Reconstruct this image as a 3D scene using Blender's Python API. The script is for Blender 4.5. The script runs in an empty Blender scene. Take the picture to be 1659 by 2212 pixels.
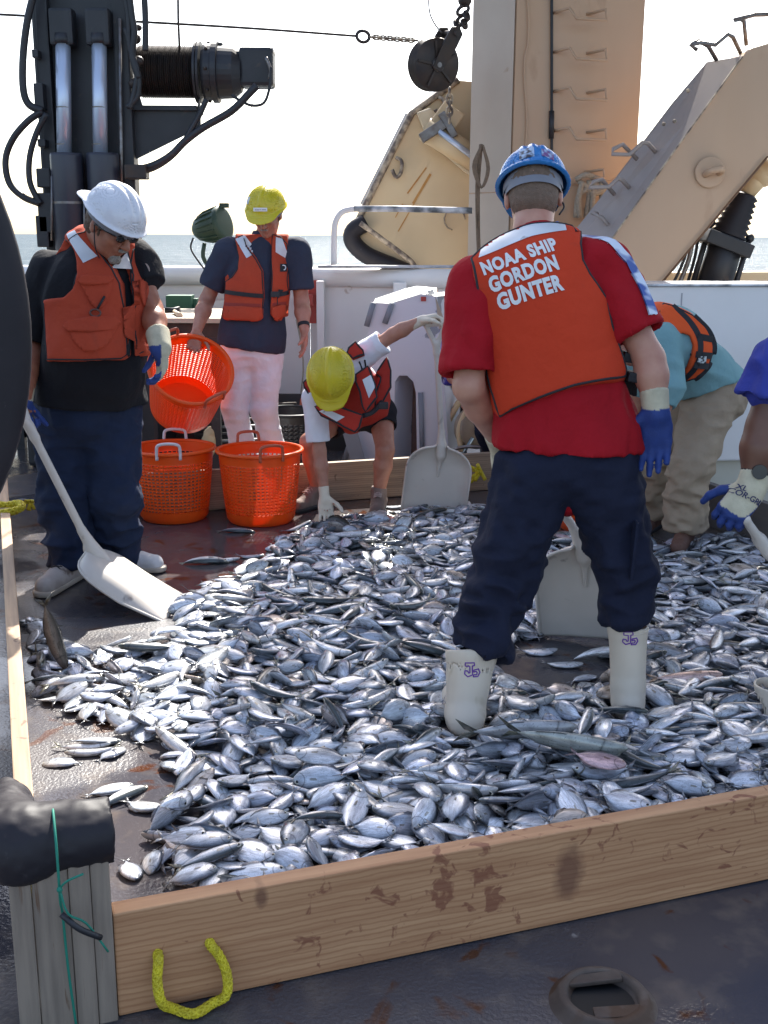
import bpy, bmesh, math, random
import numpy as np
from mathutils import Vector, Matrix, noise as mnoise
from mathutils.bvhtree import BVHTree
R = math.radians
rnd = random.Random(7)
SC = bpy.context.scene

# ------------------------------------------------------------------ camera, sky, sun, exposure
CAMZ, PITCH, ROLL, FPX = 1.55, R(13.82), R(0.27), 2427.0      # FPX: focal length in pixels of a 1659 x 2212 picture
_f = Vector((0, math.cos(PITCH), -math.sin(PITCH)))
_u0 = Vector((0, math.sin(PITCH), math.cos(PITCH)))
_r = Vector((1, 0, 0)) * math.cos(ROLL) + _u0 * math.sin(ROLL)
_u = _u0 * math.cos(ROLL) - Vector((1, 0, 0)) * math.sin(ROLL)
cam_d = bpy.data.cameras.new('camera'); cam = bpy.data.objects.new('camera', cam_d)
SC.collection.objects.link(cam); SC.camera = cam
cam_d.sensor_fit = 'VERTICAL'; cam_d.sensor_height = 36.0; cam_d.lens = 36.0 * FPX / 2212.0
cam_d.clip_start = 0.05; cam_d.clip_end = 60000
cam.matrix_world = Matrix(((_r.x, _u.x, -_f.x, 0), (_r.y, _u.y, -_f.y, 0), (_r.z, _u.z, -_f.z, CAMZ), (0, 0, 0, 1)))

SUN_EL, SUN_AZ = R(44), R(7.5)            # azimuth measured from +Y (ahead) towards +X
world = bpy.data.worlds.new('World'); SC.world = world; world.use_nodes = True
wn = world.node_tree.nodes; wl = world.node_tree.links
sky = wn.new('ShaderNodeTexSky'); sky.sky_type = 'NISHITA'; sky.sun_disc = False
sky.sun_elevation = SUN_EL; sky.sun_rotation = SUN_AZ; sky.air_density = 1.0; sky.dust_density = 2.2; sky.ozone_density = 1.0
hz = wn.new('ShaderNodeHueSaturation'); hz.inputs['Saturation'].default_value = .88      # milky, humid sky
wl.new(sky.outputs[0], hz.inputs['Color']); wl.new(hz.outputs[0], wn['Background'].inputs[0]); wn['Background'].inputs[1].default_value = 0.15
sd = bpy.data.lights.new('sun', 'SUN'); sd.energy = 5.0; sd.angle = R(0.5); sd.color = (1, .96, .88)
sun = bpy.data.objects.new('sun', sd); SC.collection.objects.link(sun)
_sv = Vector((math.sin(SUN_AZ) * math.cos(SUN_EL), math.cos(SUN_AZ) * math.cos(SUN_EL), math.sin(SUN_EL)))
sun.rotation_euler = _sv.to_track_quat('Z', 'Y').to_euler()
SC.view_settings.view_transform = 'Standard'; SC.view_settings.look = 'None'
SC.view_settings.gamma = 1.0; SC.view_settings.exposure = 1.3

# ------------------------------------------------------------------ measured points: picture pixel -> place in the world
def ray(x, y):
    return (_r * ((x - 829.5) / FPX) + _u * ((1106 - y) / FPX) + _f)
def at(x, y, Y):
    d = ray(x, y); return Vector((0, 0, CAMZ)) + d * (Y / d.y)
def gp(x, y, z=0.0):
    d = ray(x, y); return Vector((0, 0, CAMZ)) + d * ((z - CAMZ) / d.z)
def V(*a): return Vector(a)
def np3(v): return np.array((v[0], v[1], v[2]), float)

# ------------------------------------------------------------------ materials
_M = {}
def mat(name, c=(.5, .5, .5), rough=.5, metal=0, c2=None, scale=8, amt=.5, bump=0, bscale=60, stain=None, st_scale=3, st_thr=.62,
        rvar=0, spec=.5, trans=0, stretch=(1, 1, 1), attr=False, sss=0, coat=0, sharp=.08, detail=6):
    if name in _M: return _M[name]
    m = bpy.data.materials.new(name); m.use_nodes = True; nt = m.node_tree; N, L = nt.nodes, nt.links
    b = N['Principled BSDF']; b.inputs['Roughness'].default_value = rough; b.inputs['Metallic'].default_value = metal
    b.inputs['Specular IOR Level'].default_value = spec
    if coat: b.inputs['Coat Weight'].default_value = coat; b.inputs['Coat Roughness'].default_value = .08
    tc = N.new('ShaderNodeTexCoord'); mp = N.new('ShaderNodeMapping'); mp.inputs['Scale'].default_value = stretch
    L.new(tc.outputs['Object'], mp.inputs[0])
    def noise(s, det=detail, dist=0):
        n = N.new('ShaderNodeTexNoise'); n.inputs['Scale'].default_value = s; n.inputs['Detail'].default_value = det
        n.inputs['Distortion'].default_value = dist; L.new(mp.outputs[0], n.inputs['Vector']); return n.outputs['Fac']
    def mix(f, a, bb):
        x = N.new('ShaderNodeMix'); x.data_type = 'RGBA'
        if isinstance(f, float): x.inputs[0].default_value = f
        else: L.new(f, x.inputs[0])
        for i, q in ((6, a), (7, bb)):
            if isinstance(q, tuple): x.inputs[i].default_value = (*q, 1)
            else: L.new(q, x.inputs[i])
        return x.outputs[2]
    def mr(v, a, bb, c_=0, d=1):
        x = N.new('ShaderNodeMapRange'); L.new(v, x.inputs[0])
        for i, q in enumerate((a, bb, c_, d)): x.inputs[i + 1].default_value = q
        return x.outputs[0]
    col = tuple(c)
    if attr:
        a = N.new('ShaderNodeVertexColor'); a.layer_name = 'col'; col = a.outputs[0]
        if c2 is None and amt:
            dk = mix(1.0, col, col); h = N.new('ShaderNodeHueSaturation'); L.new(col, h.inputs['Color'])
            L.new(mr(noise(scale), .3, .7, 1 - amt, 1 + amt), h.inputs['Value']); col = h.outputs[0]
    if c2 is not None: col = mix(mr(noise(scale), .5 - .25 / max(amt, .01) * .5, .5 + .25 / max(amt, .01) * .5), col, tuple(c2))
    if stain is not None: 
        sf = mr(noise(st_scale, 8, .4), st_thr, st_thr + sharp); col = mix(sf, col, tuple(stain))
    if isinstance(col, tuple): b.inputs['Base Color'].default_value = (*col, 1)
    else: L.new(col, b.inputs['Base Color'])
    if rvar: L.new(mr(noise(scale * 1.7), .35, .65, max(rough - rvar, .02), min(rough + rvar, 1)), b.inputs['Roughness'])
    if bump:
        bp = N.new('ShaderNodeBump'); bp.inputs['Strength'].default_value = min(bump, 1); bp.inputs['Distance'].default_value = .02 * bump
        L.new(noise(bscale, 5), bp.inputs['Height']); L.new(bp.outputs[0], b.inputs['Normal'])
    if sss: b.inputs['Subsurface Weight'].default_value = sss; b.inputs['Subsurface Radius'].default_value = (.02, .008, .004); b.inputs['Subsurface Scale'].default_value = .5
    if trans:
        t = N.new('ShaderNodeBsdfTranslucent'); ms = N.new('ShaderNodeMixShader'); ms.inputs[0].default_value = trans
        if isinstance(col, tuple): t.inputs[0].default_value = (*col, 1)
        else: L.new(col, t.inputs[0])
        L.new(b.outputs[0], ms.inputs[1]); L.new(t.outputs[0], ms.inputs[2]); L.new(ms.outputs[0], N['Material Output'].inputs[0])
    _M[name] = m; m['_h'] = 1
    return m

# ------------------------------------------------------------------ objects, things, parts
def _props(o, label, cat, group, kind):
    if label: o['label'] = label
    if cat: o['category'] = cat
    if group: o['group'] = group
    if kind: o['kind'] = kind
def thing(name, label, cat, loc=(0, 0, 0), group=None):
    o = bpy.data.objects.new(name, None); SC.collection.objects.link(o); o.location = loc
    o.empty_display_size = .1; _props(o, label, cat, group, None); return o
def link(name, me, m, parent=None, label=None, cat=None, group=None, kind=None, local=False):
    """mesh in world coordinates (or in its parent's own space when local)"""
    o = bpy.data.objects.new(name, me); SC.collection.objects.link(o)
    if m is not None: me.materials.append(m)
    if parent is not None:
        o.parent = parent
        if not local:
            q, off = parent, Vector((0, 0, 0))
            while q is not None: off += q.location; q = q.parent
            me.transform(Matrix.Translation(-off))
    _props(o, label, cat, group, kind); return o
def copy_tree(o, parent=None):
    c = o.copy(); SC.collection.objects.link(c); c.parent = parent
    for ch in list(o.children): copy_tree(ch, c)
    return c

def frame_from(d, up=(0, 0, 1)):
    d = Vector(d).normalized(); up = Vector(up)
    if abs(d.dot(up.normalized())) > .98: up = Vector((1, 0, 0)) if abs(d.x) < .9 else Vector((0, 1, 0))
    x = up.cross(d).normalized(); y = d.cross(x).normalized()
    return x, y, d

class MB:
    def __init__(s): s.v = []; s.f = []; s.sm = []
    def add(s, vs, fs, smooth=False):
        n = len(s.v); s.v += [tuple(p) for p in vs]; s.f += [tuple(i + n for i in f) for f in fs]; s.sm += [smooth] * len(fs); return s
    def box(s, c, size, X=(1, 0, 0), Y=(0, 1, 0), Z=None, taper=1.0):
        c = Vector(c); X = Vector(X).normalized(); Y = Vector(Y).normalized(); Z = X.cross(Y) if Z is None else Vector(Z).normalized()
        a, b, h = size[0] / 2, size[1] / 2, size[2] / 2; vs = []
        for k in (-1, 1):
            t = taper if k > 0 else 1
            for i, j in ((-1, -1), (1, -1), (1, 1), (-1, 1)): vs.append(c + X * a * i * t + Y * b * j * t + Z * h * k)
        return s.add(vs, [(3, 2, 1, 0), (4, 5, 6, 7), (0, 1, 5, 4), (1, 2, 6, 5), (2, 3, 7, 6), (3, 0, 4, 7)])
    def tube(s, pts, r, n=10, closed=False, smooth=True, caps=True):
        pts = [Vector(p) for p in pts]; m = len(pts); rs = r if isinstance(r, (list, tuple)) else [r] * m
        vs, fs = [], []; px = None
        for i, p in enumerate(pts):
            a = pts[(i - 1) % m] if (closed or i > 0) else p; b = pts[(i + 1) % m] if (closed or i < m - 1) else p
            d = (b - a); d = d.normalized() if d.length > 1e-9 else Vector((0, 0, 1))
            if px is None: x, y, _ = frame_from(d)
            else: x = (px - d * px.dot(d)).normalized(); y = d.cross(x)
            px = x
            for k in range(n):
                t = 2 * math.pi * k / n; vs.append(p + (x * math.cos(t) + y * math.sin(t)) * rs[i])
        for i in range(m if closed else m - 1):
            j = (i + 1) % m
            for k in range(n): fs.append((i * n + k, i * n + (k + 1) % n, j * n + (k + 1) % n, j * n + k))
        s.add(vs, fs, smooth)
        if caps and not closed: s.add(vs[:n][::-1] + vs[-n:], [tuple(range(n)), tuple(range(n, 2 * n))], False)
        return s
    def lathe(s, prof, c, axis=(0, 0, 1), n=32, smooth=True, a0=0, a1=2 * math.pi):
        """prof: [(r, h)...] ring radii and heights along axis"""
        x, y, d = frame_from(axis); c = Vector(c); full = abs(a1 - a0 - 2 * math.pi) < 1e-6; vs, fs = [], []; nn = n if full else n + 1
        for r_, h in prof:
            for k in range(nn):
                t = a0 + (a1 - a0) * k / n; vs.append(c + d * h + (x * math.cos(t) + y * math.sin(t)) * r_)
        for i in range(len(prof) - 1):
            for k in range(n):
                k2 = (k + 1) % nn; fs.append((i * nn + k, i * nn + k2, (i + 1) * nn + k2, (i + 1) * nn + k))
        return s.add(vs, fs, smooth)
    def prism(s, poly, O, X, Y, depth, both=True):
        """polygon (2D in frame O,X,Y) extruded along X x Y by depth (centred when both)"""
        O = Vector(O); X = Vector(X); Y = Vector(Y); Z = X.cross(Y).normalized(); n = len(poly)
        d0, d1 = (-depth / 2, depth / 2) if both else (0, depth)
        area = sum(poly[i][0] * poly[(i + 1) % n][1] - poly[(i + 1) % n][0] * poly[i][1] for i in range(n))
        if area < 0: poly = poly[::-1]
        a = [O + X * p[0] + Y * p[1] + Z * d0 for p in poly]; b = [O + X * p[0] + Y * p[1] + Z * d1 for p in poly]
        return s.add(a + b, [tuple(range(n))[::-1], tuple(range(n, 2 * n))] + [(i, (i + 1) % n, n + (i + 1) % n, n + i) for i in range(n)])
    def poly3(s, pts, depth_vec):
        """planar world polygon extruded by a vector"""
        pts = [Vector(p) for p in pts]; dv = Vector(depth_vec); n = len(pts)
        nrm = Vector((0, 0, 0))
        for i in range(n): nrm += pts[i].cross(pts[(i + 1) % n])
        if nrm.dot(dv) < 0: pts = pts[::-1]
        b = [p + dv for p in pts]
        return s.add(pts + b, [tuple(range(n))[::-1], tuple(range(n, 2 * n))] + [(i, (i + 1) % n, n + (i + 1) % n, n + i) for i in range(n)])
    def sphere(s, c, r, nu=16, nv=10, X=(1, 0, 0), Y=(0, 1, 0), Z=(0, 0, 1)):
        r = (r, r, r) if not isinstance(r, (tuple, list)) else r; c = Vector(c); X, Y, Z = Vector(X), Vector(Y), Vector(Z); vs, fs = [], []
        for i in range(nv + 1):
            ph = math.pi * i / nv
            for k in range(nu):
                t = 2 * math.pi * k / nu
                vs.append(c + X * (r[0] * math.sin(ph) * math.cos(t)) + Y * (r[1] * math.sin(ph) * math.sin(t)) + Z * (r[2] * math.cos(ph)))
        for i in range(nv):
            for k in range(nu): fs.append((i * nu + (k + 1) % nu, i * nu + k, (i + 1) * nu + k, (i + 1) * nu + (k + 1) % nu)[::-1])
        return s.add(vs, fs, True)
    def mesh(s, name='m', bevel=0, sub=0, disp=None):
        me = bpy.data.meshes.new(name); me.from_pydata([tuple(p) for p in s.v], [], s.f)
        me.polygons.foreach_set('use_smooth', s.sm)
        bm = bmesh.new(); bm.from_mesh(me); bmesh.ops.remove_doubles(bm, verts=bm.verts, dist=1e-5)
        if bevel:
            es = [e for e in bm.edges if len(e.link_faces) == 2 and e.calc_face_angle(0) > .6 and not (e.link_faces[0].smooth and e.link_faces[1].smooth)]
            bmesh.ops.bevel(bm, geom=es, offset=bevel, segments=2, profile=.6, affect='EDGES', clamp_overlap=True)
        bmesh.ops.recalc_face_normals(bm, faces=bm.faces)
        bm.to_mesh(me); bm.free(); return me
    def build(s, name, m, parent=None, bevel=0, **k): return link(name, s.mesh(name, bevel), m, parent, **k)

def bez(*pts, n=16):
    """smooth curve through the points (Catmull-Rom)"""
    P = [Vector(p) for p in pts]; P = [P[0] * 2 - P[1]] + P + [P[-1] * 2 - P[-2]]; out = []
    seg = len(P) - 3; per = max(2, n // seg)
    for i in range(seg):
        a, b, c, d = P[i:i + 4]
        for k in range(per):
            t = k / per; out.append(.5 * ((2 * b) + (c - a) * t + (2 * a - 5 * b + 4 * c - d) * t * t + (3 * b - a - 3 * c + d) * t ** 3))
    out.append(P[-2]); return out

# ------------------------------------------------------------------ numpy noise
_rs = np.random.RandomState(11); _LAT = _rs.rand(64, 64, 64).astype(np.float32) * 2 - 1
def vnoise(P):
    P = np.asarray(P, float); i = np.floor(P).astype(int); f = P - i; f = f * f * (3 - 2 * f); out = 0
    for a in (0, 1):
        for b in (0, 1):
            for c in (0, 1):
                w = (f[:, 0] if a else 1 - f[:, 0]) * (f[:, 1] if b else 1 - f[:, 1]) * (f[:, 2] if c else 1 - f[:, 2])
                out = out + w * _LAT[(i[:, 0] + a) & 63, (i[:, 1] + b) & 63, (i[:, 2] + c) & 63]
    return out

# ------------------------------------------------------------------ solids from blended distance fields (bodies, clothes, hats)
class SDF:
    """blend of tapered limbs and ellipsoids, meshed as ONE continuous surface"""
    def __init__(s, h=.006): s.ops = []; s.h = h; s.post = []
    def sleeve(s, a, b, ra, rb, k=.02, wall=.010):
        """tapered tube, cut square at b and hollowed there"""
        s.ops.append(('c', np3(a), np3(b), ra, rb, k, None, wall)); return s
    def cone(s, a, b, ra, rb, k=.02, flat=None, sub=False):
        s.ops.append(('c', np3(a), np3(b), ra, rb, k, None if flat is None else (np3(Vector(flat[0]).normalized()), flat[1]), sub)); return s
    def ell(s, c, r, X=(1, 0, 0), Y=(0, 1, 0), Z=(0, 0, 1), k=.02, sub=False):
        r = (r, r, r) if not isinstance(r, (tuple, list)) else r
        s.ops.append(('e', np3(c), np.array([np3(X), np3(Y), np3(Z)]), np.array(r, float), k, sub)); return s
    def box(s, c, r, X=(1, 0, 0), Y=(0, 1, 0), Z=(0, 0, 1), rd=.01, k=.01, sub=False):
        s.ops.append(('b', np3(c), np.array([np3(X), np3(Y), np3(Z)]), np.array(r, float), rd, k, sub)); return s
    def cut(s, p, n):
        """remove everything on the side the normal points to"""
        s.post.append(('plane', np3(p), np3(Vector(n).normalized()))); return s
    def fn(s, f): s.post.append(('fn', f)); return s
    def bounds(s, o):
        if o[0] == 'c':
            r = max(o[3], o[4]); q = 1 if o[6] is None else max(1, o[6][1]); r = r * q
            return np.minimum(o[1], o[2]) - r, np.maximum(o[1], o[2]) + r
        e = np.abs(o[2] * o[3][:, None]).sum(0); 
        return o[1] - e, o[1] + e
    def eval(s):
        lo = np.min([s.bounds(o)[0] for o in s.ops if o[-1] is not True], 0) - .02; hi = np.max([s.bounds(o)[1] for o in s.ops if o[-1] is not True], 0) + .02
        h = s.h; n = np.ceil((hi - lo) / h).astype(int) + 1; D = np.full(n, .2, np.float32)
        ax = [lo[i] + np.arange(n[i]) * h for i in range(3)]
        for o in s.ops:
            kk = o[5] if o[0] == 'c' else (o[4] if o[0] == 'e' else o[5]); m = max(.025, kk * 1.2)
            a, b = s.bounds(o); ia = np.clip(((a - m - lo) / h).astype(int), 0, n - 1); ib = np.clip(((b + m - lo) / h).astype(int) + 2, 1, n)
            if (ib <= ia).any(): continue
            sl = tuple(slice(ia[i], ib[i]) for i in range(3))
            X, Y, Z = np.meshgrid(ax[0][sl[0]], ax[1][sl[1]], ax[2][sl[2]], indexing='ij')
            P = np.stack((X, Y, Z), -1)
            if o[0] == 'c':
                A, B, ra, rb, _, fl, sub = o[1:]; u = B - A; L2 = max(u @ u, 1e-9); q = P - A; t = np.clip(q @ u / L2, 0, 1)
                q = q - t[..., None] * u; rr = ra + (rb - ra) * t
                if fl is not None:
                    nn, kf = fl; c = q @ nn; q = q + (c * (1 / kf - 1))[..., None] * nn; d = (np.sqrt((q * q).sum(-1)) - rr) * min(kf, 1)
                else: d = np.sqrt((q * q).sum(-1)) - rr
                if sub is not False and sub is not True:
                    w_, sub = sub, False; ax_ = u / math.sqrt(L2); qq = P - B; tt = qq @ ax_; rad = np.sqrt(np.maximum((qq * qq).sum(-1) - tt * tt, 0))
                    d = np.maximum(d, tt); d = np.maximum(d, -np.maximum(rad - (rb - w_), -tt - .05))
            elif o[0] == 'e':
                q = (P - o[1]) @ o[2].T; rr = o[3]; k0 = np.sqrt(((q / rr) ** 2).sum(-1)); k1 = np.sqrt(((q / rr ** 2) ** 2).sum(-1))
                d = k0 * (k0 - 1) / np.maximum(k1, 1e-6); sub = o[5]
            else:
                q = np.abs((P - o[1]) @ o[2].T) - (o[3] - o[4]); d = np.sqrt((np.maximum(q, 0) ** 2).sum(-1)) + np.minimum(q.max(-1), 0) - o[4]; sub = o[6]
            g = D[sl]
            if sub:
                d = -d; hh = np.maximum(kk - np.abs(g - d), 0) / max(kk, 1e-6); D[sl] = np.maximum(g, d) + hh * hh * kk * .25
            else:
                hh = np.maximum(kk - np.abs(g - d), 0) / max(kk, 1e-6); D[sl] = np.minimum(g, d) - hh * hh * kk * .25
        for p in s.post:
            if p[0] == 'plane':
                _, c, nn = p
                pl = ((ax[0] - c[0]) * nn[0])[:, None, None] + ((ax[1] - c[1]) * nn[1])[None, :, None] + ((ax[2] - c[2]) * nn[2])[None, None, :]
                D = np.maximum(D, pl.astype(np.float32))
            else:
                idx = np.nonzero(np.abs(D) < .08); P = np.stack([ax[i][idx[i]] for i in range(3)], -1)
                D[idx] = p[1](P, D[idx])
        D[0] = D[-1] = .1; D[:, 0] = D[:, -1] = .1; D[:, :, 0] = D[:, :, -1] = .1
        return D, lo, h
    def verts(s):
        D, lo, h = s.eval(); S = D < 0; n = D.shape
        c = np.zeros(tuple(x - 1 for x in n), np.int8); offs = [(a, b, d) for a in (0, 1) for b in (0, 1) for d in (0, 1)]
        for a, b, d in offs: c += S[a:n[0] - 1 + a, b:n[1] - 1 + b, d:n[2] - 1 + d]
        act = (c > 0) & (c < 8); I = np.stack(np.nonzero(act), -1); ids = np.full(c.shape, -1, np.int32); ids[act] = np.arange(len(I))
        pos = np.zeros((len(I), 3)); cnt = np.zeros(len(I))
        for a, b, d in offs:
            for axx in range(3):
                o = (a, b, d)
                if o[axx]: continue
                o2 = list(o); o2[axx] = 1
                d0 = D[I[:, 0] + a, I[:, 1] + b, I[:, 2] + d]; d1 = D[I[:, 0] + o2[0], I[:, 1] + o2[1], I[:, 2] + o2[2]]
                m = (d0 < 0) != (d1 < 0); t = np.where(m, d0 / np.where(m, d0 - d1, 1), 0)
                q = I + np.array(o); q = q.astype(float); q[:, axx] += t; pos[m] += q[m]; cnt[m] += 1
        pos = pos / np.maximum(cnt, 1)[:, None]; Vv = lo + pos * h; F = []
        for axx in range(3):
            sa = [slice(None)] * 3; sb = [slice(None)] * 3; sa[axx] = slice(0, n[axx] - 1); sb[axx] = slice(1, n[axx])
            A, B = S[tuple(sa)], S[tuple(sb)]; e = np.stack(np.nonzero(A != B), -1); neg = A[tuple(e.T)]
            o1, o2 = [(1, 2), (2, 0), (0, 1)][axx]
            ok = (e[:, o1] > 0) & (e[:, o2] > 0) & (e[:, o1] < n[o1] - 1) & (e[:, o2] < n[o2] - 1); e = e[ok]; neg = neg[ok]
            def idf(d1, d2):
                q = e.copy(); q[:, o1] -= d1; q[:, o2] -= d2; return ids[q[:, 0], q[:, 1], q[:, 2]]
            Q = np.stack((idf(1, 1), idf(0, 1), idf(0, 0), idf(1, 0)), -1); Q[~neg] = Q[~neg][:, ::-1]; F.append(Q)
        F = np.concatenate(F); F = F[(F >= 0).all(1)]
        return Vv, F
    def build(s, name, m, parent=None, disp=None, color=None, smooth_it=1, **k):
        Vv, F = s.verts()
        for _ in range(smooth_it):
            acc = np.zeros_like(Vv); ct = np.zeros(len(Vv))
            for i in range(4):
                np.add.at(acc, F[:, i], Vv[F[:, (i + 1) % 4]] + Vv[F[:, (i + 3) % 4]]); np.add.at(ct, F[:, i], 2)
            Vv = Vv * .5 + .5 * acc / np.maximum(ct, 1)[:, None]
        if disp is not None:
            nr = normals(Vv, F); Vv = Vv + nr * disp(Vv)[:, None]
        me = npmesh(name, Vv, F)
        if color is not None: setcol(me, color(Vv))
        s.V, s.F = Vv, F
        return link(name, me, m, parent, **k)
def normals(Vv, F):
    a, b, c, d = (Vv[F[:, i]] for i in range(4)); fn = np.cross(c - a, d - b); nr = np.zeros_like(Vv)
    for i in range(4): np.add.at(nr, F[:, i], fn)
    return nr / np.maximum(np.linalg.norm(nr, axis=1), 1e-9)[:, None]
def npmesh(name, Vv, F, smooth=True):
    me = bpy.data.meshes.new(name); me.vertices.add(len(Vv)); me.vertices.foreach_set('co', np.asarray(Vv, np.float32).ravel())
    k = F.shape[1]; me.loops.add(F.size); me.loops.foreach_set('vertex_index', F.astype(np.int32).ravel())
    me.polygons.add(len(F)); me.polygons.foreach_set('loop_start', np.arange(0, F.size, k, dtype=np.int32))
    me.polygons.foreach_set('use_smooth', np.full(len(F), smooth)); me.update(calc_edges=True); return me
def setcol(me, C):
    a = me.color_attributes.new('col', 'FLOAT_COLOR', 'POINT'); C = np.concatenate((np.asarray(C, np.float32), np.ones((len(C), 1), np.float32)), 1)
    a.data.foreach_set('color', C.ravel())
def bvh_of(*sdfs):
    vs, fs, n = [], [], 0
    for s in sdfs:
        vs += [Vector(p) for p in s.V]; fs += [tuple(int(i) + n for i in f) for f in s.F]; n = len(vs)
    return BVHTree.FromPolygons(vs, fs)
def decal(name, outline, O, X, Y, tree, m, parent, off=.003, step=.012, thick=.0, label=None):
    """flat 2D outline (frame O,X,Y) laid onto a surface found along -X x Y, cut fine enough to follow it"""
    O, X, Y = Vector(O), Vector(X).normalized(), Vector(Y).normalized(); Z = X.cross(Y)
    bm = bmesh.new(); 
    if isinstance(outline, bpy.types.Mesh): bm.from_mesh(outline)
    else:
        bm.faces.new([bm.verts.new((p[0], p[1], 0)) for p in outline])
    xs = [v.co.x for v in bm.verts]; ys = [v.co.y for v in bm.verts]
    for axn, lo_, hi_ in ((0, min(xs), max(xs)), (1, min(ys), max(ys))):
        t = lo_ + step
        while t < hi_:
            pc = Vector((t, 0, 0)) if axn == 0 else Vector((0, t, 0)); pn = Vector((1, 0, 0)) if axn == 0 else Vector((0, 1, 0))
            bmesh.ops.bisect_plane(bm, geom=bm.verts[:] + bm.edges[:] + bm.faces[:], plane_co=pc, plane_no=pn); t += step
    for v in bm.verts:
        p = O + X * v.co.x + Y * v.co.y
        hit, nrm, _, _ = tree.ray_cast(p + Z * .5, -Z, 1.5)
        if hit is None:
            hit, nrm, _, _ = tree.find_nearest(p)
        v.co = hit + Z * off
    for f in bm.faces: f.smooth = True
    bmesh.ops.recalc_face_normals(bm, faces=bm.faces)
    if bm.faces and sum((f.normal.dot(Z) for f in bm.faces)) < 0: bmesh.ops.reverse_faces(bm, faces=bm.faces)
    if thick:
        be = [e for e in bm.edges if len(e.link_faces) == 1]
        r_ = bmesh.ops.extrude_edge_only(bm, edges=be)
        for v in r_['geom']:
            if isinstance(v, bmesh.types.BMVert): v.co -= Z * (thick + off)
    me = bpy.data.meshes.new(name); bm.to_mesh(me); bm.free()
    return link(name, me, m, parent, label=label)
def trace(pts, tree, Z, off=.002, n=None):
    """polyline laid on a surface along -Z"""
    Z = Vector(Z).normalized(); out = []
    for p in pts:
        hit, _, _, _ = tree.ray_cast(Vector(p) + Z * .5, -Z, 1.5)
        if hit is None: hit, _, _, _ = tree.find_nearest(Vector(p))
        out.append(hit + Z * off)
    return out
def text_mesh(txt, size=1, off=0, sx=1.0, shear=0, space=1.0, align='LEFT'):
    c = bpy.data.curves.new('t', 'FONT'); c.body = txt; c.size = size; c.offset = off; c.shear = shear; c.space_character = space; c.align_x = align; c.resolution_u = 3
    o = bpy.data.objects.new('t', c); SC.collection.objects.link(o); dg = bpy.context.evaluated_depsgraph_get()
    me = bpy.data.meshes.new_from_object(o.evaluated_get(dg)); me = me.copy(); bpy.data.objects.remove(o); me.transform(Matrix.Scale(sx, 4, (1, 0, 0))); return me
# ------------------------------------------------------------------ shared materials
WHITE = mat('white_paint', (.80, .765, .75), .45, c2=(.72, .685, .67), scale=2.5, amt=.5, bump=.06, bscale=25, stain=(.32, .2, .12), st_scale=5, st_thr=.69, rvar=.1)
TAN = mat('tan_paint', (.45, .295, .19), .5, c2=(.51, .345, .225), scale=1.6, amt=.6, bump=.08, bscale=14, stain=(.28, .15, .075), st_scale=4, st_thr=.60, sharp=.2, rvar=.1, stretch=(1, 1, .3))
TANPALE = mat('pale_tan_paint', (.66, .50, .30), .5, c2=(.58, .42, .24), scale=2, amt=.6, bump=.08, bscale=14, stain=(.40, .19, .05), st_scale=3.2, st_thr=.62, sharp=.12)
GREYTAN = mat('grey_tan_paint', (.34, .28, .25), .5, c2=(.27, .23, .22), scale=3, bump=.08, bscale=14, stain=(.2, .08, .04), st_scale=5, st_thr=.66)
RUSTEDGE = mat('rusted_edge', (.12, .09, .075), .75, c2=(.45, .36, .26), scale=16, amt=1.2, bump=.3, bscale=30)
BLACKM = mat('black_machine_paint', (.008, .009, .012), .5, c2=(.022, .022, .028), scale=6, bump=.1, bscale=20, stain=(.05, .035, .03), st_scale=9, st_thr=.66)
NAVYM = mat('dark_blue_grey_paint', (.035, .038, .055), .4, c2=(.025, .026, .036), scale=5, bump=.06, bscale=20, stain=(.10, .06, .04), st_scale=6, st_thr=.66)
RUBBER = mat('black_rubber', (.014, .012, .016), .55, c2=(.022, .019, .024), scale=5, bump=.12, bscale=35, stain=(.05, .045, .05), st_scale=26, st_thr=.70, spec=.3)
CHROME = mat('chromed_rod', (.50, .56, .68), .34, .55, stain=(.25, .13, .06), st_scale=30, st_thr=.73, stretch=(1, 1, .3))
STEEL = mat('dull_steel', (.25, .25, .26), .45, .8, c2=(.14, .11, .09), scale=20, bump=.15)
DARKST = mat('dark_greased_steel', (.028, .026, .028), .5, .4, c2=(.06, .04, .03), scale=14, bump=.25, bscale=50)
ROPE = mat('pale_rope', (.42, .36, .28), .85, c2=(.30, .25, .19), scale=60, bump=.5, bscale=160)
YROPE = mat('yellow_rope', (.72, .60, .02), .6, c2=(.50, .40, .02), scale=55, amt=.8, bump=.6, bscale=170)
GREENP = mat('green_paint', (.02, .12, .07), .5, c2=(.015, .09, .05), bump=.1)
REDP = mat('red_paint', (.42, .045, .03), .5, c2=(.33, .04, .03), bump=.1, stain=(.2, .1, .08), st_thr=.68)

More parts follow.
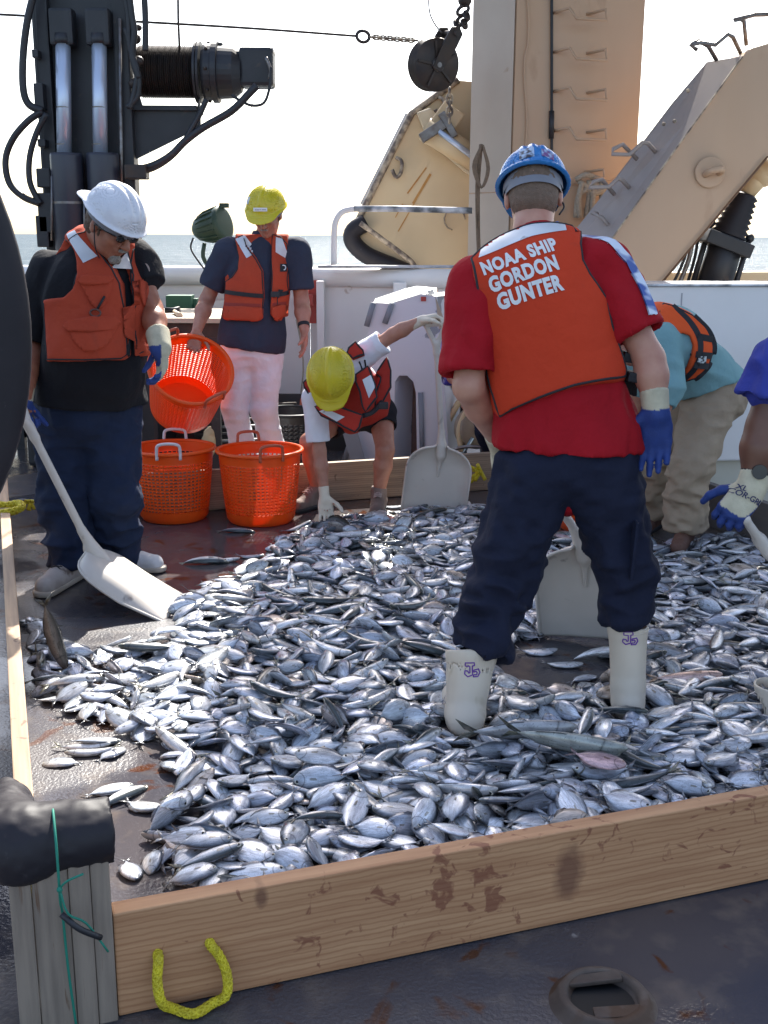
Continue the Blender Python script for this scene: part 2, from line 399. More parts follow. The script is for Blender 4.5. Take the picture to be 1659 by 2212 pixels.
def wood_mat(name, c, c2, dark=(.17, .045, .025), stretch=(1.2, 22, 22), st=.67, knots=()):
    m = mat(name, c, .7, c2=c2, scale=2.2, amt=.9, bump=.12, bscale=9, stretch=stretch, detail=4)
    nt = m.node_tree; N, L = nt.nodes, nt.links; b = N['Principled BSDF']; src = b.inputs['Base Color'].links[0].from_socket
    tc = N.new('ShaderNodeTexCoord'); mp = N.new('ShaderNodeMapping'); mp.inputs['Scale'].default_value = (.5, 1, 1)
    L.new(tc.outputs['Object'], mp.inputs[0])
    w = N.new('ShaderNodeTexWave'); w.wave_type = 'BANDS'; w.bands_direction = 'Z'; w.inputs['Scale'].default_value = 24; w.inputs['Distortion'].default_value = 3.4
    w.inputs['Detail'].default_value = 3; w.inputs['Detail Scale'].default_value = .9; w.inputs['Detail Roughness'].default_value = .6; L.new(mp.outputs[0], w.inputs['Vector'])
    r1 = N.new('ShaderNodeMapRange'); L.new(w.outputs['Fac'], r1.inputs[0]); 
    for i, q in enumerate((.55, 1, 0, .5)): r1.inputs[i + 1].default_value = q
    mx = N.new('ShaderNodeMix'); mx.data_type = 'RGBA'; mx.blend_type = 'MIX'; L.new(r1.outputs[0], mx.inputs[0]); L.new(src, mx.inputs[6]); mx.inputs[7].default_value = (c2[0] * .7, c2[1] * .6, c2[2] * .5, 1)
    # blood and mud spatter
    n2 = N.new('ShaderNodeTexNoise'); n2.inputs['Scale'].default_value = 20; n2.inputs['Detail'].default_value = 7; n2.inputs['Distortion'].default_value = 1.2; L.new(tc.outputs['Object'], n2.inputs['Vector'])
    n3 = N.new('ShaderNodeTexNoise'); n3.inputs['Scale'].default_value = 2.1; L.new(tc.outputs['Object'], n3.inputs['Vector'])
    ad = N.new('ShaderNodeMath'); ad.operation = 'MULTIPLY_ADD'; L.new(n3.outputs['Fac'], ad.inputs[0]); ad.inputs[1].default_value = .45; ad.inputs[2].default_value = -.22
    a2 = N.new('ShaderNodeMath'); a2.operation = 'ADD'; L.new(n2.outputs['Fac'], a2.inputs[0]); L.new(ad.outputs[0], a2.inputs[1])
    r2 = N.new('ShaderNodeMapRange'); L.new(a2.outputs[0], r2.inputs[0])
    for i, q in enumerate((st, st + .06, 0, .7)): r2.inputs[i + 1].default_value = q
    m3 = N.new('ShaderNodeMix'); m3.data_type = 'RGBA'; L.new(r2.outputs[0], m3.inputs[0]); L.new(mx.outputs[2], m3.inputs[6]); m3.inputs[7].default_value = (*dark, 1)
    out = m3.outputs[2]
    for kx, kz, kr in knots:
        vm = N.new('ShaderNodeVectorMath'); vm.operation = 'SUBTRACT'; vm.inputs[1].default_value = (kx, 0, kz); L.new(tc.outputs['Object'], vm.inputs[0])
        v2 = N.new('ShaderNodeVectorMath'); v2.operation = 'MULTIPLY'; v2.inputs[1].default_value = (1, 0, .55); L.new(vm.outputs[0], v2.inputs[0]); ln = N.new('ShaderNodeVectorMath'); ln.operation = 'LENGTH'; L.new(v2.outputs[0], ln.inputs[0])
        nz_ = N.new('ShaderNodeMath'); nz_.operation = 'MULTIPLY_ADD'; L.new(n2.outputs['Fac'], nz_.inputs[0]); nz_.inputs[1].default_value = kr * .9; L.new(ln.outputs['Value'], nz_.inputs[2])
        rk_ = N.new('ShaderNodeMapRange'); L.new(nz_.outputs[0], rk_.inputs[0])
        for i, q in enumerate((kr * 1.5, kr * .9, 0, .75)): rk_.inputs[i + 1].default_value = q
        m4 = N.new('ShaderNodeMix'); m4.data_type = 'RGBA'; L.new(rk_.outputs[0], m4.inputs[0]); L.new(out, m4.inputs[6]); m4.inputs[7].default_value = (.13, .05, .03, 1); out = m4.outputs[2]
    L.new(out, b.inputs['Base Color']); return m
WOOD = wood_mat('pine_plank', (.52, .285, .145), (.41, .205, .10), st=.655, knots=((1.02, .13, .045), (.30, .21, .016), (1.62, .06, .02)))
WOODG = wood_mat('greyed_plank', (.36, .27, .19), (.24, .18, .13), dark=(.08, .05, .035))
WOODWORN = wood_mat('worn_plank', (.46, .31, .19), (.30, .20, .13), dark=(.10, .05, .035), st=.7)  # the left board's own worn colour

# ------------------------------------------------------------------ sea
def sea():
    m = bpy.data.materials.new('sea_water'); m.use_nodes = True; nt = m.node_tree; N, L = nt.nodes, nt.links; b = N['Principled BSDF']
    b.inputs['Base Color'].default_value = (.13, .175, .20, 1); b.inputs['Specular IOR Level'].default_value = .07; b.inputs['Roughness'].default_value = .3; b.inputs['IOR'].default_value = 1.33
    tc = N.new('ShaderNodeTexCoord'); mp = N.new('ShaderNodeMapping'); mp.inputs['Scale'].default_value = (1, 1.6, 1); L.new(tc.outputs['Object'], mp.inputs[0])
    h = None
    for sc_, am in ((.16, 1.0), (.6, .45), (2.2, .16)):
        n = N.new('ShaderNodeTexNoise'); n.inputs['Scale'].default_value = sc_; n.inputs['Detail'].default_value = 6; n.inputs['Distortion'].default_value = .6; L.new(mp.outputs[0], n.inputs['Vector'])
        k = N.new('ShaderNodeMath'); k.operation = 'MULTIPLY'; k.inputs[1].default_value = am; L.new(n.outputs['Fac'], k.inputs[0])
        if h is None: h = k.outputs[0]
        else:
            a = N.new('ShaderNodeMath'); a.operation = 'ADD'; L.new(h, a.inputs[0]); L.new(k.outputs[0], a.inputs[1]); h = a.outputs[0]
    bp = N.new('ShaderNodeBump'); bp.inputs['Strength'].default_value = .8; bp.inputs['Distance'].default_value = 1.0; L.new(h, bp.inputs['Height'])
    df = N.new('ShaderNodeBsdfDiffuse'); gl = N.new('ShaderNodeBsdfGlossy'); gl.inputs['Roughness'].default_value = .22; ms = N.new('ShaderNodeMixShader'); ms.inputs[0].default_value = .07
    cr = N.new('ShaderNodeMapRange'); L.new(h, cr.inputs[0]); cr.inputs[1].default_value = .6; cr.inputs[2].default_value = 1.0; mx = N.new('ShaderNodeMix'); mx.data_type = 'RGBA'; L.new(cr.outputs[0], mx.inputs[0]); mx.inputs[6].default_value = (.045, .068, .085, 1); mx.inputs[7].default_value = (.12, .15, .17, 1)
    L.new(mx.outputs[2], df.inputs[0]); L.new(bp.outputs[0], df.inputs['Normal']); L.new(bp.outputs[0], gl.inputs['Normal']); L.new(df.outputs[0], ms.inputs[1]); L.new(gl.outputs[0], ms.inputs[2]); L.new(ms.outputs[0], N['Material Output'].inputs[0])
    mb = MB(); mb.add([(-30000, -4000, -3.2), (30000, -4000, -3.2), (30000, 50000, -3.2), (-30000, 50000, -3.2)], [(0, 1, 2, 3)])
    mb.build('sea', m, kind='structure')
sea()

# ------------------------------------------------------------------ deck
E1 = V(math.cos(R(19)), math.sin(R(19)), 0); E2 = V(-math.sin(R(19)), math.cos(R(19)), 0); ZZ = V(0, 0, 1)
C0 = V(-.535, 1.975, 0); PW, PL, PH, PT = 3.5, 4.2, .235, .045
def deck():
    m = bpy.data.materials.new('wet_deck_paint'); m.use_nodes = True; nt = m.node_tree; N, L = nt.nodes, nt.links; b = N['Principled BSDF']
    tc = N.new('ShaderNodeTexCoord')
    def noise(s, d=6, dist=0.0, off=0):
        mp = N.new('ShaderNodeMapping'); mp.inputs['Location'].default_value = (off, off * .7, 0); L.new(tc.outputs['Object'], mp.inputs[0])
        n = N.new('ShaderNodeTexNoise'); n.inputs['Scale'].default_value = s; n.inputs['Detail'].default_value = d; n.inputs['Distortion'].default_value = dist; L.new(mp.outputs[0], n.inputs['Vector']); return n.outputs['Fac']
    def mr(v, a, bb, c=0, d=1):
        x = N.new('ShaderNodeMapRange'); L.new(v, x.inputs[0])
        for i, q in enumerate((a, bb, c, d)): x.inputs[i + 1].default_value = q
        return x.outputs[0]
    def mix(f, a, bb):
        x = N.new('ShaderNodeMix'); x.data_type = 'RGBA'; L.new(f, x.inputs[0])
        for i, q in ((6, a), (7, bb)):
            if isinstance(q, tuple): x.inputs[i].default_value = (*q, 1)
            else: L.new(q, x.inputs[i])
        return x.outputs[2]
    c = mix(mr(noise(1.3), .35, .65), (.082, .072, .074), (.050, .050, .062))
    c = mix(mr(noise(9, 8), .52, .72), c, (.12, .10, .09))
    c = mix(mr(noise(7, 6, .8, 5), .605, .66), c, (.075, .028, .014))        # rust spots
    c = mix(mr(noise(2.0, 9, .5, 9), .675, .69), c, (.34, .31, .29))       # bare chips
    L.new(c, b.inputs['Base Color'])
    wet = mr(noise(1.1, 7, .5, 21), .40, .52)
    rg = mr(wet, 0, 1, .42, .06); L.new(rg, b.inputs['Roughness']); b.inputs['Specular IOR Level'].default_value = .45
    bh = noise(95, 5); bp = N.new('ShaderNodeBump'); bp.inputs['Distance'].default_value = .004; L.new(mr(wet, 0, 1, .9, .22), bp.inputs['Strength']); L.new(bh, bp.inputs['Height']); L.new(bp.outputs[0], b.inputs['Normal'])
    mb = MB(); mb.add([(-5, -3, 0), (5.2, -3, 0), (5.2, 9.3, 0), (-5, 9.3, 0)], [(0, 1, 2, 3)])
    hull = MB(); hull.box((.1, 3.15, -1.62), (10.2, 12.3, 3.2))
    mb.build('deck', m, kind='structure'); hull.build('hull', WHITE, kind='structure')
    return m
DECKM = deck()

# ------------------------------------------------------------------ bulwark and side wall
def bulwark():
    t = thing('bulwark', 'white painted steel bulwark with rounded top rail along the stern', 'bulwark', (-.5, 9, 0))
    a, b, c = at(-200, 577, 9.0), at(668, 580, 9.0), at(1030, 577, 8.6); zt = 1.31
    w = MB()
    for p, q in ((a, b), (b, c)):
        p = V(p.x, p.y, 0); q = V(q.x, q.y, 0); d = (q - p).normalized(); n = ZZ.cross(d)
        w.box((p + q) / 2 + n * .02 + ZZ * (.18 + (zt - .22) / 2), ((q - p).length, .012, zt - .2), d, n)
    w.build('wall', WHITE, t)
    r = MB(); r.tube([V(a.x, a.y, zt - .07), V(b.x - .05, b.y, zt - .07), V(b.x + .06, b.y - .02, zt - .075), V(c.x, c.y, zt - .075)], .075, 14); r.build('top_rail', WHITE, t)
    for x in (695, 862):
        rb = MB(); p = at(x, 800, 8.95 if x < 700 else 8.72); wd = .10 if x > 700 else .06
        rb.box(V(p.x, p.y - .08, .68), (wd, .12, 1.06)); rb.build('stiffener', WHITE, t, bevel=.008)
    pad = MB(); p = at(850, 577, 8.75); pad.box(V(p.x + .05, p.y, zt + .012), (1.25, .17, .02), E1 * .3 + V(1, -.35, 0) * .1); pad.build('rail_plate', mat('scuffed_grey', (.45, .45, .48), .5, c2=(.12, .12, .13), scale=7, amt=1.1, bump=.1), t, bevel=.006)
    ft = MB(); ft.box((-.6, 9.05, .09), (7.0, .2, .02)); ft.build('base_ledge', DARKST, t)
    t2 = thing('side_wall', 'white boxed steel side wall with yellow stained lower seam on the right', 'wall', (2.3, 6.3, 0))
    p0, p1 = V(1.15, 6.25, 0), V(4.2, 6.62, 0); d = (p1 - p0).normalized(); n = ZZ.cross(d); zt2 = 1.285
    m = MB(); m.box((p0 + p1) / 2 + n * .20 + ZZ * (.30 + (zt2 - .30) / 2), ((p1 - p0).length, .40, zt2 - .30), d, n); m.build('upper_panel', WHITE, t2, bevel=.01)
    m = MB(); m.box((p0 + p1) / 2 + n * .225 + ZZ * .155, ((p1 - p0).length, .36, .282), d, n); m.build('lower_panel', mat('yellowed_white', (.58, .55, .47), .5, c2=(.52, .46, .36), scale=4, stain=(.35, .24, .08), st_scale=6, st_thr=.64, bump=.08), t2)
    m = MB(); m.box((p0 + p1) / 2 + n * .20 + ZZ * (zt2 + .008), ((p1 - p0).length + .02, .43, .014), d, n); m.build('cap_plate', mat('scraped_cap', (.60, .62, .66), .4, c2=(.16, .17, .19), scale=9, amt=1.2), t2, bevel=.004)
    for f in (.16, .42, .75):
        m = MB(); m.box(p0.lerp(p1, f) - n * .0015 + ZZ * .80, (.006, .004, .9), d, n); m.build('seam', mat('grey_seam', (.36, .35, .37), .6), t2)
    m = MB(); q = p0.lerp(p1, .235); m.box(q - n * -.035 + ZZ * .16, (.018, .006, .27), d, n); m.build('stain_strip', mat('yellow_stain', (.62, .42, .08), .6, c2=(.5, .4, .25), scale=30), t2)
bulwark()

# ------------------------------------------------------------------ guard rail
def guard_rail():
    t = thing('guard_rail', 'bent white pipe guard rail with chipped grey top standing on the bulwark', 'railing', at(722, 578, 8.8))
    p = [at(721, 575, 8.85), at(722, 500, 8.85), at(727, 474, 8.85), at(741, 457, 8.85), at(765, 451, 8.85)]
    q = [at(765, 451, 8.85), at(860, 451, 8.8), at(1020, 455, 8.75)]
    MB().tube(bez(*p, n=24), .023, 12).build('post', WHITE, t)
    MB().tube(q, .023, 12).build('top_bar', mat('chipped_pipe', (.10, .11, .12), .5, c2=(.6, .6, .63), scale=7, amt=1.4, bump=.1), t)
guard_rail()

# ------------------------------------------------------------------ big tan gantry column
def gantry():
    t = thing('gantry_column', 'tall tan steel gantry column with bent rod rungs and a black cable down its face', 'gantry', at(1180, 600, 9.2))
    A, B, C = at(1012, 575, 9.45), at(1100, 575, 9.05), at(1362, 575, 9.25)
    pts = [V(A.x, A.y, 0), V(B.x, B.y, 0), V(C.x, C.y, 0), V(C.x - .05, C.y + .9, 0), V(A.x + .05, A.y + .8, 0)]
    MB().poly3(pts, (0, 0, 5.2)).build('mast', TAN, t)
    fn = (pts[2] - pts[1]).normalized(); nn = fn.cross(ZZ)     # outward, towards the camera
    if nn.y > 0: nn = -nn
    def onf(x, y, o=0):      # point on the front face
        d = ray(x, y); o0 = V(0, 0, CAMZ); k = (pts[1] - o0).dot(nn) / d.dot(nn); return o0 + d * k + nn * o
    # lighter side face strip and welded seams
    MB().box(pts[0].lerp(pts[1], .5) + V(-.012, -.004, 2.6), ((pts[1] - pts[0]).length - .01, .006, 5.1), (pts[1] - pts[0])).build('side_plate', mat('grey_beige_paint', (.46, .37, .30), .5, c2=(.38, .29, .22), scale=1.5, stain=(.26, .15, .08), st_scale=4, st_thr=.7), t)
    MB().tube([onf(1190, y, .02) for y in range(-60, 620, 40)], .011, 8).build('cable', BLACKM, t)
    MB().tube([onf(1190, 240, .02), onf(1189, 300, .02)], .02, 8).build('cable_sleeve', BLACKM, t)
    MB().tube([onf(1138 + 3 * math.sin(y * .03) - (y > 100) * 4, y, .015) for y in range(-40, 420, 20)], .007, 6).build('conduit', TAN, t)
    for y in (30, 115, 200, 285):
        m = MB(); s = 1.0
        m.tube([onf(1196, y - 2, .0), onf(1208, y - 5, .06), onf(1221, y - 7, .10), onf(1228, y + 19, .17), onf(1292, y + 22, .17), onf(1293, y - 2, .14), onf(1268, y + 1, .0)], .011, 8)
        m.build('rung', TAN, t)
    for y in (372, 452):
        MB().tube([onf(1263, y, 0), onf(1290, y - 4, .13), onf(1290, y + 14, .15), onf(1268, y + 14, .15)], .011, 8).build('rung', TAN, t)
    for y in (414,):
        MB().tube([onf(1013, y + 4, .0), onf(1100, y, .004), onf(1362, y - 30, .004)], .005, 6).build('weld_seam', TAN, t)
    # unseen slab added at the gantry's head to shade the middle of the deck
    pf = MB(); z0 = 5.35
    pf.poly3([V(.14, 4.6, z0), V(6.2, 4.6, z0), V(6.2, 10.45, z0), V(.14, 10.45, z0)], (0, 0, .12))
    pf.build('shade_slab', TAN, t)
    return onf
onf = gantry()

def coil(name, label, pts_list, r, m, cat='rope'):
    mb = MB()
    for p in pts_list: mb.tube(p, r, 7)
    return mb.build(name, m, label=label, cat=cat)
def rope_hank():
    # long hank of old line hung on the left face of the column
    L = []
    for k in range(5):
        dx = rnd.uniform(-3, 3)
        L.append(bez(at(1040 + dx, 312, 9.0), at(1033 + dx * 1.5, 400, 8.98), at(1034 + dx, 520, 8.98), at(1038 + dx, 585, 9.0), n=12))
    for k in range(4):
        L.append(bez(at(1041, 312, 8.98), at(1028 - k * 2, 360, 8.95), at(1040, 405, 8.93), at(1053 + k * 1, 365, 8.95), at(1043, 314, 8.98), n=16))
    coil('rope_hank', 'weathered brown hank of line hanging on the left side of the tan column', L, .010, mat('old_rope', (.22, .15, .10), .85, c2=(.14, .10, .07), scale=60, bump=.4, bscale=150))
    L = []
    for a in ((1240, 1262), (1262, 1240), (1262, 1290), (1288, 1268)):
        L.append(bez(onf(a[0], 392, .10), onf((a[0] + a[1]) / 2 + 6, 408, .12), onf(a[1], 425, .10), onf(a[1] - 4, 470, .08), n=14))
    L.append(bez(onf(1234, 390, .1), onf(1250, 380, .14), onf(1272, 385, .12), onf(1292, 396, .12), onf(1285, 415, .12), onf(1262, 420, .12), n=18))
    L.append(bez(onf(1242, 470, .1), onf(1238, 430, .12), onf(1246, 395, .12), n=12)); L.append(bez(onf(1270, 480, .1), onf(1268, 440, .12), onf(1272, 400, .12), n=12))
    coil('knotted_rope', 'thick pale knotted rope tied round a rung behind the blue helmet', L, .022, ROPE)
rope_hank()

# ------------------------------------------------------------------ tilted tan frame arm on the right
def frame_arm():
    t = thing('frame_arm', 'slanted tan steel A-frame arm with a grey rung-topped flange', 'frame arm', at(1450, 600, 8.3))
    dv = V(.12, .95, .1) * .55
    face = [at(x, y, 8.2) for x, y in ((1605, 121), (1612, 112), (1625, 104), (1659, 94), (1900, 60), (1900, 90), (1659, 338), (1405, 640), (1232, 640))]
    MB().poly3(face, dv).build('box_beam', TAN, t)
    st = [at(1605, 121, 8.195), at(1232, 640, 8.195), at(1130, 640, 8.55), at(1291, 435, 8.55), at(1450, 225, 8.55), at(1527, 134, 8.55)]
    m = MB(); m.add(st + [p + V(0, 0.02, -.03) for p in st], [(0, 1, 2, 3, 4, 5)] + [(i, (i + 1) % 6, 6 + (i + 1) % 6, 6 + i) for i in range(6)] + [(11, 10, 9, 8, 7, 6)]); m.build('top_flange', GREYTAN, t)
    MB().tube([at(1604, 122, 8.18), at(1480, 294, 8.18), at(1340, 490, 8.18), at(1240, 632, 8.18)], .006, 6).build('flange_edge', RUSTEDGE, t)
    MB().tube([at(1659, 338, 8.18), at(1405, 640, 8.18)], .008, 6).build('lower_edge', mat('dark_brown', (.16, .08, .04), .7), t)
    q = at(1533, 372, 8.19); X, Y, Z = frame_from((0, -1, .1))
    MB().lathe([(.105, 0), (.105, .015), (0.10, .018), (0, .018)], q, (0, -1, 0), 28, smooth=False).build('padeye_disc', TAN, t)
    lp = MB(); lp.tube(bez(q + V(-.035, 0, -.02), q + V(-.02, -.09, .0), q + V(.035, -.11, .015), q + V(.07, -.06, .01), q + V(.06, 0, -.01), n=16), .024, 10); lp.build('padeye', TAN, t)
    for L in ([(1505, 107, 1), (1492, 98, 1.2), (1512, 92, 1.3), (1545, 97, 1.3), (1572, 74, 1.3), (1583, 80, 1.1), (1600, 115, 0)], [(1548, 130, 0), (1530, 100, .5), (1508, 88, 1.1), (1495, 96, 1.2)],
              [(1612, 97, 0), (1607, 45, .8), (1585, 44, 1), (1630, 32, 1.1), (1700, 30, 1.1)],
              [(1376, 344, 0), (1345, 312, .6), (1325, 322, 1.1), (1322, 333, 1.2), (1360, 334, 1.2), (1388, 308, 1), (1400, 310, .8), (1428, 342, 0)],
              [(1327, 420, 0), (1300, 388, .6), (1283, 392, 1.1), (1272, 405, 1.2), (1315, 404, 1.2), (1335, 385, 1), (1345, 390, .8), (1372, 420, 0)],
              [(1290, 462, 0), (1280, 460, .6), (1300, 470, 1.1), (1335, 512, 0)]):
        MB().tube([at(x, y, 8.42 - o * .12) for x, y, o in L], .015, 8).build('rung', GREYTAN if L[0][1] > 200 else STEEL, t)
    for x, y in ((1486, 196), (1457, 262), (1434, 268), (1538, 190)):
        MB().sphere(at(x, y, 8.34), .014, 8, 6).build('bolt', RUSTEDGE, t)
frame_arm()

def ram():
    t = thing('hydraulic_ram', 'black hydraulic ram with ribbed bellows under the slanted tan arm', 'hydraulic ram', at(1520, 610, 8.6))
    a, b, c, d = at(1648, 372, 8.7), at(1612, 420, 8.7), at(1572, 512, 8.7), at(1535, 640, 8.7)
    MB().sphere(a, .11, 16, 12).build('ball_joint', TANPALE, t); MB().tube([a, b], [.08, .06], 12).build('clevis', TANPALE, t)
    ax = (c - b).normalized(); L = (c - b).length; prof = [(0, 0)]
    for i in range(17): prof.append((.075 + .045 * (i / 16) + (.022 if i % 2 else 0), L * i / 16))
    prof.append((0, L)); MB().lathe(prof, b, ax, 20).build('bellows', RUBBER, t)
    MB().tube([c - ax * .02, d], [.125, .135], 18).build('cylinder', BLACKM, t)
    X, Y, Z = frame_from(ax, (0, 1, 0))
    MB().box(c + ax * .05, (.36, .3, .10), X, Y, Z).build('collar', BLACKM, t, bevel=.01)
    for s in (-1, 1):
        MB().tube([c + X * .16 * s - ax * .03, d + X * .16 * s], .022, 8).build('tie_rod', BLACKM, t)
        MB().sphere(c + X * .16 * s - ax * .05, .035, 8, 6).build('nut', BLACKM, t)
    for k, (x0, x1) in enumerate(((1478, 1440), (1488, 1456), (1500, 1476))):
        MB().tube(bez(at(x0 + 10, 500, 8.75), at(x0, 560, 8.75), at(x1, 640, 8.75), n=8), .012 + .006 * (k == 1), 8).build('hose', STEEL if k == 1 else BLACKM, t)
ram()

def far_rail():
    t = thing('stern_coaming', 'tan rusty coaming beyond the white side wall under the sea horizon', 'coaming', at(1600, 600, 9.5))
    MB().box(at(1640, 606, 9.6), (2.2, .2, .16), E1).build('coaming_top', TANPALE, t, bevel=.02)
    MB().box(at(1640, 650, 9.62), (2.2, .1, .3), E1).build('coaming_wall', TAN, t)
far_rail()

# ------------------------------------------------------------------ pale tan chute door behind the rail
def door():
    t = thing('chute_door', 'pale tan tilted steel door streaked with rust beside the column', 'steel door', at(900, 575, 9.9))
    Y0 = 10.0
    face = [at(x, y, Y0) for x, y in ((1040, 178), (992, 174), (905, 238), (893, 246), (792, 446), (770, 500), (800, 548), (880, 590), (1040, 590))]
    MB().poly3(face, (0.05, .5, 0)).build('plate', TANPALE, t)
    e = [at(x, y, Y0 - .01) for x, y in ((990, 172), (903, 236), (889, 245), (789, 444), (766, 492))]
    m = MB(); m.tube(e, .028, 8); m.build('worn_edge', RUSTEDGE, t)
    for a, b in ((0, 1), (2, 3)):
        p, q = e[a], e[b]; w = V(-.05, .20, .02) if a else V(-.05, .2, .06)
        MB().add([p + V(0, .01, 0), q + V(0, .01, 0), q + w, p + w], [(0, 1, 2, 3)]).build('side_face', WHITE if a == 0 else mat('grey_edge_paint', (.30, .27, .25), .6, c2=(.12, .1, .09), scale=12), t)
    rb = MB(); rb.tube(bez(at(792, 480, Y0 - .05), at(764, 498, Y0 - .05), at(762, 522, Y0 - .05), at(790, 550, Y0 - .05), at(840, 572, Y0 - .05), at(890, 592, Y0 - .05), n=20), .075, 12); rb.build('rubber_bumper', RUBBER, t)
    MB().tube(bez(at(778, 482, Y0 - .13), at(830, 520, Y0 - .14), at(885, 562, Y0 - .14), at(905, 590, Y0 - .14), n=14), .022, 8).build('bumper_strip', RUSTEDGE, t)
    # raised gusset with the locking ram
    g = [at(x, y, Y0 - .02) for x, y in ((900, 246), (928, 236), (1040, 350), (1040, 396), (1003, 372), (924, 305))]
    MB().poly3(g, (0, -.12, 0)).build('gusset', mat('cream_paint', (.66, .58, .44), .5, c2=(.5, .38, .22), scale=5, stain=(.3, .15, .05), st_scale=6, st_thr=.6), t, bevel=.01)
    MB().tube([at(918, 278, Y0 - .22), at(1040, 352, Y0 - .22)], .10, 16).build('lock_ram', TANPALE, t)
    MB().tube([at(948, 283, Y0 - .33), at(1030, 345, Y0 - .33)], .025, 10).build('ram_rod', CHROME, t)
    MB().box(at(934, 284, Y0 - .3), (.22, .1, .08), (.8, 0, .5)).build('ram_clamp', STEEL, t, bevel=.008)
    MB().box(at(968, 270, Y0 - .3), (.06, .06, .22), (.8, 0, .5)).build('ram_clamp', STEEL, t, bevel=.008)
    MB().box(at(962, 262, Y0 - .26), (.2, .04, .26), (.75, 0, -.55)).build('lifting_lug', TANPALE, t, bevel=.01)
    for x, y, s in ((856, 362, .045), (948, 232, .04)):
        q = at(x, y, Y0 - .03); MB().tube(bez(q + V(0, 0, .08), q + V(s, -.03, .05), q + V(s * .9, -.04, -.04), q + V(0, -.02, -.08), q + V(-s * .8, -.03, -.02), n=16), .016, 8).build('ring', RUSTEDGE, t)
    q = at(982, 474, Y0 - .02); MB().tube([q + V(math.cos(a) * .09, -.01, math.sin(a) * .09) for a in [i * .5 for i in range(10)]], .008, 6).build('wire_ring', RUSTEDGE, t)
    m = mat('rust_streak', (.42, .17, .03), .75, c2=(.55, .30, .10), scale=12)
    for x0, y0, x1, y1, w in ((930, 376, 892, 440, 5), (921, 362, 880, 418, 3), (900, 430, 860, 500, 2.5), (870, 440, 854, 470, 2)):
        d = at(x1, y1, Y0) - at(x0, y0, Y0); mm = MB(); mm.box(at((x0 + x1) / 2, (y0 + y1) / 2, Y0 - .004), (d.length, .004, w / 250), d); mm.build('rust_run', m, t)
door()

# ------------------------------------------------------------------ wire, chain and sheave block across the top
def rigging():
    Yw = 8.6
    W = [at(-60, 28, 8.2), at(90, 36, 8.2), at(300, 47, 8.3), at(540, 61, 8.4), at(772, 78, 8.5)]
    MB().tube(bez(*W, n=40), .009, 6).build('wire_rope', DARKST, label='taut dark wire rope crossing the sky at the top', cat='wire rope')
    MB().tube([at(384, -60, 7.7), at(385, 40, 7.7), at(388, 110, 7.7)], .008, 6).build('hoist_wire', DARKST, label='thin vertical wire running up from the black winch drum', cat='wire')
    t = thing('chain', 'short rusty chain with shackle leading left from the black sheave block', 'chain', at(840, 85, Yw))
    a, b = at(775, 78, 8.5), at(902, 88, 8.55); d = (b - a).normalized(); n = 13
    sh = MB(); X, Y, Z = frame_from(d); c = a + d * .03
    sh.tube([c + d * (math.cos(q) * .045) + Z.cross(d).normalized() * 0 + V(0, 0, 1) * math.sin(q) * .038 for q in [i * math.pi / 8 for i in range(16)]], .012, 8, closed=True); sh.build('shackle', DARKST, t)
    for i in range(n):
        c = a + d * (.10 + i * (b - a - d * .1).length / n); up = V(0, 0, 1) if i % 2 else V(0, 1, 0)
        m = MB(); m.tube([c + d * math.cos(q) * .028 + up * math.sin(q) * .015 for q in [k * math.pi / 6 for k in range(12)]], .006, 6, closed=True); m.build('link', RUSTEDGE, t)
    t = thing('sheave_block', 'big black steel sheave block hanging by chain beside the column', 'pulley block', at(938, 135, Yw))
    c = at(936, 140, Yw); ax = V(.42, -.88, -.12).normalized()
    MB().lathe([(.0, -.06), (.175, -.06), (.182, -.05), (.15, -.015), (.15, .015), (.182, .05), (.175, .06), (.0, .06)], c, ax, 40).build('sheave', DARKST, t)
    MB().lathe([(.045, .06), (.045, .085), (.018, .085), (.018, .10), (0, .10)], c, ax, 16, smooth=False).build('hub', STEEL, t)
    X, Y, Z = frame_from(ax, (0, 0, 1))
    for k in range(5):
        q = k * 2 * math.pi / 5 + .5; r_ = MB(); dd = X * math.cos(q) + Y * math.sin(q); r_.box(c + ax * .066 + dd * .10, (.12, .016, .016), dd, ax); r_.build('spoke', DARKST, t)
    up = (at(975, 66, Yw) - c).normalized()
    for s in (-1, 1):
        m = MB(); o = c + ax * (.09 * s); side = ax.cross(up).normalized()
        m.prism([(-.035, -.04), (.035, -.04), (.055, .16), (.05, .26), (0, .29), (-.05, .26), (-.055, .16)], o, side, up, .016); m.build('cheek_plate', DARKST, t, bevel=.004)
    MB().tube([c + up * .24 - ax * .11, c + up * .24 + ax * .12], .022, 10).build('pin', DARKST, t)
    c2 = at(985, 62, Yw)
    m = MB()
    for i, (x, y) in enumerate(((987, 52), (998, 44), (1008, 34), (1000, 22), (1003, 52))):
        p = at(x, y, Yw - .02); u = V(1, 0, .7).normalized() if i % 2 else V(.2, .9, .5).normalized(); w = V(-.5, .2, .8).normalized()
        m.tube([p + u * math.cos(q) * .045 + w * math.sin(q) * .028 for q in [k * math.pi / 6 for k in range(12)]], .013, 7, closed=True)
    m.sphere(at(1004, 0, Yw), .05, 12, 8); m.build('head_chain', DARKST, t)
    m = MB()
    for i, y in enumerate((200, 214, 228, 241, 255)):
        p = at(971, y, 9.2); u = V(1, 0, 0) if i % 2 else V(0, 1, 0); w = V(0, 0, 1)
        m.tube([p + u * math.cos(q) * .022 + w * math.sin(q) * .036 for q in [k * math.pi / 6 for k in range(12)]], .010, 7, closed=True)
    m.build('tail_chain', RUSTEDGE, t)
    MB().tube(bez(at(926, -40, Yw), at(927, 20, Yw), at(938, 50, Yw), at(955, 72, Yw), n=14), .006, 6).build('whip_line', STEEL, label='slack thin line looping down to the sheave block', cat='line')
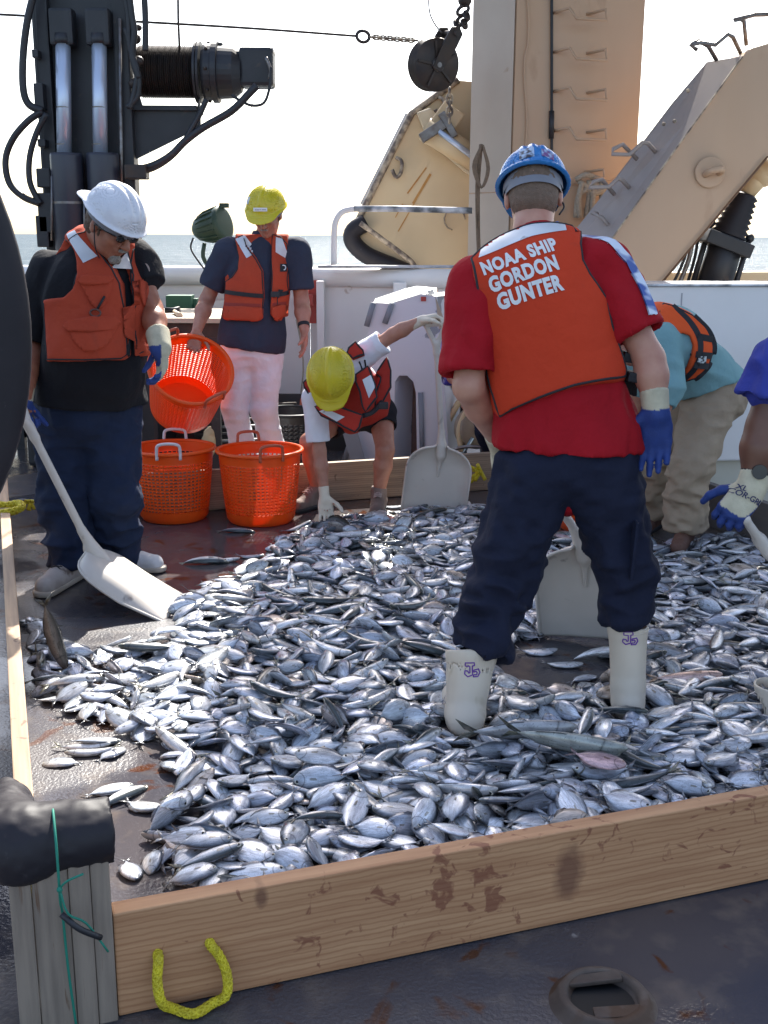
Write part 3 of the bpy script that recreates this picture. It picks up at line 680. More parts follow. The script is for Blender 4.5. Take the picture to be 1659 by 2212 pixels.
rigging()
# ------------------------------------------------------------------ black crane with its rams, hoses and winch
def crane():
    t = thing('knuckle_crane', 'black deck crane post with twin chromed rams behind the man in the white helmet', 'crane', at(180, 1000, 7.6))
    Yc = 7.7
    def P(x, y, o=0): return at(x, y, Yc - o)
    post = [at(88, 300, Yc), at(272, 300, Yc)]
    xl, xr = at(90, 400, Yc).x, at(272, 400, Yc).x
    MB().box(V((xl + xr) / 2, Yc + .22, 2.6), (xr - xl, .44, 3.6)).build('post', BLACKM, t, bevel=.02)
    MB().box(V((xl + xr) / 2, Yc + .22, .45), (xr - xl + .35, .75, .9)).build('pedestal', BLACKM, t, bevel=.03)
    MB().box(P(88, 60, .02) + V(.02, 0, 0), (.08, .1, 1.8)).build('side_rib', BLACKM, t, bevel=.01)
    MB().box(P(272, 110, .02) + V(-.02, 0, 0), (.10, .1, 2.2)).build('side_rib', BLACKM, t, bevel=.01)
    for x, xa in ((136, 148), (214, 210)):
        MB().tube([P(x, 88, .12), P(x + 3, 345, .12)], .047, 20).build('ram_rod', CHROME, t)
        MB().lathe([(.0, 0), (.055, 0), (.06, .02), (.055, .06), (.0, .06)], P(x, 95, .12) + V(0, 0, -.0), (0, 0, 1), 18).build('rod_eye', BLACKM, t)
        MB().box(P(x, 60, .1), (.15, .12, .22)).build('rod_clevis', BLACKM, t, bevel=.02)
        for yy in (232, 312): MB().lathe([(.0485, -.004), (.0485, .004)], P(x + 1, yy, .12), (0, 0, 1), 20).build('rod_band', STEEL, t)
    for x in (143, 221):
        MB().lathe([(0, 0), (.10, 0), (.104, -.02), (.104, -1.1), (0, -1.1)], P(x, 331, .14), (0, 0, 1), 28).build('ram_cylinder', NAVYM, t)
        MB().lathe([(.106, -.30), (.106, -.315)], P(x, 331, .14), (0, 0, 1), 28).build('band', STEEL, t)
    for x, y, w, h in ((98, 385, .09, .12), (94, 310, .05, .05), (88, 210, .06, .16), (103, 460, .10, .25), (96, 500, .08, .2), (80, 118, .04, .05)):
        MB().box(P(x, y, .1), (w, .1, h)).build('bracket', BLACKM, t, bevel=.008)
    MB().tube([P(112, 380, .2), P(112, 520, .2)], .008, 6).build('pipe', STEEL, t); MB().tube([P(182, 430, .2), P(182, 520, .2)], .008, 6).build('pipe', STEEL, t)
    MB().tube([P(258, 40, .1), P(262, 340, .1), P(262, 420, .1)], .012, 8).build('pipe', STEEL, t)
    H = [([(80, -40), (60, 40), (50, 120), (50, 190), (62, 225), (92, 240)], .024), ([(92, 240), (60, 262), (28, 300), (12, 345), (20, 395), (50, 425), (86, 440)], .022),
         ([(100, 245), (78, 290), (64, 340), (64, 390), (78, 425), (88, 440)], .020), ([(276, -40), (284, 30), (290, 70), (286, 120), (300, 170)], .022),
         ([(262, -40), (276, 30), (280, 100), (296, 150), (290, 200), (280, 235)], .018), ([(310, -40), (314, 40), (314, 110)], .020),
         ([(270, 60), (286, 120), (300, 170), (296, 210), (274, 232)], .016), ([(280, 370), (330, 358), (370, 335), (400, 305), (440, 275), (500, 240), (540, 200), (555, 185)], .024),
         ([(280, 378), (330, 364), (366, 342), (392, 315), (410, 285), (430, 250), (446, 215)], .018),
         ([(500, 205), (520, 218), (545, 228), (570, 222), (582, 190), (586, 145)], .009)]
    for pts, r_ in H: MB().tube(bez(*[P(x, y, .16) for x, y in pts], n=36), r_, 8).build('hose', BLACKM, t)
    MB().box(P(296, 372, .16), (.14, .12, .09)).build('hose_clamp', DARKST, t, bevel=.01)
    for k in range(7):
        x, y = 300 - k % 3 * 6, 60 + k * 24; MB().sphere(P(x, y, .12), .02 + .012 * (k % 2), 8, 6).build('fitting', DARKST, t)
    g = [P(x, y, .0) for x, y in ((268, 262), (432, 262), (432, 272), (418, 284), (275, 392), (268, 392))]
    MB().poly3([P(x, y, 0) for x, y in ((268, 206), (300, 206), (310, 236), (424, 238), (431, 210), (433, 268), (422, 280), (276, 352), (268, 352))], (0, .03, 0)).build('gusset', BLACKM, t)
    MB().box((P(350, 238, -.12)), (.5, .3, .03)).build('winch_shelf', BLACKM, t)
    w = thing('winch', 'black winch with rope-wound drum and motor bolted to the crane post', 'winch', P(440, 160))
    Z = V(1, 0, -.01); a = P(300, 155, -.1); L = (P(428, 157, -.1) - a).length
    prof = [(0, 0), (.155, 0), (.155, .012)]; n = 26
    for i in range(n + 1):
        h = .012 + (L - .03) * i / n; prof.append((.150 - .0045 * (i % 3 == 1), h)); prof.append((.162, h + (L - .03) / n * .5))
    prof += [(.155, L), (0, L)]
    MB().lathe(prof, a, Z, 32, smooth=False).build('drum', DARKST, w)
    for x in (424, 431): MB().lathe([(0, 0), (.19, 0), (.19, .015), (0, .015)], P(x, 157, -.1), Z, 36, smooth=False).build('flange', BLACKM, w)
    MB().lathe([(0, 0), (.165, 0), (.175, .02), (.175, .06), (.19, .065), (.19, .10), (.165, .105), (.160, .20), (.12, .25), (0, .25)], P(440, 156, -.1), Z, 32, smooth=False).build('gearbox', BLACKM, w)
    MB().box(P(525, 135, -.1), (.12, .16, .12)).build('coupling', BLACKM, w, bevel=.015)
    MB().box(P(556, 148, -.1), (.22, .2, .24)).build('motor', BLACKM, w, bevel=.025)
    MB().box(P(470, 99, -.1), (.07, .08, .03)).build('filler_cap', BLACKM, w, bevel=.006)
    MB().box(P(566, 112, -.1), (.16, .16, .03)).build('motor_cover', STEEL, w, bevel=.006)
    MB().tube(bez(P(574, 124, .06), P(584, 150, .06), P(582, 170, .06), n=8), .012, 8).build('pipe_elbow', STEEL, w)
    MB().tube(bez(P(548, 212, .0), P(540, 250, .0), P(552, 262), P(548, 235), P(575, 255), P(576, 275), n=24), .0025, 5).build('loose_wire', STEEL, w)
    for k in range(8):
        q = k * math.pi / 4; MB().sphere(P(452, 156, -.1) + V(0, math.cos(q), math.sin(q)) * .178, .012, 6, 5).build('bolt', DARKST, w)
crane()

# ------------------------------------------------------------------ flood lamp, green box, bench with hammer, red valve
def lamp():
    t = thing('flood_lamp', 'dark green finned flood lamp on a white post at the bulwark', 'flood lamp', at(445, 610, 8.7))
    c = at(452, 490, 8.7); ax = V(.82, -.35, .22).normalized(); X, Y, Z = frame_from(ax)
    prof = [(0, -.13), (.05, -.125), (.085, -.09), (.105, -.02), (.115, .06), (.12, .09), (.125, .10), (.125, .135), (.105, .14), (0, .13)]
    gm = mat('green_cast', (.045, .085, .055), .55, c2=(.03, .06, .04), scale=10, bump=.15)
    MB().lathe(prof, c, ax, 28).build('housing', gm, t)
    for k in range(16):
        q = k * math.pi / 8; d = X * math.cos(q) + Y * math.sin(q)
        m = MB(); m.prism([(-.12, .0), (-.10, .07), (-.06, .10), (.0, .122), (.10, .132), (.10, .09), (-.02, .06)], c, ax, d, .007); m.build('fin', gm, t)
    MB().tube(bez(c - X * .0 + V(-.04, 0, -.12), c + V(-.05, -.02, -.22), c + V(.0, 0, -.30), c + V(.05, 0, -.31), n=10), .016, 8).build('yoke', gm, t)
    MB().box(c + V(.12, -.02, .155), (.07, .05, .035)).build('latch', gm, t, bevel=.005)
    b = c + V(.03, 0, -.30)
    MB().lathe([(0, 0), (.06, 0), (.06, .03), (.04, .05), (0, .05)], b - ZZ * .04, (0, 0, 1), 16).build('foot', DARKST, t)
    MB().lathe([(0, 0), (.085, 0), (.085, .20), (0, .20)], b - ZZ * .24, (0, 0, 1), 20).build('post', WHITE, t)
    MB().tube(bez(c + V(-.12, -.02, -.08), c + V(-.14, -.02, -.16), c + V(-.08, -.03, -.26), c + V(.0, -.04, -.36), n=16), .007, 6).build('cable', BLACKM, t)
lamp()
def small_gear():
    q = at(390, 662, 8.6)
    m = MB(); m.box(q, (.19, .16, .17)); m.box(q + V(.115, .02, 0), (.03, .1, .12)); m.build('junction_box', GREENP, label='small dark green steel box on the white bulwark wall', cat='box', bevel=.004)
    t = thing('workbench', 'plank-topped dark workbench against the bulwark holding a hammer', 'workbench', at(420, 1000, 7.9))
    pl = [at(300, 702, 7.6), at(470, 716, 7.35), at(466, 688, 8.3), at(300, 684, 8.3)]; zt = pl[0].z
    top = [V(-2.9, 7.35, .995), V(-1.06, 7.35, .995), V(-1.13, 8.35, .995), V(-3.1, 8.35, .995)]
    MB().poly3(top, (0, 0, .03)).build('tabletop', mat('bleached_board', (.50, .43, .33), .7, c2=(.40, .34, .26), scale=3, stretch=(1, 12, 12), bump=.1), t)
    MB().box((-2.0, 7.42, .945), (1.85, .05, .09)).build('apron', DARKST, t)
    for x in (-2.7, -1.12):
        for y in (7.42, 8.25): MB().box((x, y, .45), (.06, .06, .9)).build('leg', BLACKM, t)
    MB().box((-2.0, 8.3, .5), (1.9, .04, .85)).build('back_board', BLACKM, t)
    h = thing('hammer', 'black-headed hammer with a pale wooden handle lying on the bench', 'hammer', at(378, 698, 7.7))
    c = at(375, 696, 7.75); c.z = 1.045
    MB().tube([c + V(-.055, 0, .005), c + V(.0, .0, .005), c + V(.045, 0.0, .005)], [.02, .018, .028], 12).build('head', BLACKM, h)
    MB().tube([c + V(.0, .02, 0), c + V(.05, -.14, -.005), c + V(.10, -.30, -.01)], [.013, .014, .019], 10).build('handle', mat('hickory', (.58, .46, .34), .6), h)
    v = thing('valve_station', 'red hydrant valve on a red back plate on the white bulwark', 'valve', at(672, 650, 8.8))
    q = at(677, 652, 8.85)
    MB().box(q, (.085, .012, .33)).build('back_plate', REDP, v); MB().box(at(664, 648, 8.8), (.09, .08, .09)).build('valve_body', REDP, v, bevel=.012)
    MB().tube([at(661, 618, 8.78), at(661, 690, 8.78)], .022, 12).build('riser', REDP, v)
    MB().tube([at(655, 600, 8.76), at(656, 632, 8.76)], .02, 12).build('nozzle', STEEL, v)
    MB().tube([at(650, 646, 8.76), at(640, 646, 8.76)], .045, 14).build('wheel', REDP, v)
    MB().tube(bez(at(640, 690, 8.8), at(650, 740, 8.8), at(655, 800, 8.8), at(645, 900, 8.8), at(647, 955, 8.8), n=20), .007, 6).build('loose_line', ROPE, label='thin pale line hanging down the bulwark below the red valve', cat='line')
    # dark gear stowed low along the bulwark
    r_ = thing('cable_rack', 'low dark rack of steel tubes at the foot of the bulwark', 'rack', at(450, 985, 7.6))
    for k in range(7): MB().tube([at(420, 880 + k * 15, 7.9 - .05 * k), at(640, 872 + k * 15, 7.9 - .05 * k)], .012, 8).build('tube', STEEL if k % 2 else DARKST, r_)
    MB().box(at(520, 930, 8.2), (1.6, .03, .55)).build('back_plate', BLACKM, r_)
    pp = at(452, 958, 7.4); s = SDF(.008); s.ell(pp, (.05, .03, .10), k=.02).ell(pp + V(.01, 0, .06), (.03, .02, .06), k=.02)
    s.build('bait_bag', mat('tan_cloth', (.45, .36, .22), .85, c2=(.3, .24, .15), bump=.4), label='limp yellowish cloth bag hanging low behind the left orange baskets', cat='bag', disp=lambda P: .006 * vnoise(P * 40))
    # dark recess and bench on the far side of the big shovel
    b = thing('service_bench', 'dark steel bench frame behind the upright white shovel', 'bench', at(1010, 985, 7.9))
    MB().box(at(1010, 815, 8.2), (.72, .5, .05)).build('bench_top', mat('worn_board', (.30, .22, .14), .7, c2=(.2, .14, .09)), b)
    MB().box(at(1010, 900, 8.45), (.74, .03, .62)).build('back_panel', BLACKM, b); MB().box(at(1002, 900, 7.95), (.05, .05, .62)).build('leg', BLACKM, b)
    MB().box(at(1010, 862, 8.2), (.66, .3, .03)).build('shelf', DARKST, b)
    sh = thing('snatch_block', 'pale tan cable sheave between curved cheek plates beside the upright shovel', 'pulley', at(1022, 985, 7.75))
    c = at(1025, 925, 7.75); ax = V(.5, -.85, .1).normalized()
    MB().lathe([(0, -.05), (.14, -.05), (.145, -.03), (.11, 0), (.145, .03), (.14, .05), (0, .05)], c, ax, 30).build('sheave', mat('grey_tan_cast', (.36, .28, .20), .5, c2=(.26, .2, .15), bump=.1), sh)
    X, Y, Z = frame_from(ax, (0, 0, 1))
    for s_ in (-1, 1): MB().tube(bez(c + ax * .08 * s_ + V(-.13, 0, -.16), c + ax * .08 * s_ + V(-.15, 0, 0), c + ax * .08 * s_ + V(-.08, 0, .16), c + ax * .08 * s_ + V(-.02, 0, .25), n=12), .022, 8).build('cheek', TANPALE, sh)
    MB().tube([c + ax * .06, c + ax * .09], .03, 12).build('hub', STEEL, sh)
    MB().tube([c + V(-.02, -.1, -.05), c + V(-.09, -.12, -.17)], .012, 8).build('lever', mat('galvanised', (.35, .42, .45), .4, .6), sh)
    w = MB(); w.tube(bez(at(958, 985, 7.35), at(990, 968, 7.3), at(1030, 965, 7.25), at(1075, 972, 7.2), n=16), .012, 8); w.build('wire_strand', STEEL, label='grey wire strand lying along the far plank beside the shovel', cat='wire rope')
small_gear()

# ------------------------------------------------------------------ white stanchion with an arched opening
def stanchion():
    t = thing('tapered_stanchion', 'patch-painted white tapered steel stanchion with a brown arched opening', 'stanchion', at(850, 985, 7.7))
    Y0 = 7.75
    def D(zx, zy): return (605 + .2918 * zx, 553 + .2918 * zy)
    out = [D(480, 1560), D(690, 345), D(820, 350), D(1045, 280), D(1150, 300), D(1215, 900), D(1255, 1560), D(1015, 1560), D(1005, 1010), D(985, 930), D(940, 885), D(880, 885), D(850, 930), D(835, 1560)]
    face = [at(x, y, Y0) for x, y in out]; n = len(face); dv = V(.25, .42, 0)
    back = [p + dv for p in face]
    bm = bmesh.new(); vs = [bm.verts.new(p) for p in face]; vb = [bm.verts.new(p) for p in back]
    f = bm.faces.new(vs); g = bm.faces.new(vb[::-1])
    for i in range(n): bm.faces.new((vs[(i + 1) % n], vs[i], vb[i], vb[(i + 1) % n]))
    bmesh.ops.triangulate(bm, faces=[f, g]); bmesh.ops.recalc_face_normals(bm, faces=bm.faces)
    me = bpy.data.meshes.new('s'); bm.to_mesh(me); bm.free()
    link('body', me, mat('patched_white', (.60, .58, .62), .45, c2=(.56, .54, .57), scale=2.5, stain=(.24, .24, .26), st_scale=2.6, st_thr=.60, sharp=.01, bump=.08), t)
    cap = [at(*D(690, 345), Y0 - .004), at(*D(820, 350), Y0 - .004), at(*D(1045, 280), Y0 - .004), at(*D(1150, 300), Y0 - .004)]
    top = [at(*D(705, 315), Y0 + .3), at(*D(935, 238), Y0 + .3), at(*D(1010, 222), Y0 + .3), at(*D(1160, 235), Y0 + .3)]
    m = MB(); m.add([cap[0], cap[1], cap[2], cap[3], top[3], top[2], top[1], top[0]], [(0, 1, 6, 7), (1, 2, 5, 6), (2, 3, 4, 5)]); m.build('bevelled_cap', mat('pale_green_grey', (.42, .50, .50), .5, c2=(.55, .50, .46), scale=5, bump=.1), t)
    sd_ = [cap[3], at(*D(1215, 900), Y0 - .004), top[3] + V(.32, 0, -.9), top[3]]; MB().add(sd_, [(0, 1, 2, 3)]).build('side_face', mat('dull_tan', (.40, .30, .22), .55, c2=(.30, .22, .18), scale=4), t)
    MB().tube([at(*D(690, 345), Y0 - .01), at(*D(640, 520), Y0 - .01)], .022, 6).build('grey_corner', mat('primer_grey', (.2, .21, .24), .6), t)
    MB().tube([at(*D(830, 350), Y0 - .01), at(*D(775, 500), Y0 - .01)], .022, 6).build('grey_corner', mat('primer_grey', (.2, .21, .24), .6), t)
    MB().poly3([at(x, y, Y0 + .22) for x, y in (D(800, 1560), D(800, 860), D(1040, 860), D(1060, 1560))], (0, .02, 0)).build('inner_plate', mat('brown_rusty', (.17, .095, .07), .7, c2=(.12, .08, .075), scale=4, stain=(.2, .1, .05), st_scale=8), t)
    for a, b_ in ((D(1040, 1010), D(1055, 1560)), (D(520, 1370), D(460, 1560))):
        MB().tube([at(*a, Y0 - .003), at(*b_, Y0 - .003)], .02, 6).build('grey_patch', mat('primer_grey', (.2, .21, .24), .6), t)
    MB().box(at(*D(1062, 318), Y0 - .01), (.035, .006, .03)).build('red_tab', REDP, t)
    MB().box(at(*D(540, 1380), Y0 - .12), (.10, .02, .34), (.9, .1, .25)).build('base_foot', mat('primer_grey', (.2, .21, .24), .6), t)
stanchion()

# ------------------------------------------------------------------ the wooden pen
def plank(name, label, p0, p1, m, inside, h=PH, th=PT, z0=0.004, parent=None, local=True):
    """a board standing on edge from p0 to p1, thickness towards 'inside'; local X runs along the grain"""
    p0, p1 = Vector(p0), Vector(p1); d = (p1 - p0); L = d.length; d.normalize(); n = ZZ.cross(d)
    if n.dot(inside) < 0: n = -n
    o = bpy.data.objects.new(name, None); 
    mb = MB(); seg = 1
    mb.box((L / 2, 0, h / 2), (L, th, h)); me = mb.mesh('m', bevel=.004)
    ob = bpy.data.objects.new(name, me); SC.collection.objects.link(ob); me.materials.append(m); bpy.data.objects.remove(o)
    ang = math.atan2(d.y, d.x); ob.rotation_euler = (0, 0, ang); ob.location = p0 + n * th / 2 + ZZ * z0
    ob['label'] = label; ob['category'] = 'plank'; return ob
NP = plank('near_plank', 'long pine board on edge spattered with blood along the bottom front of the fish pen', C0, C0 + E1 * PW, WOOD, E2)
plank('left_plank', 'sunlit worn board running up the left edge of the fish pen', C0 - E1 * .13 + E2 * .20, C0 - E1 * .13 + E2 * 4.4, WOODWORN, -E1)
plank('far_plank', 'long board on edge closing the far side of the fish pen behind the bending girl', C0 + E2 * 4.25 + E1 * .06, C0 + E2 * 4.25 + E1 * (PW + .0), WOODG, E2)
plank('right_plank', 'grey wet board at the right side of the fish pen by the white wall', C0 + E1 * PW - V(.0, 0, 0) + E2 * .1, C0 + E1 * PW + E2 * 4.2, mat('wet_board', (.16, .14, .125), .6, c2=(.11, .10, .095), scale=3, stretch=(1, 10, 10), bump=.1), E1)
def corner():
    t = thing('corner_post', 'weathered grey timber corner post bolted to the near left end of the pen', 'post', C0)
    # face in line with the near plank
    base = C0 - E1 * .190 - E2 * .01
    for k, (a, w) in enumerate(((0, .041), (.041, .069), (.110, .041), (.151, .038))):
        MB().box(base + E1 * (a + w / 2) + E2 * .05 + ZZ * .185, (w - .0006, .10 - .006 * (k % 2), .37 + .004 * (k % 2)), E1, E2).build('board', mat('grey_timber', (.27, .215, .17), .75, c2=(.19, .15, .12), scale=4, amt=.8, stretch=(14, 14, 1), bump=.3, bscale=12, stain=(.13, .07, .04), st_scale=5, st_thr=.62), t, bevel=.004)
    s = SDF(.006)
    # split black pipe insulation bent over the corner
    a, b, c = C0 - E1 * .185 + E2 * .05 + ZZ * .395, C0 + E1 * .022 + E2 * .04 + ZZ * .392, C0 - E1 * .185 + E2 * .30 + ZZ * .36
    s.cone(a + E1 * .05 + ZZ * .005, b + ZZ * .008, .070, .067, k=.03); s.cone(a + V(.0, .02, .01), c, .070, .052, k=.015); s.ell(a + V(.02, .0, -.005), (.074, .074, .074), k=.03)
    s.box(a + E1 * .14 - E2 * .0 - ZZ * .115, (.30, .052, .10), E1, E2, ZZ, rd=.01, k=.005, sub=True)
    s.cut(b - E1 * .01, E1)
    s.build('rubber_cover', RUBBER, label='black foam rubber sleeve bent over the grey corner post of the pen', cat='rubber sleeve', disp=lambda P: .004 * vnoise(P * 22) + .0015 * vnoise(P * 70))
    tr = bvh_of(s); tw = mat('green_twine', (.01, .19, .13), .7)
    x0 = C0 - E1 * .098
    pts = [x0 + E2 * .08 + ZZ * .46, x0 + E2 * .02 + ZZ * .465, x0 - E2 * .03 + ZZ * .43, x0 - E2 * .045 + ZZ * .37, x0 - E2 * .038 + ZZ * .31, x0 + E1 * .003 - E2 * .02 + ZZ * .27, x0 + E1 * .006 - E2 * .02 + ZZ * .15, x0 + E1 * .014 - E2 * .02 + ZZ * .01]
    m = MB(); m.tube(bez(*pts, n=40), .0026, 6)
    k0 = x0 - E2 * .048 + ZZ * .345
    m.tube(bez(k0, k0 + E1 * .015 - E2 * .012 + ZZ * .02, k0 + E1 * .045 - E2 * .01 + ZZ * .028, n=10), .0024, 6)
    m.tube(bez(k0, k0 + E1 * .012 - E2 * .01 - ZZ * .05, k0 + E1 * .045 - E2 * .0 - ZZ * .085, k0 + E1 * .082 + E2 * .0 - ZZ * .155, n=12), .0024, 6)
    m.sphere(k0 - E2 * .004, .006, 8, 6); m.build('green_twine', tw, label='thin green twine tied round the black rubber sleeve', cat='twine')
    MB().tube(bez(k0 - ZZ * .055, k0 + E1 * .03 - E2 * .012 - ZZ * .085, k0 + E1 * .07 - E2 * .002 - ZZ * .12, n=8), .006, 8).build('tie_strap', BLACKM, label='short black strap end dangling below the green twine knot', cat='strap')
corner()
def braided(name, label, pts, r_, n=70):
    """eight-strand look: two sets of helical strands round a core, one mesh"""
    P = bez(*pts, n=n); m = MB(); m.tube(P, r_ * .8, 8)
    for sgn in (-1, 1):
        for ph in range(4):
            L = []
            for i, p in enumerate(P):
                d = (P[min(i + 1, len(P) - 1)] - P[max(i - 1, 0)]).normalized(); x, y, _ = frame_from(d, (0.2, 1, 0.1)); q = sgn * i * .8 + ph * math.pi / 2
                L.append(p + (x * math.cos(q) + y * math.sin(q)) * r_ * .82)
            m.tube(L, r_ * .36, 5)
    return m.build(name, YROPE, label=label, cat='rope')
def rope_handles():
    def f(x, y, o=.0):      # a point on the outer face of the near plank
        d = ray(x, y); c = V(0, 0, CAMZ); q = c + d * ((C0 - c).dot(E2) / d.dot(E2)) - E2 * o
        return q if q.z > .014 else gp(x, y, .014)
    braided('rope_loop', 'braided yellow rope handle looping from two holes in the near plank', [f(341, 2058, -.01), f(340, 2064, .014), f(336, 2105, .026), f(344, 2142, .036), f(374, 2178, .045), f(418, 2190, .048), f(458, 2168, .046), f(482, 2125, .036), f(484, 2085, .024), f(468, 2052, .014), f(455, 2038, .010), f(452, 2034, -.01)], .0095)
    for a, z in ((341, 2058), (452, 2034)): MB().lathe([(.013, .0008), (0, .0012)], f(a, z), -E2, 16).build('rope_hole_shade', BLACKM, NP)  # flat black discs painted on as the shade inside the holes
    g = at(60, 1095, 6.0); braided('rope_loop', 'yellow rope loop sticking out at the far left of the pen', [at(-30, 1085, 5.4), at(10, 1092, 5.4), at(40, 1088, 5.4), at(47, 1095, 5.35), at(30, 1104, 5.3), at(-5, 1110, 5.3)], .018, n=30)
    q = at(66, 1082, 6.02); m = MB(); 
    for k in range(7): m.tube([q, q + V(rnd.uniform(-.04, .04), -.03, rnd.uniform(-.05, .04))], .009, 6)
    m.build('rope_knot', YROPE, label='small yellow rope knot on the far left end of the far plank', cat='rope knot')
    q = at(1038, 1018, 6.75); m = MB()
    for k in range(9): m.tube([q, q + V(rnd.uniform(-.07, .05), -.03, rnd.uniform(-.07, .05))], .012, 6)
    m.build('rope_knot', YROPE, label='frayed yellow rope knot on the far plank beside the red-shirted man', cat='rope knot')
    m = MB(); m.tube(bez(at(50, 1740, 2.25), at(58, 1830, 2.1), at(62, 1950, 2.0), n=8), .008, 6); m.build('rope_end', YROPE, label='bit of yellow rope squeezed beside the grey corner post', cat='rope')
rope_handles()

# ------------------------------------------------------------------ deck socket, near right; dark plate, far left edge
def socket():
    t = thing('deck_socket', 'rusty round pipe socket welded to the deck at the bottom right', 'deck socket', gp(1300, 2150))
    c = gp(1302, 2168, 0); m = mat('scaly_rust', (.055, .038, .03), .7, c2=(.10, .075, .06), scale=12, amt=1, bump=.35, bscale=30, stain=(.06, .03, .015), st_scale=8, st_thr=.5)
    MB().lathe([(.112, 0), (.100, .010), (.094, .022), (.086, .026), (.076, .024), (.072, .012), (.070, .003), (0, .003)], c, (0, 0, 1), 40).build('collar', m, t)
    MB().box(c + V(.02, -.052, .018), (.10, .035, .010), (1, .1, 0)).build('lower_lug', m, t, bevel=.003)
    MB().box(c + V(-.01, .055, .018), (.12, .03, .010), (1, .12, .05)).build('upper_lug', m, t, bevel=.003)
    MB().lathe([(.066, .004), (0, .004)], c, (0, 0, 1), 24).build('hole_shade_disc', mat('hole_shade_black', (.003, .003, .004), .6), t)  # flat black disc: the shade inside the socket put into colour
socket()
def big_disc():
    # a large rubber-faced reel flange cropping in at the left edge
    c = V(-2.165, 3.05, 1.285); Rr = 1.17
    ax = V(.42, -.9, 0).normalized(); m = MB()
    m.lathe([(0, .03), (.5, .035), (Rr - .05, .045), (Rr - .01, .035), (Rr, .01), (Rr, -.06), (Rr - .02, -.08), (0, -.08)], c, ax, 96)
    t = thing('reel', 'large scuffed black reel disc filling the left margin in front of the man', 'reel', (c.x, c.y, 0))
    m.build('flange', RUBBER, t); MB().lathe([(.10, .03), (.16, .05), (.16, .09), (.06, .10), (0, .10)], c, ax, 32).build('hub', BLACKM, t)
    b = MB(); X, Y, Z = frame_from(ax)
    for k in range(10): b.sphere(c + ax * .05 + X * math.cos(k * .628) * .45 + Y * math.sin(k * .628) * .45, .02, 8, 6)
    b.build('bolt_ring', STEEL, t); MB().tube([c - ax * .08, c - ax * 1.1], .12, 20).build('drum', DARKST, t)
    for o in (.2, .95): MB().poly3([c - ax * o + X * .06, c - ax * o - X * .06, V(c.x, c.y, 0) - ax * o - X * .3, V(c.x, c.y, 0) - ax * o + X * .3], ax * .05).build('stand', BLACKM, t)
big_disc()
# ------------------------------------------------------------------ people
SKIN = mat('skin', (.44, .215, .145), .48, c2=(.33, .13, .085), scale=22, bump=.12, bscale=70, sss=.12)
SKINP = mat('pale_skin', (.52, .28, .195), .48, c2=(.42, .185, .125), scale=20, bump=.12, bscale=70, sss=.12)
SKINT = mat('tanned_skin', (.38, .155, .09), .45, c2=(.26, .085, .05), scale=24, bump=.14, bscale=70, sss=.1)
SKIND = mat('dark_skin', (.17, .075, .045), .45, c2=(.12, .05, .03), scale=14, bump=.06, bscale=80, sss=.05)
def cloth(name, c, c2=None, rough=.85, bump=.25, **k):
    return mat(name, c, rough, c2=c2 or tuple(x * .75 for x in c), scale=k.pop('scale', 7), bump=k.pop('bump2', .55), bscale=k.pop('bscale', 26), spec=.25, **k)
NAVY = cloth('navy_cloth', (.012, .015, .035), (.009, .011, .026))
DENIM = cloth('dark_denim', (.014, .024, .060), (.010, .017, .040))
BLACKC = cloth('black_cotton', (.010, .010, .014))
REDC = cloth('red_cotton', (.36, .005, .012), (.30, .004, .010))
VESTR = cloth('vest_orange_red', (.58, .048, .014), (.50, .040, .013), scale=3, stain=(.30, .05, .03), st_scale=6, st_thr=.68, sharp=.15)
VESTD = cloth('vest_faded_orange', (.46, .066, .028), (.38, .05, .024), scale=4, stain=(.24, .05, .03), st_scale=7, st_thr=.60, sharp=.2)
VESTB = cloth('vest_dark_red', (.42, .035, .022), (.36, .03, .02), scale=4)
VESTO = cloth('vest_bright_orange', (.75, .10, .025), (.68, .09, .02), scale=4)
GREYBLUE = cloth('slate_cotton', (.035, .042, .070), (.028, .034, .056))
WHITEC = cloth('white_cotton', (.72, .72, .76), (.64, .64, .69)); WHITEJ = cloth('white_denim', (.74, .77, .82), (.66, .69, .74))
TEAL = cloth('teal_cotton', (.20, .36, .38), (.16, .30, .32)); KHAKI = cloth('khaki_cotton', (.36, .28, .20), (.29, .22, .155))
PURPLE = cloth('bright_blue_cotton', (.045, .06, .34), (.035, .045, .24))
TAPE = mat('reflective_tape', (.66, .68, .72), .35, c2=(.5, .52, .56), scale=9, stain=(.2, .2, .22), st_scale=14, st_thr=.68, bump=.1)
BLACKW = mat('black_webbing', (.012, .012, .016), .7, bump=.2, bscale=300)
CREAM = mat('cream_glove', (.52, .46, .32), .85, c2=(.42, .36, .25), scale=20, bump=.3, bscale=260)
GLOVE2 = mat('two_tone_glove', rough=.7, attr=True, amt=.15, scale=25, bump=.3, bscale=240)
LATEX = mat('latex_glove', (.66, .58, .46), .45, c2=(.58, .5, .4), scale=14, bump=.1)
RUBW = mat('white_rubber_boot', (.66, .57, .46), .4, c2=(.58, .49, .38), scale=5, stain=(.30, .22, .08), st_scale=9, st_thr=.63, sharp=.12, stretch=(1, 1, .35), bump=.06)
HAIRG = mat('grey_brown_hair', (.14, .09, .06), .8, c2=(.08, .05, .035), scale=60, bump=.7, bscale=180); HAIRS = mat('short_fair_hair', (.20, .13, .09), .85, c2=(.13, .085, .06), scale=80, bump=.6, bscale=260)
BLOND = mat('blond_hair', (.45, .30, .14), .7, c2=(.3, .18, .08), scale=60, bump=.6); BEARD = mat('grey_beard', (.42, .38, .34), .85, c2=(.22, .18, .15), scale=90, bump=.8, bscale=260)
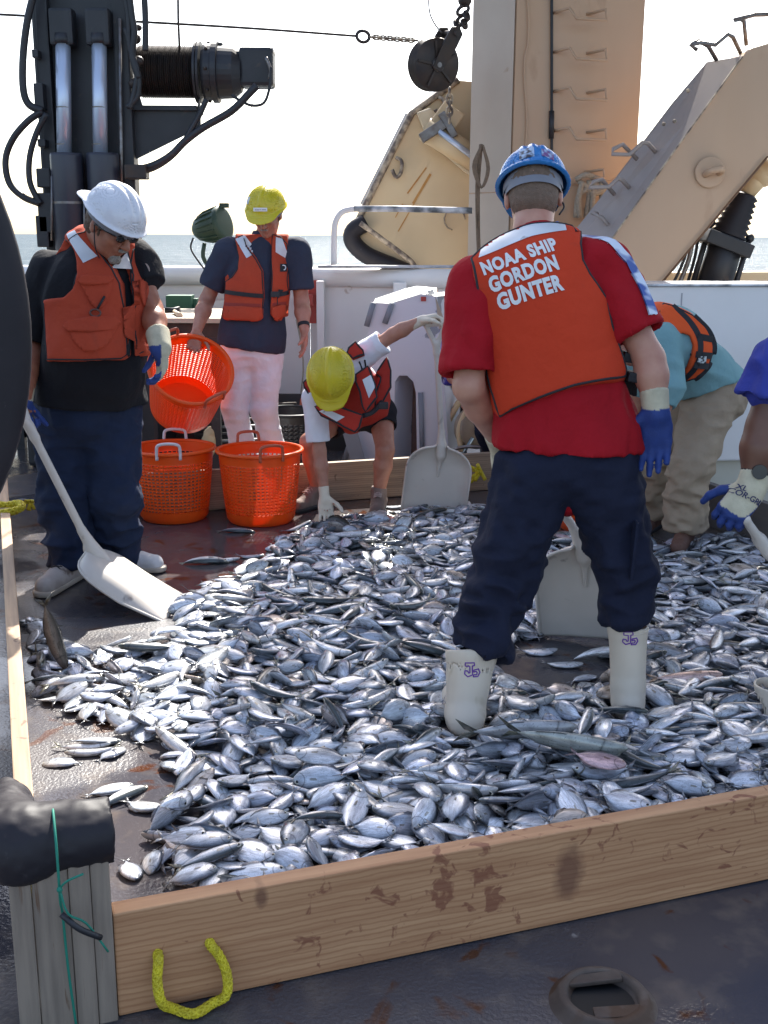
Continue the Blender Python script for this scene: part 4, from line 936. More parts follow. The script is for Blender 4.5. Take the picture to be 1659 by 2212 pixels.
HATW = mat('white_hard_hat', (.72, .72, .76), .25, c2=(.68, .68, .72), scale=4); HATY = mat('yellow_hard_hat', (.66, .55, .025), .28, c2=(.60, .49, .025), scale=4, stain=(.16, .15, .03), st_scale=20, st_thr=.69, trans=.12)
HATB = mat('blue_hard_hat', (.02, .19, .50), .25, c2=(.02, .16, .42), scale=4, stain=(.3, .4, .5), st_scale=20, st_thr=.72)
SUSP = mat('suspension_strap', (.20, .20, .23), .6, c2=(.15, .15, .17)); BLUEG = (.016, .042, .19); CREAMC = (.50, .45, .32)

def hand(s, w, d, n, t, curl=.5, sc=1.0, k=.006, spread=.12, thumb=.5, curls=None):
    """five fingered hand: w wrist, d along the fingers, n palm normal, t thumb side"""
    d = Vector(d).normalized(); n = (Vector(n) - d * Vector(n).dot(d)).normalized(); t = (Vector(t) - d * Vector(t).dot(d) - n * Vector(t).dot(n)).normalized()
    w = Vector(w)
    s.ell(w + d * .052 * sc, (.041 * sc, .054 * sc, .019 * sc), t, d, n, k=.012)
    s.cone(w + d * .02 * sc + t * .012 * sc, w + d * .088 * sc + t * .028 * sc, .017 * sc, .0135 * sc, k=.012)
    s.cone(w + d * .02 * sc - t * .008 * sc, w + d * .084 * sc - t * .026 * sc, .017 * sc, .0125 * sc, k=.012)
    for i, (o, L) in enumerate(((.030, .072), (.010, .082), (-.010, .076), (-.029, .058))):
        p = w + d * (.090 - abs(i - 1) * .004) * sc + t * o * sc; a = 0; c = curl if curls is None else curls[i]; sd = (t * (o / .03) * spread)
        for j, f in enumerate((.45, .30, .25)):
            a += c * (1.0 if j else .75); q = p + ((d * math.cos(a) + n * math.sin(a)) + sd * (1 if not j else .4)).normalized() * L * f * sc
            s.cone(p, q, (.0098 - .0008 * j) * sc, (.009 - .0008 * j) * sc, k=.004 if j else k); p = q
    p = w + d * .022 * sc + t * .030 * sc + n * .006 * sc
    for j, (L, a, tt) in enumerate(((.042, .25, .85), (.032, .45 * thumb * 2, .55), (.026, .7 * thumb * 2, .25))):
        q = p + (d * .75 + t * tt + n * a).normalized() * L * sc; s.cone(p, q, (.0135 - .0015 * j) * sc, (.012 - .0015 * j) * sc, k=.008); p = q

def head(s, c, F, U, sc=1.0, k=.012, ear=True):
    F = Vector(F).normalized(); U = (Vector(U) - F * Vector(U).dot(F)).normalized(); X = F.cross(U); c = Vector(c)
    def q(x, y, z): return c + (X * x + F * y + U * z) * sc
    def e(x, y, z, r, kk=k, sub=False): s.ell(q(x, y, z), tuple(v * sc for v in r), X, F, U, k=kk, sub=sub)
    e(0, -.012, .03, (.077, .096, .088), .02); e(0, .028, -.035, (.060, .066, .084), .03); e(0, .066, -.098, (.024, .020, .018), .025)
    e(0, .078, .024, (.052, .018, .011)); e(.038, .062, -.022, (.022, .024, .02), .02); e(-.038, .062, -.022, (.022, .024, .02), .02)
    for x in (-.031, .031): e(x, .100, .002, (.017, .014, .012), .008, True); e(x, .080, .002, (.015, .013, .012), .004)
    s.cone(q(0, .088, .012), q(0, .118, -.030), .009 * sc, .013 * sc, k=.010); 
    for x in (-.011, .011): e(x, .104, -.034, (.009, .011, .008), .006)
    e(0, .092, -.058, (.023, .010, .007), .006); e(0, .089, -.070, (.020, .010, .007), .006); e(0, .103, -.0640, (.022, .008, .0018), .002, True)
    if ear:
        for x in (-.078, .078): e(x, -.008, -.008, (.009, .019, .031), .006); e(x * 1.1, .0, -.004, (.005, .009, .018), .004, True)
    return q, X, F, U

def hard_hat(c, F, U, m, par, sc=1.0, h=.004, brim=.075, ridge=3, full=.012, dy=0.0):
    F = Vector(F).normalized(); U = (Vector(U) - F * Vector(U).dot(F)).normalized(); X = F.cross(U); c = Vector(c) + U * .045 * sc + F * (.002 + dy)
    s = SDF(h); r = (.112 * sc, .134 * sc, .118 * sc)
    s.ell(c, r, X, F, U, k=.004)
    if ridge:
        for x in (-.030, 0, .030)[:ridge] if ridge == 3 else (0,):
            g_ = math.sqrt(1 - (x * sc / r[0]) ** 2); pr = [c + X * x * sc + F * math.cos(a) * (r[1] * g_ - .008) + U * math.sin(a) * (r[2] * g_ - .008) for a in [R(v) for v in range(30, 151, 6)]]
            for a, b in zip(pr, pr[1:]): s.cone(a, b, .013 if x == 0 else .011, .013 if x == 0 else .011, k=.006)
    s.ell(c - U * .002, (r[0] + full, r[1] + full, .010), X, F, U, k=.012)                      # rim
    s.ell(c + F * .115 * sc - U * .012, (.086 * sc, brim * sc, .007), X, (F - U * .22).normalized(), (U + F * .22).normalized(), k=.016)   # peak
    s.ell(c, (r[0] - .005, r[1] - .005, r[2] - .005), X, F, U, k=.002, sub=True)
    def low(P, d):
        z = (P - np3(c)) @ np3(U) + .010; y = (P - np3(c)) @ np3(F)
        z = z + np.where(y > r[1] * .85, .03, 0)
        return np.maximum(d, -z)
    s.fn(low); o = s.build('hard_hat', m, par, smooth_it=1)
    b = MB()
    ring = [c - U * .006 + X * math.cos(a) * (r[0] - .016) + F * math.sin(a) * (r[1] - .018) for a in [k * math.pi / 16 for k in range(32)]]
    n = len(ring); v = []
    for p in ring: v += [p, p - U * .030]
    b.add(v, [(2 * i, 2 * ((i + 1) % n), 2 * ((i + 1) % n) + 1, 2 * i + 1) for i in range(n)], True); b.build('suspension_band', SUSP, o)
    return o, s, c, X, F, U

def poly_sd(P2, poly):
    poly = np.asarray(poly, float); n = len(poly); d = np.full(len(P2), 1e9); ins = np.zeros(len(P2), bool)
    for i in range(n):
        a, b = poly[i], poly[(i + 1) % n]; e = b - a; w = P2 - a; t = np.clip((w @ e) / max(e @ e, 1e-12), 0, 1)
        q = w - t[:, None] * e; d = np.minimum(d, (q * q).sum(1))
        c = (a[1] > P2[:, 1]) != (b[1] > P2[:, 1]); xx = (b[0] - a[0]) * (P2[:, 1] - a[1]) / np.where(b[1] == a[1], 1e-9, b[1] - a[1]) + a[0]; ins ^= c & (P2[:, 0] < xx)
    return np.sqrt(d) * np.where(ins, -1, 1)
def plane2(px, O, X, Y):
    """picture pixels -> coordinates in the plane O,X,Y"""
    O, X, Y = Vector(O), Vector(X).normalized(), Vector(Y).normalized(); N = X.cross(Y); c0 = V(0, 0, CAMZ); out = []
    for x, y in px:
        d = ray(x, y); p = c0 + d * ((O - c0).dot(N) / d.dot(N)) - O; out.append((p.dot(X), p.dot(Y)))
    return out
def smooth_poly(p, n=3):
    p = list(p); m = len(p); P = [Vector((a[0], a[1], 0)) for a in p]; out = []
    for i in range(m):
        a, b, c, d = P[(i - 1) % m], P[i], P[(i + 1) % m], P[(i + 2) % m]
        for k in range(n):
            t = k / n; v = .5 * ((2 * b) + (c - a) * t + (2 * a - 5 * b + 4 * c - d) * t * t + (3 * b - a - 3 * c + d) * t ** 3); out.append((v.x, v.y))
    return out
def clip_poly(s, polys, O, X, Y, rnd_=.012, back=None):
    """keep only what lies inside the outlines (seen along X x Y); 'back' gives another set for the far half"""
    O, X, Y = Vector(O), Vector(X).normalized(), Vector(Y).normalized(); N = X.cross(Y); O_, X_, Y_, N_ = np3(O), np3(X), np3(Y), np3(N)
    def f(P, d):
        q = P - O_; P2 = np.stack((q @ X_, q @ Y_), -1); w = np.full(len(P), 1e9)
        for pl in polys: w = np.minimum(w, poly_sd(P2, pl))
        if back is not None:
            w2 = np.full(len(P), 1e9)
            for pl in back: w2 = np.minimum(w2, poly_sd(P2, pl))
            w = np.where(q @ N_ > -back_depth[0], w, w2)
        k = rnd_; h = np.maximum(k - np.abs(d - w), 0) / k; return np.maximum(d, w) + h * h * k * .25
    s.fn(f)
back_depth = [.12]

def folds(amp, s=14, axis=(0, 0, 1), st=2.2, seed=0, low=None):
    a = np3(Vector(axis).normalized())
    def f(P):
        q = P + np.outer(P @ a, a) * (st - 1) + seed; w = vnoise(q * s * .5 + 7) * .9
        n = vnoise(q * s + w[:, None] * np.array([1., .6, .3])); n2 = vnoise(q * s * 2.3 + 31 + w[:, None])
        d = amp * ((1 - 2.2 * np.abs(n)) * .75 + n2 * .55)
        if low is not None: d = d * (1 + low[1] * np.clip((low[0] - P[:, 2]) / .25, 0, 1))
        return d
    return f

def torso(s, J, inf=0.0, k=.05, shl=True):
    TX, TF = J['TX'], J['TF']; P, C, N = J['pelvis'], J['chest'], J['neck']; up = (N - P).normalized()
    TX = (TX - up * TX.dot(up)).normalized(); TF2 = up.cross(TX); 
    if TF2.dot(TF) < 0: TF2 = -TF2
    hw, hd, cw, cd, ww, wd = J.get('hw', .175), J.get('hd', .125), J.get('cw', .185), J.get('cd', .125), J.get('ww', .16), J.get('wd', .12)
    s.ell(P, (hw + inf, hd + inf, .13 + inf), TX, TF2, up, k=k)
    m = P.lerp(C, .5) + TF2 * J.get('belly', 0.0)
    s.ell(m, (ww + inf, wd + inf, (C - P).length * .5 + inf), TX, TF2, up, k=k)
    s.ell(C, (cw + inf, cd + inf, J.get('ch', .19) + inf), TX, TF2, up, k=k)
    if shl:
        for q in J['sh']: s.cone(C.lerp(N, .62), q, .062 + inf, .054 + inf, k=k * .8)
    return TX, TF2, up

def body(J, m, par, h=.0065, hide_feet=True):
    s = SDF(h); r = J.get('r', {}); g = lambda n, d: r.get(n, d)
    q = None
    hq = head(s, J['head'], J['F'], J['U'], J.get('hs', 1.0))
    s.cone(J['neck'], Vector(J['head']) - Vector(J['U']).normalized() * .06 - Vector(J['F']).normalized() * .018, g('neck', .060), g('neck', .060) * .93, k=.03)
    torso(s, J, -.02)
    for i in (0, 1):
        sh, el, wr = J['sh'][i], J['el'][i], J['wr'][i]; ua, fa = g('ua', .05), g('fa', .042)
        s.cone(sh, el, ua, fa * .98, k=.02); s.cone(el, el.lerp(wr, .35), fa * .98, fa * 1.04, k=.02); s.cone(el.lerp(wr, .35), wr, fa * 1.04, g('wr', .028), k=.02, flat=None)
        hd_ = J['hand'][i]; hk = dict(hd_[3]) if len(hd_) > 3 else {}
        if i in J.get('gloved', ()): hk['sc'] = .55
        hand(s, wr, *hd_[:3], **hk)
        hp, kn, an, toe = J['hip'][i], J['kn'][i], J['an'][i], J['toe'][i]; th, ca = g('th', .085), g('ca', .055)
        s.cone(hp, kn, th, g('kn', .056), k=.03); s.cone(kn, kn.lerp(an, .35), g('kn', .056), ca, k=.02); s.cone(kn.lerp(an, .35), an, ca, g('an', .036), k=.02)
        s.cone(an, toe, .036, .026, k=.02)
    o = s.build('body', m, par); return o, hq, s

def shirt(J, m, par, inf=.012, cuff=.72, sl=(.085, .078), hem=None, h=.007, amp=.006, name='shirt', seed=0, fs=11, cuffs=None, k=.05):
    s = SDF(h); TX, TF2, up = torso(s, J, inf, k=k)
    hemp = hem if hem is not None else J['pelvis'] - up * .06
    s.cone(J['chest'].lerp(J['neck'], .75), J['neck'], .085, .075, k=.03)
    if hem is not None:   # loose tail of the shirt down to the hem
        c = (Vector(hem) - J['pelvis']).dot(up); hw, hd = J.get('hw', .175), J.get('hd', .125)
        s.ell(J['pelvis'] + up * .03, (hw + inf + .020, hd + inf + .022, .30), TX, TF2, up, k=.03)
    hc_, hn_, nc_ = np3(hemp), np3(Vector(J.get('hemn', -up)).normalized()), np3(J['neck'] + up * .015); ups = np3(up); pel = np3(J['pelvis']); ww_ = J.get('hw', .175) + inf + .07
    def hemcut(P, d):
        q = P - pel; q = q - np.outer(q @ ups, ups); near = np.sqrt((q * q).sum(1)) < ww_; t = (P - hc_) @ hn_
        if J.get('hemall'): near[:] = True
        q2 = P - nc_; q2 = q2 - np.outer(q2 @ ups, ups); return np.maximum(np.where(near, np.maximum(d, t), d), np.where((q2 * q2).sum(1) < .0144, (P - nc_) @ ups, -1))
    s.fn(hemcut)
    for i in (0, 1):
        sh, el = J['sh'][i], J['el'][i]; cf = cuff if cuffs is None else cuffs[i]
        if cf <= 1: s.cone(sh, sh.lerp(el, .25), sl[0], sl[0], k=.035); s.sleeve(sh.lerp(el, .1), sh.lerp(el, cf), sl[0], sl[1], k=.012, wall=.018)
        else: s.cone(sh, el, sl[0], sl[1], k=.035); s.sleeve(el, el.lerp(J['wr'][i], cf - 1), sl[1], sl[1] * .72, k=.012, wall=.018)
    return s.build(name, m, par, disp=folds(amp, fs, up, .6, seed)), s, (TX, TF2, up)

def trousers(J, m, par, rt=.115, rk=.095, ra=.085, waist=None, hemf=(.93, .93), h=.007, amp=.008, name='trousers', inf=.014, seed=0, lowz=None, rks=None, ras=None, top=.10, topp=None):
    s = SDF(h); TX, TF, P = J['TX'], J['TF'], J['pelvis']; up = (J['neck'] - P).normalized(); TX = (TX - up * TX.dot(up)).normalized(); TF2 = up.cross(TX)
    s.ell(P, (J.get('hw', .175) + inf, J.get('hd', .125) + inf, .15), TX, TF2, up, k=.04); s.ell(P + up * .08, (J.get('hw', .175) * .97 + inf, J.get('hd', .125) + inf, .12), TX, TF2, up, k=.04)
    for i in (0, 1):
        hp, kn, an = J['hip'][i], J['kn'][i], J['an'][i]; e = kn.lerp(an, hemf[i]); k_ = rks[i] if rks else rk; a_ = ras[i] if ras else ra
        if hemf[i] < 0: s.sleeve(hp, kn.lerp(hp, -hemf[i]), rt, k_, k=.03)
        else: s.cone(hp, kn, rt, k_, k=.045); s.sleeve(kn, e, k_, a_, k=.02, wall=.020)
    tc_, tn_ = (np3(P + up * top), np3(up)) if topp is None else (np3(topp[0]), np3(Vector(topp[1]).normalized()))
    s.fn(lambda P_, d: np.maximum(d, (P_ - tc_) @ tn_))
    zl = lowz if lowz is not None else .45
    return s.build(name, m, par, disp=folds(amp, 9, (0, 0, 1), 1.5, seed, low=(zl, .9))), s

def glove(J, i, m, par, cuff=.07, sc=1.16, h=.005, two=False, cufr=.038, **kw):
    s = SDF(h); wr, el = J['wr'][i], J['el'][i]; d, n, t = [Vector(v) for v in J['hand'][i][:3]]; kk = dict(J['hand'][i][3]) if len(J['hand'][i]) > 3 else {}; kk.update(kw); kk['sc'] = sc
    hand(s, wr, d, n, t, **kk); a = (el - wr).normalized(); s.cone(wr + a * cuff, wr + d.normalized() * .02, cufr, cufr * .9, k=.015)
    s.cut(wr + a * cuff, a); col = None
    if two:
        nn, dd, w_ = np3(n.normalized()), np3(d.normalized()), np3(wr)
        def col(P):
            q = P - w_; lv = q @ nn + .35 * np.clip(q @ dd - .07, 0, .2) * (1 if two != 2 else 0); f = ((lv > {1: -.002, 2: .007, 3: -.2}[int(two)]) & (q @ dd > (.008 if two != 3 else .0))); return np.where(f[:, None], np.array(BLUEG), np.array(CREAMC))
    o = s.build('glove', GLOVE2 if two else m, par, color=col); return o, s

def shoe(an, toe, m, par, sole, laces=None, s_=1.0, name='shoe', back=.045):
    an, toe = Vector(an), Vector(toe); d = toe - an; d.z = 0; L = d.length; d.normalize(); side = ZZ.cross(d); b = V(an.x, an.y, 0) + V(0, 0, toe.z - .035)
    s = SDF(.005); s.cone(b - d * back + ZZ * .045, b + d * (L + .02) + ZZ * .035, .042 * s_, .040 * s_, k=.02); s.cone(b - d * .03 + ZZ * .06, an + ZZ * .03, .042 * s_, .045 * s_, k=.03); s.cone(an + ZZ * .01, b + d * L * .7 + ZZ * .055, .040 * s_, .034 * s_, k=.02)
    s.cut(b + ZZ * .012, -ZZ); s.cut(an + ZZ * .055, ZZ); o = s.build(name, m, par, disp=lambda P: .0015 * vnoise(P * 60))
    q = SDF(.005); q.cone(b - d * (back + .004) + ZZ * .015, b + d * (L + .03) + ZZ * .015, .044 * s_, .044 * s_, k=.01); q.cut(b + ZZ * .026, ZZ); q.cut(b + ZZ * .001, -ZZ); q.build('sole', sole, o)
    if laces is not None:
        l = MB()
        for k in range(5):
            c = an.lerp(b + d * L * .7 + ZZ * .06, .15 + k * .18) + ZZ * .038; l.tube([c - side * .022 + d * .012, c + ZZ * .006, c + side * .022 - d * .012], .003, 5); l.tube([c + side * .022 + d * .012, c + ZZ * .006, c - side * .022 - d * .012], .003, 5)
        l.build('laces', laces, o)
    return o
def strip(par, name, pts, tree, Z, w, m, off=.006, side=None):
    """flat webbing laid on a surface"""
    P = trace([p for p in bez(*pts, n=max(12, 6 * len(pts)))], tree, Z, off); b = MB(); v = []; n = len(P)
    for i, p in enumerate(P):
        d = (P[min(i + 1, n - 1)] - P[max(i - 1, 0)]).normalized(); sd_ = d.cross(Vector(Z)).normalized() * w / 2; v += [p - sd_, p + sd_]
    f = [(2 * i, 2 * i + 1, 2 * i + 3, 2 * i + 2) for i in range(n - 1)]; b.add(v, f, True); nv = [Vector(q) - Vector(Z) * .005 for q in v]; b.add(nv, [tuple(reversed(q)) for q in f], True)
    return b.build(name, m, par)
def seen(x, y, tree, off=.004):
    """the point of a surface measured at this pixel"""
    d = ray(x, y).normalized(); h, n, _, _ = tree.ray_cast(V(0, 0, CAMZ), d)
    return (h if h is not None else tree.find_nearest(at(x, y, 4.8))[0]) - d * off
def piping(par, px, O, X, Y, tree, r, m, closed=True, name='piping', off=.0):
    Z = Vector(X).normalized().cross(Vector(Y).normalized()); P3 = [Vector(O) + Vector(X).normalized() * a + Vector(Y).normalized() * b for a, b in px]; L = []
    n = len(P3)
    for i in range(n if closed else n - 1):
        a, b = P3[i], P3[(i + 1) % n]; k = max(1, int((b - a).length / .02)); L += [a.lerp(b, j / k) for j in range(k)]
    c = sum(P3, Vector()) / n; L2 = [p + (c - p).normalized() * .006 for p in L]
    return MB().tube(trace(L2, tree, Z, off), r, 6, closed=closed).build(name, m, par)
# ------------------------------------------------------------------ the man in red, seen from behind
def man_red():
    t = thing('person', 'man in blue hard hat, red shirt and white boots standing with his back turned', 'person', gp(1190, 1620))
    J = dict(pelvis=at(1228, 985, 3.55), chest=at(1172, 655, 3.66), neck=at(1152, 500, 3.78), head=at(1152, 428, 3.87), TX=V(1, 0, .10), TF=V(0, 1, 0),
             F=V(.10, .86, -.50), U=V(0, .5, .86), sh=[at(1030, 618, 3.66), at(1300, 578, 3.66)], el=[at(1012, 835, 3.55), at(1402, 775, 3.55)],
             wr=[at(1082, 955, 3.80), at(1418, 880, 3.50)], hip=[at(1150, 1035, 3.52), at(1302, 1030, 3.52)], kn=[at(1082, 1262, 3.46), at(1350, 1235, 3.50)],
             an=[at(1004, 1545, 3.33), at(1357, 1480, 3.46)], toe=[at(1004, 1600, 3.33) + V(-.02, .17, 0), at(1357, 1530, 3.46) + V(.04, .17, 0)],
             hand=[(V(-.1, .5, -.8), V(1, 0, 0), V(0, 1, .3), dict(curl=.9)), (V(.04, .05, -1), V(-.25, -.9, 0), V(-1, .2, .3), dict(curl=.34, thumb=.25, spread=.02))],
             hw=.200, hd=.13, cw=.190, cd=.13, ww=.182, wd=.14, ch=.20, hs=1.12, gloved=(0, 1), r=dict(ua=.058, fa=.049, wr=.034, neck=.068, th=.10))
    body(J, SKINP, t)
    # hair, low at the back of the head
    F, U = J['F'].normalized(), J['U'].normalized(); U = (U - F * U.dot(F)).normalized(); X = F.cross(U); c = J['head']
    s = SDF(.005); s.ell(c - F * .012 + U * .03, (.090, .110, .098), X, F, U, k=.01); s.ell(c - F * .04 - U * .045, (.074, .070, .062), X, F, U, k=.03); s.cut(c + F * .035, F); s.cut(c - U * .098, -U); s.build('hair', HAIRS, t, disp=lambda P: .002 * vnoise(P * 90))
    o, hs, hc, HX, HF, HU = hard_hat(c + U * .004, F, U, HATB, t, sc=1.03)
    # stickers on the back of the hat and the peaked ridge
    tr = bvh_of(hs); B = -HF * .75 + HU * .66; bx = HX; 
    for dx, w, hh, cl in ((.022, .024, .024, (.02, .02, .04)), (-.046, .020, .018, (.16, .06, .20))):
        O = hc + HU * .036 - HF * .12 - HX * dx; Yv = (HU * .9 + HF * .42).normalized(); Xv = -HX
        Xv, Yv = HX, Yv
        if Xv.cross(Yv).dot(-HF) < 0: Xv = -Xv
        decal('sticker', [(-w, -hh), (w, -hh), (w, hh), (-w, hh)], O, Xv, Yv, tr, mat('dark_sticker' if dx > 0 else 'faded_sticker', cl, .4, c2=(.35, .45, .6), scale=55, amt=1.6, detail=1), o, off=.0015)
    # ratchet strap across the nape
    pts = [c + X * math.cos(a) * .093 - F * .012 - F * math.sin(a) * .110 + U * (.012 - .014 * math.sin(a)) for a in [math.pi * k / 18 for k in range(19)]]
    b = MB(); v = []
    for p in pts: v += [p + U * .013, p - U * .013]
    b.add(v, [(2 * i, 2 * i + 1, 2 * i + 3, 2 * i + 2) for i in range(18)], True); b.build('nape_strap', SUSP, t)
    MB().tube(bez(c + X * .082 + U * .0, c + X * .088 + F * .04 - U * .0, c + X * .075 + F * .09, n=8), .0025, 6).build('glasses_arm', BLACKW, t)
    MB().tube(bez(c + X * .086 - F * .01 - U * .01, c + X * .098 - F * .02 - U * .05, c + X * .08 - F * .04 - U * .09, n=8), .003, 6).build('glasses_cord', BLACKW, t)
    J['hemn'] = V(-.03, 0, -1); J['hemall'] = True
    so, ss, fr = shirt(J, REDC, t, inf=.020, cuff=.86, sl=(.090, .092), hem=at(1228, 972, 3.5), amp=.011, h=.007, cuffs=(.88, .74), seed=3)
    trs = bvh_of(ss)
    # striped sleeve trim
    st = mat('sleeve_stripe', (.05, .10, .32), .6, c2=(.6, .65, .75), scale=26, amt=1.8, stretch=(.3, 1, 1), detail=1)
    Zt = V(.45, -.75, .48).normalized(); strip(t, 'sleeve_stripe', [seen(x, y, trs, .0) for x, y in ((1292, 508), (1330, 532), (1360, 568), (1384, 612), (1402, 655), (1410, 680))], trs, Zt, .034, st, off=.005)
    trousers(J, NAVY, t, rt=.122, rks=(.098, .088), ras=(.088, .070), hemf=(.53, .43), amp=.014, lowz=.75, top=.03, seed=5)
    pk = MB(); q = at(1362, 1180, 3.44); pk.box(q, (.012, .13, .19), (1, .25, -.05)); pk.build('cargo_pocket', NAVY, t, bevel=.004)
    # life vest
    O = at(1190, 690, 3.5); Y = (J['neck'] - J['pelvis']).normalized(); Y = V(0, Y.y, Y.z).normalized(); X = V(1, 0, 0)
    px = [(1018, 545), (1026, 535), (1040, 518), (1050, 508), (1085, 482), (1150, 466), (1200, 463), (1262, 464), (1264, 482), (1258, 520), (1262, 560), (1278, 590), (1318, 640), (1330, 700), (1350, 745), (1368, 790), (1364, 806), (1340, 815), (1240, 838), (1110, 880), (1087, 890), (1080, 875), (1066, 830), (1052, 770), (1042, 700), (1030, 620)]
    pl = plane2(px, O, X, Y)
    v = SDF(.006); torso(v, J, .048, k=.05); v.cone(J['chest'].lerp(J['neck'], .7), J['neck'] - Y * .01, .12, .10, k=.04)
    v.ell(at(1195, 760, 3.60), (.21, .15, .22), V(1, 0, -.12).normalized(), V(0, 1, 0), V(.12, 0, 1).normalized(), k=.04)
    clip_poly(v, [pl], O, X, Y, .016); vo = v.build('life_vest', VESTR, t, disp=lambda P: .0045 * vnoise(P * 7) + .0012 * vnoise(P * 28))
    tr = bvh_of(v); piping(vo, pl, O, X, Y, tr, .0045, BLACKW)
    decal('reflective_tape', plane2([(1036, 548), (1046, 512), (1085, 485), (1150, 469), (1228, 466), (1228, 489), (1150, 506), (1090, 528)], O, X, Y), O, X, Y, tr, TAPE, vo, .0025)
    wm = mat('white_lettering', (.74, .74, .74), .6, c2=(.6, .6, .6), scale=20)
    for txt, (x0, y0), (x1, y1), hh in (('NOAA SHIP', (1047, 593), (1206, 543), 42), ('GORDON', (1063, 633), (1206, 589), 46), ('GUNTER', (1080, 672), (1216, 634), 47)):
        me = text_mesh(txt, 1.0, .052, space=1.10); xs = [q.co.x for q in me.vertices]; ys = [q.co.y for q in me.vertices]
        a, b = plane2([(x0, y0), (x1, y1)], O, X, Y); a = Vector((*a, 0)); b = Vector((*b, 0)); L = (b - a).length; ang = math.atan2((b - a).y, (b - a).x); hm = hh * .80 / 690
        me.transform(Matrix.Translation((a.x, a.y - 0, 0)) @ Matrix.Rotation(ang, 4, 'Z') @ Matrix.Diagonal((L / (max(xs) - min(xs)), hm / (max(ys) - min(ys)), 1, 1)) @ Matrix.Translation((-min(xs), -min(ys), 0)))
        decal('lettering', me, O, X, Y, tr, wm, vo, .003, step=.02)
    # side straps and buckles
    for p in (at(1362, 812, 3.56), at(1352, 770, 3.6), at(1080, 850, 3.6)): MB().box(p, (.035, .10, .03), (1, .2, -.2)).build('strap', BLACKW, vo, bevel=.004)
    for k in range(3): MB().box(at(1352 + k * 9, 832 + k * 3, 3.60), (.014, .03, .05)).build('strap', BLACKW, vo, bevel=.003)
    MB().poly3([at(x, y, 3.66) for x, y in ((1330, 815), (1345, 760), (1358, 840), (1350, 846))], (0, .05, 0)).build('front_flap', VESTR, vo)
    # glove
    g, gs = glove(J, 0, CREAM, t, two=1, cuff=.06, cufr=.042); g, gs = glove(J, 1, CREAM, t, two=3, cuff=.055, sc=1.30, cufr=.046, k=.012)
    # boots
    for i, (tp, rr, rb) in enumerate(((at(1018, 1412, 3.40), .080, .060), (at(1356, 1357, 3.48), .064, .055))):
        an, toe = J['an'][i], J['toe'][i]; s = SDF(.005); zb = .02
        s.cone(tp, an, rr, rb, k=.02); s.cone(an, V(an.x, an.y, .06), rb, .050, k=.02); s.cone(V(an.x, an.y - .03, .055), V(toe.x, toe.y + .02, .05), .050, .046, k=.03); s.cone(tp + (tp - an).normalized() * .03, tp, rr + .002, rr + .002, k=.01)
        ax = (tp - an).normalized(); s.cone(tp + ax * .05, tp - ax * .035, rr - .007, rr - .009, k=.002, sub=True)
        s.cut(tp + ax * .012, ax + V(-.10 if i == 0 else .05, 0, 0)); s.cut(V(0, 0, .008), -ZZ)
        bo = s.build('rubber_boot', RUBW, t, disp=lambda P: .0025 * vnoise(P * 18)); trb = bvh_of(s)
        MB().tube([tp + ax * .002 + V(math.cos(q), math.sin(q), 0) * (rr + .002) for q in [k * math.pi / 12 for k in range(24)]], .0035, 6, closed=True).build('boot_rim', RUBW, bo) if i else None
        lm = mat('purple_marker', (.14, .03, .30), .6)
        c = at(1021 if i == 0 else 1374, 1437 if i == 0 else 1394, 3.35)
        Jp = [(-.026, .020), (.002, .022), (.003, .012), (-.004, .012), (-.003, -.016), (-.018, -.022), (-.028, -.014), (-.027, -.004), (-.018, -.005), (-.015, -.011), (-.011, -.009), (-.012, .010), (-.026, .010)]
        Dp = [(.001, -.002), (.016, .001), (.021, -.010), (.014, -.022), (-.001, -.022), (.001, -.016), (.010, -.016), (.012, -.010), (.008, -.006), (.001, -.008)]
        for w_ in (Jp, Dp):
            L = [c + V(a, 0, b_) for a, b_ in w_]; L = [L[q // 3].lerp(L[(q // 3 + 1) % len(L)], (q % 3) / 3) for q in range(3 * len(L))]
            MB().tube(trace(L, trb, V(0, -1, 0), .001), .0021, 5, closed=True).build('marker_initial', lm, bo)
    return J
JR = man_red()
DN = V(0, 0, -1)
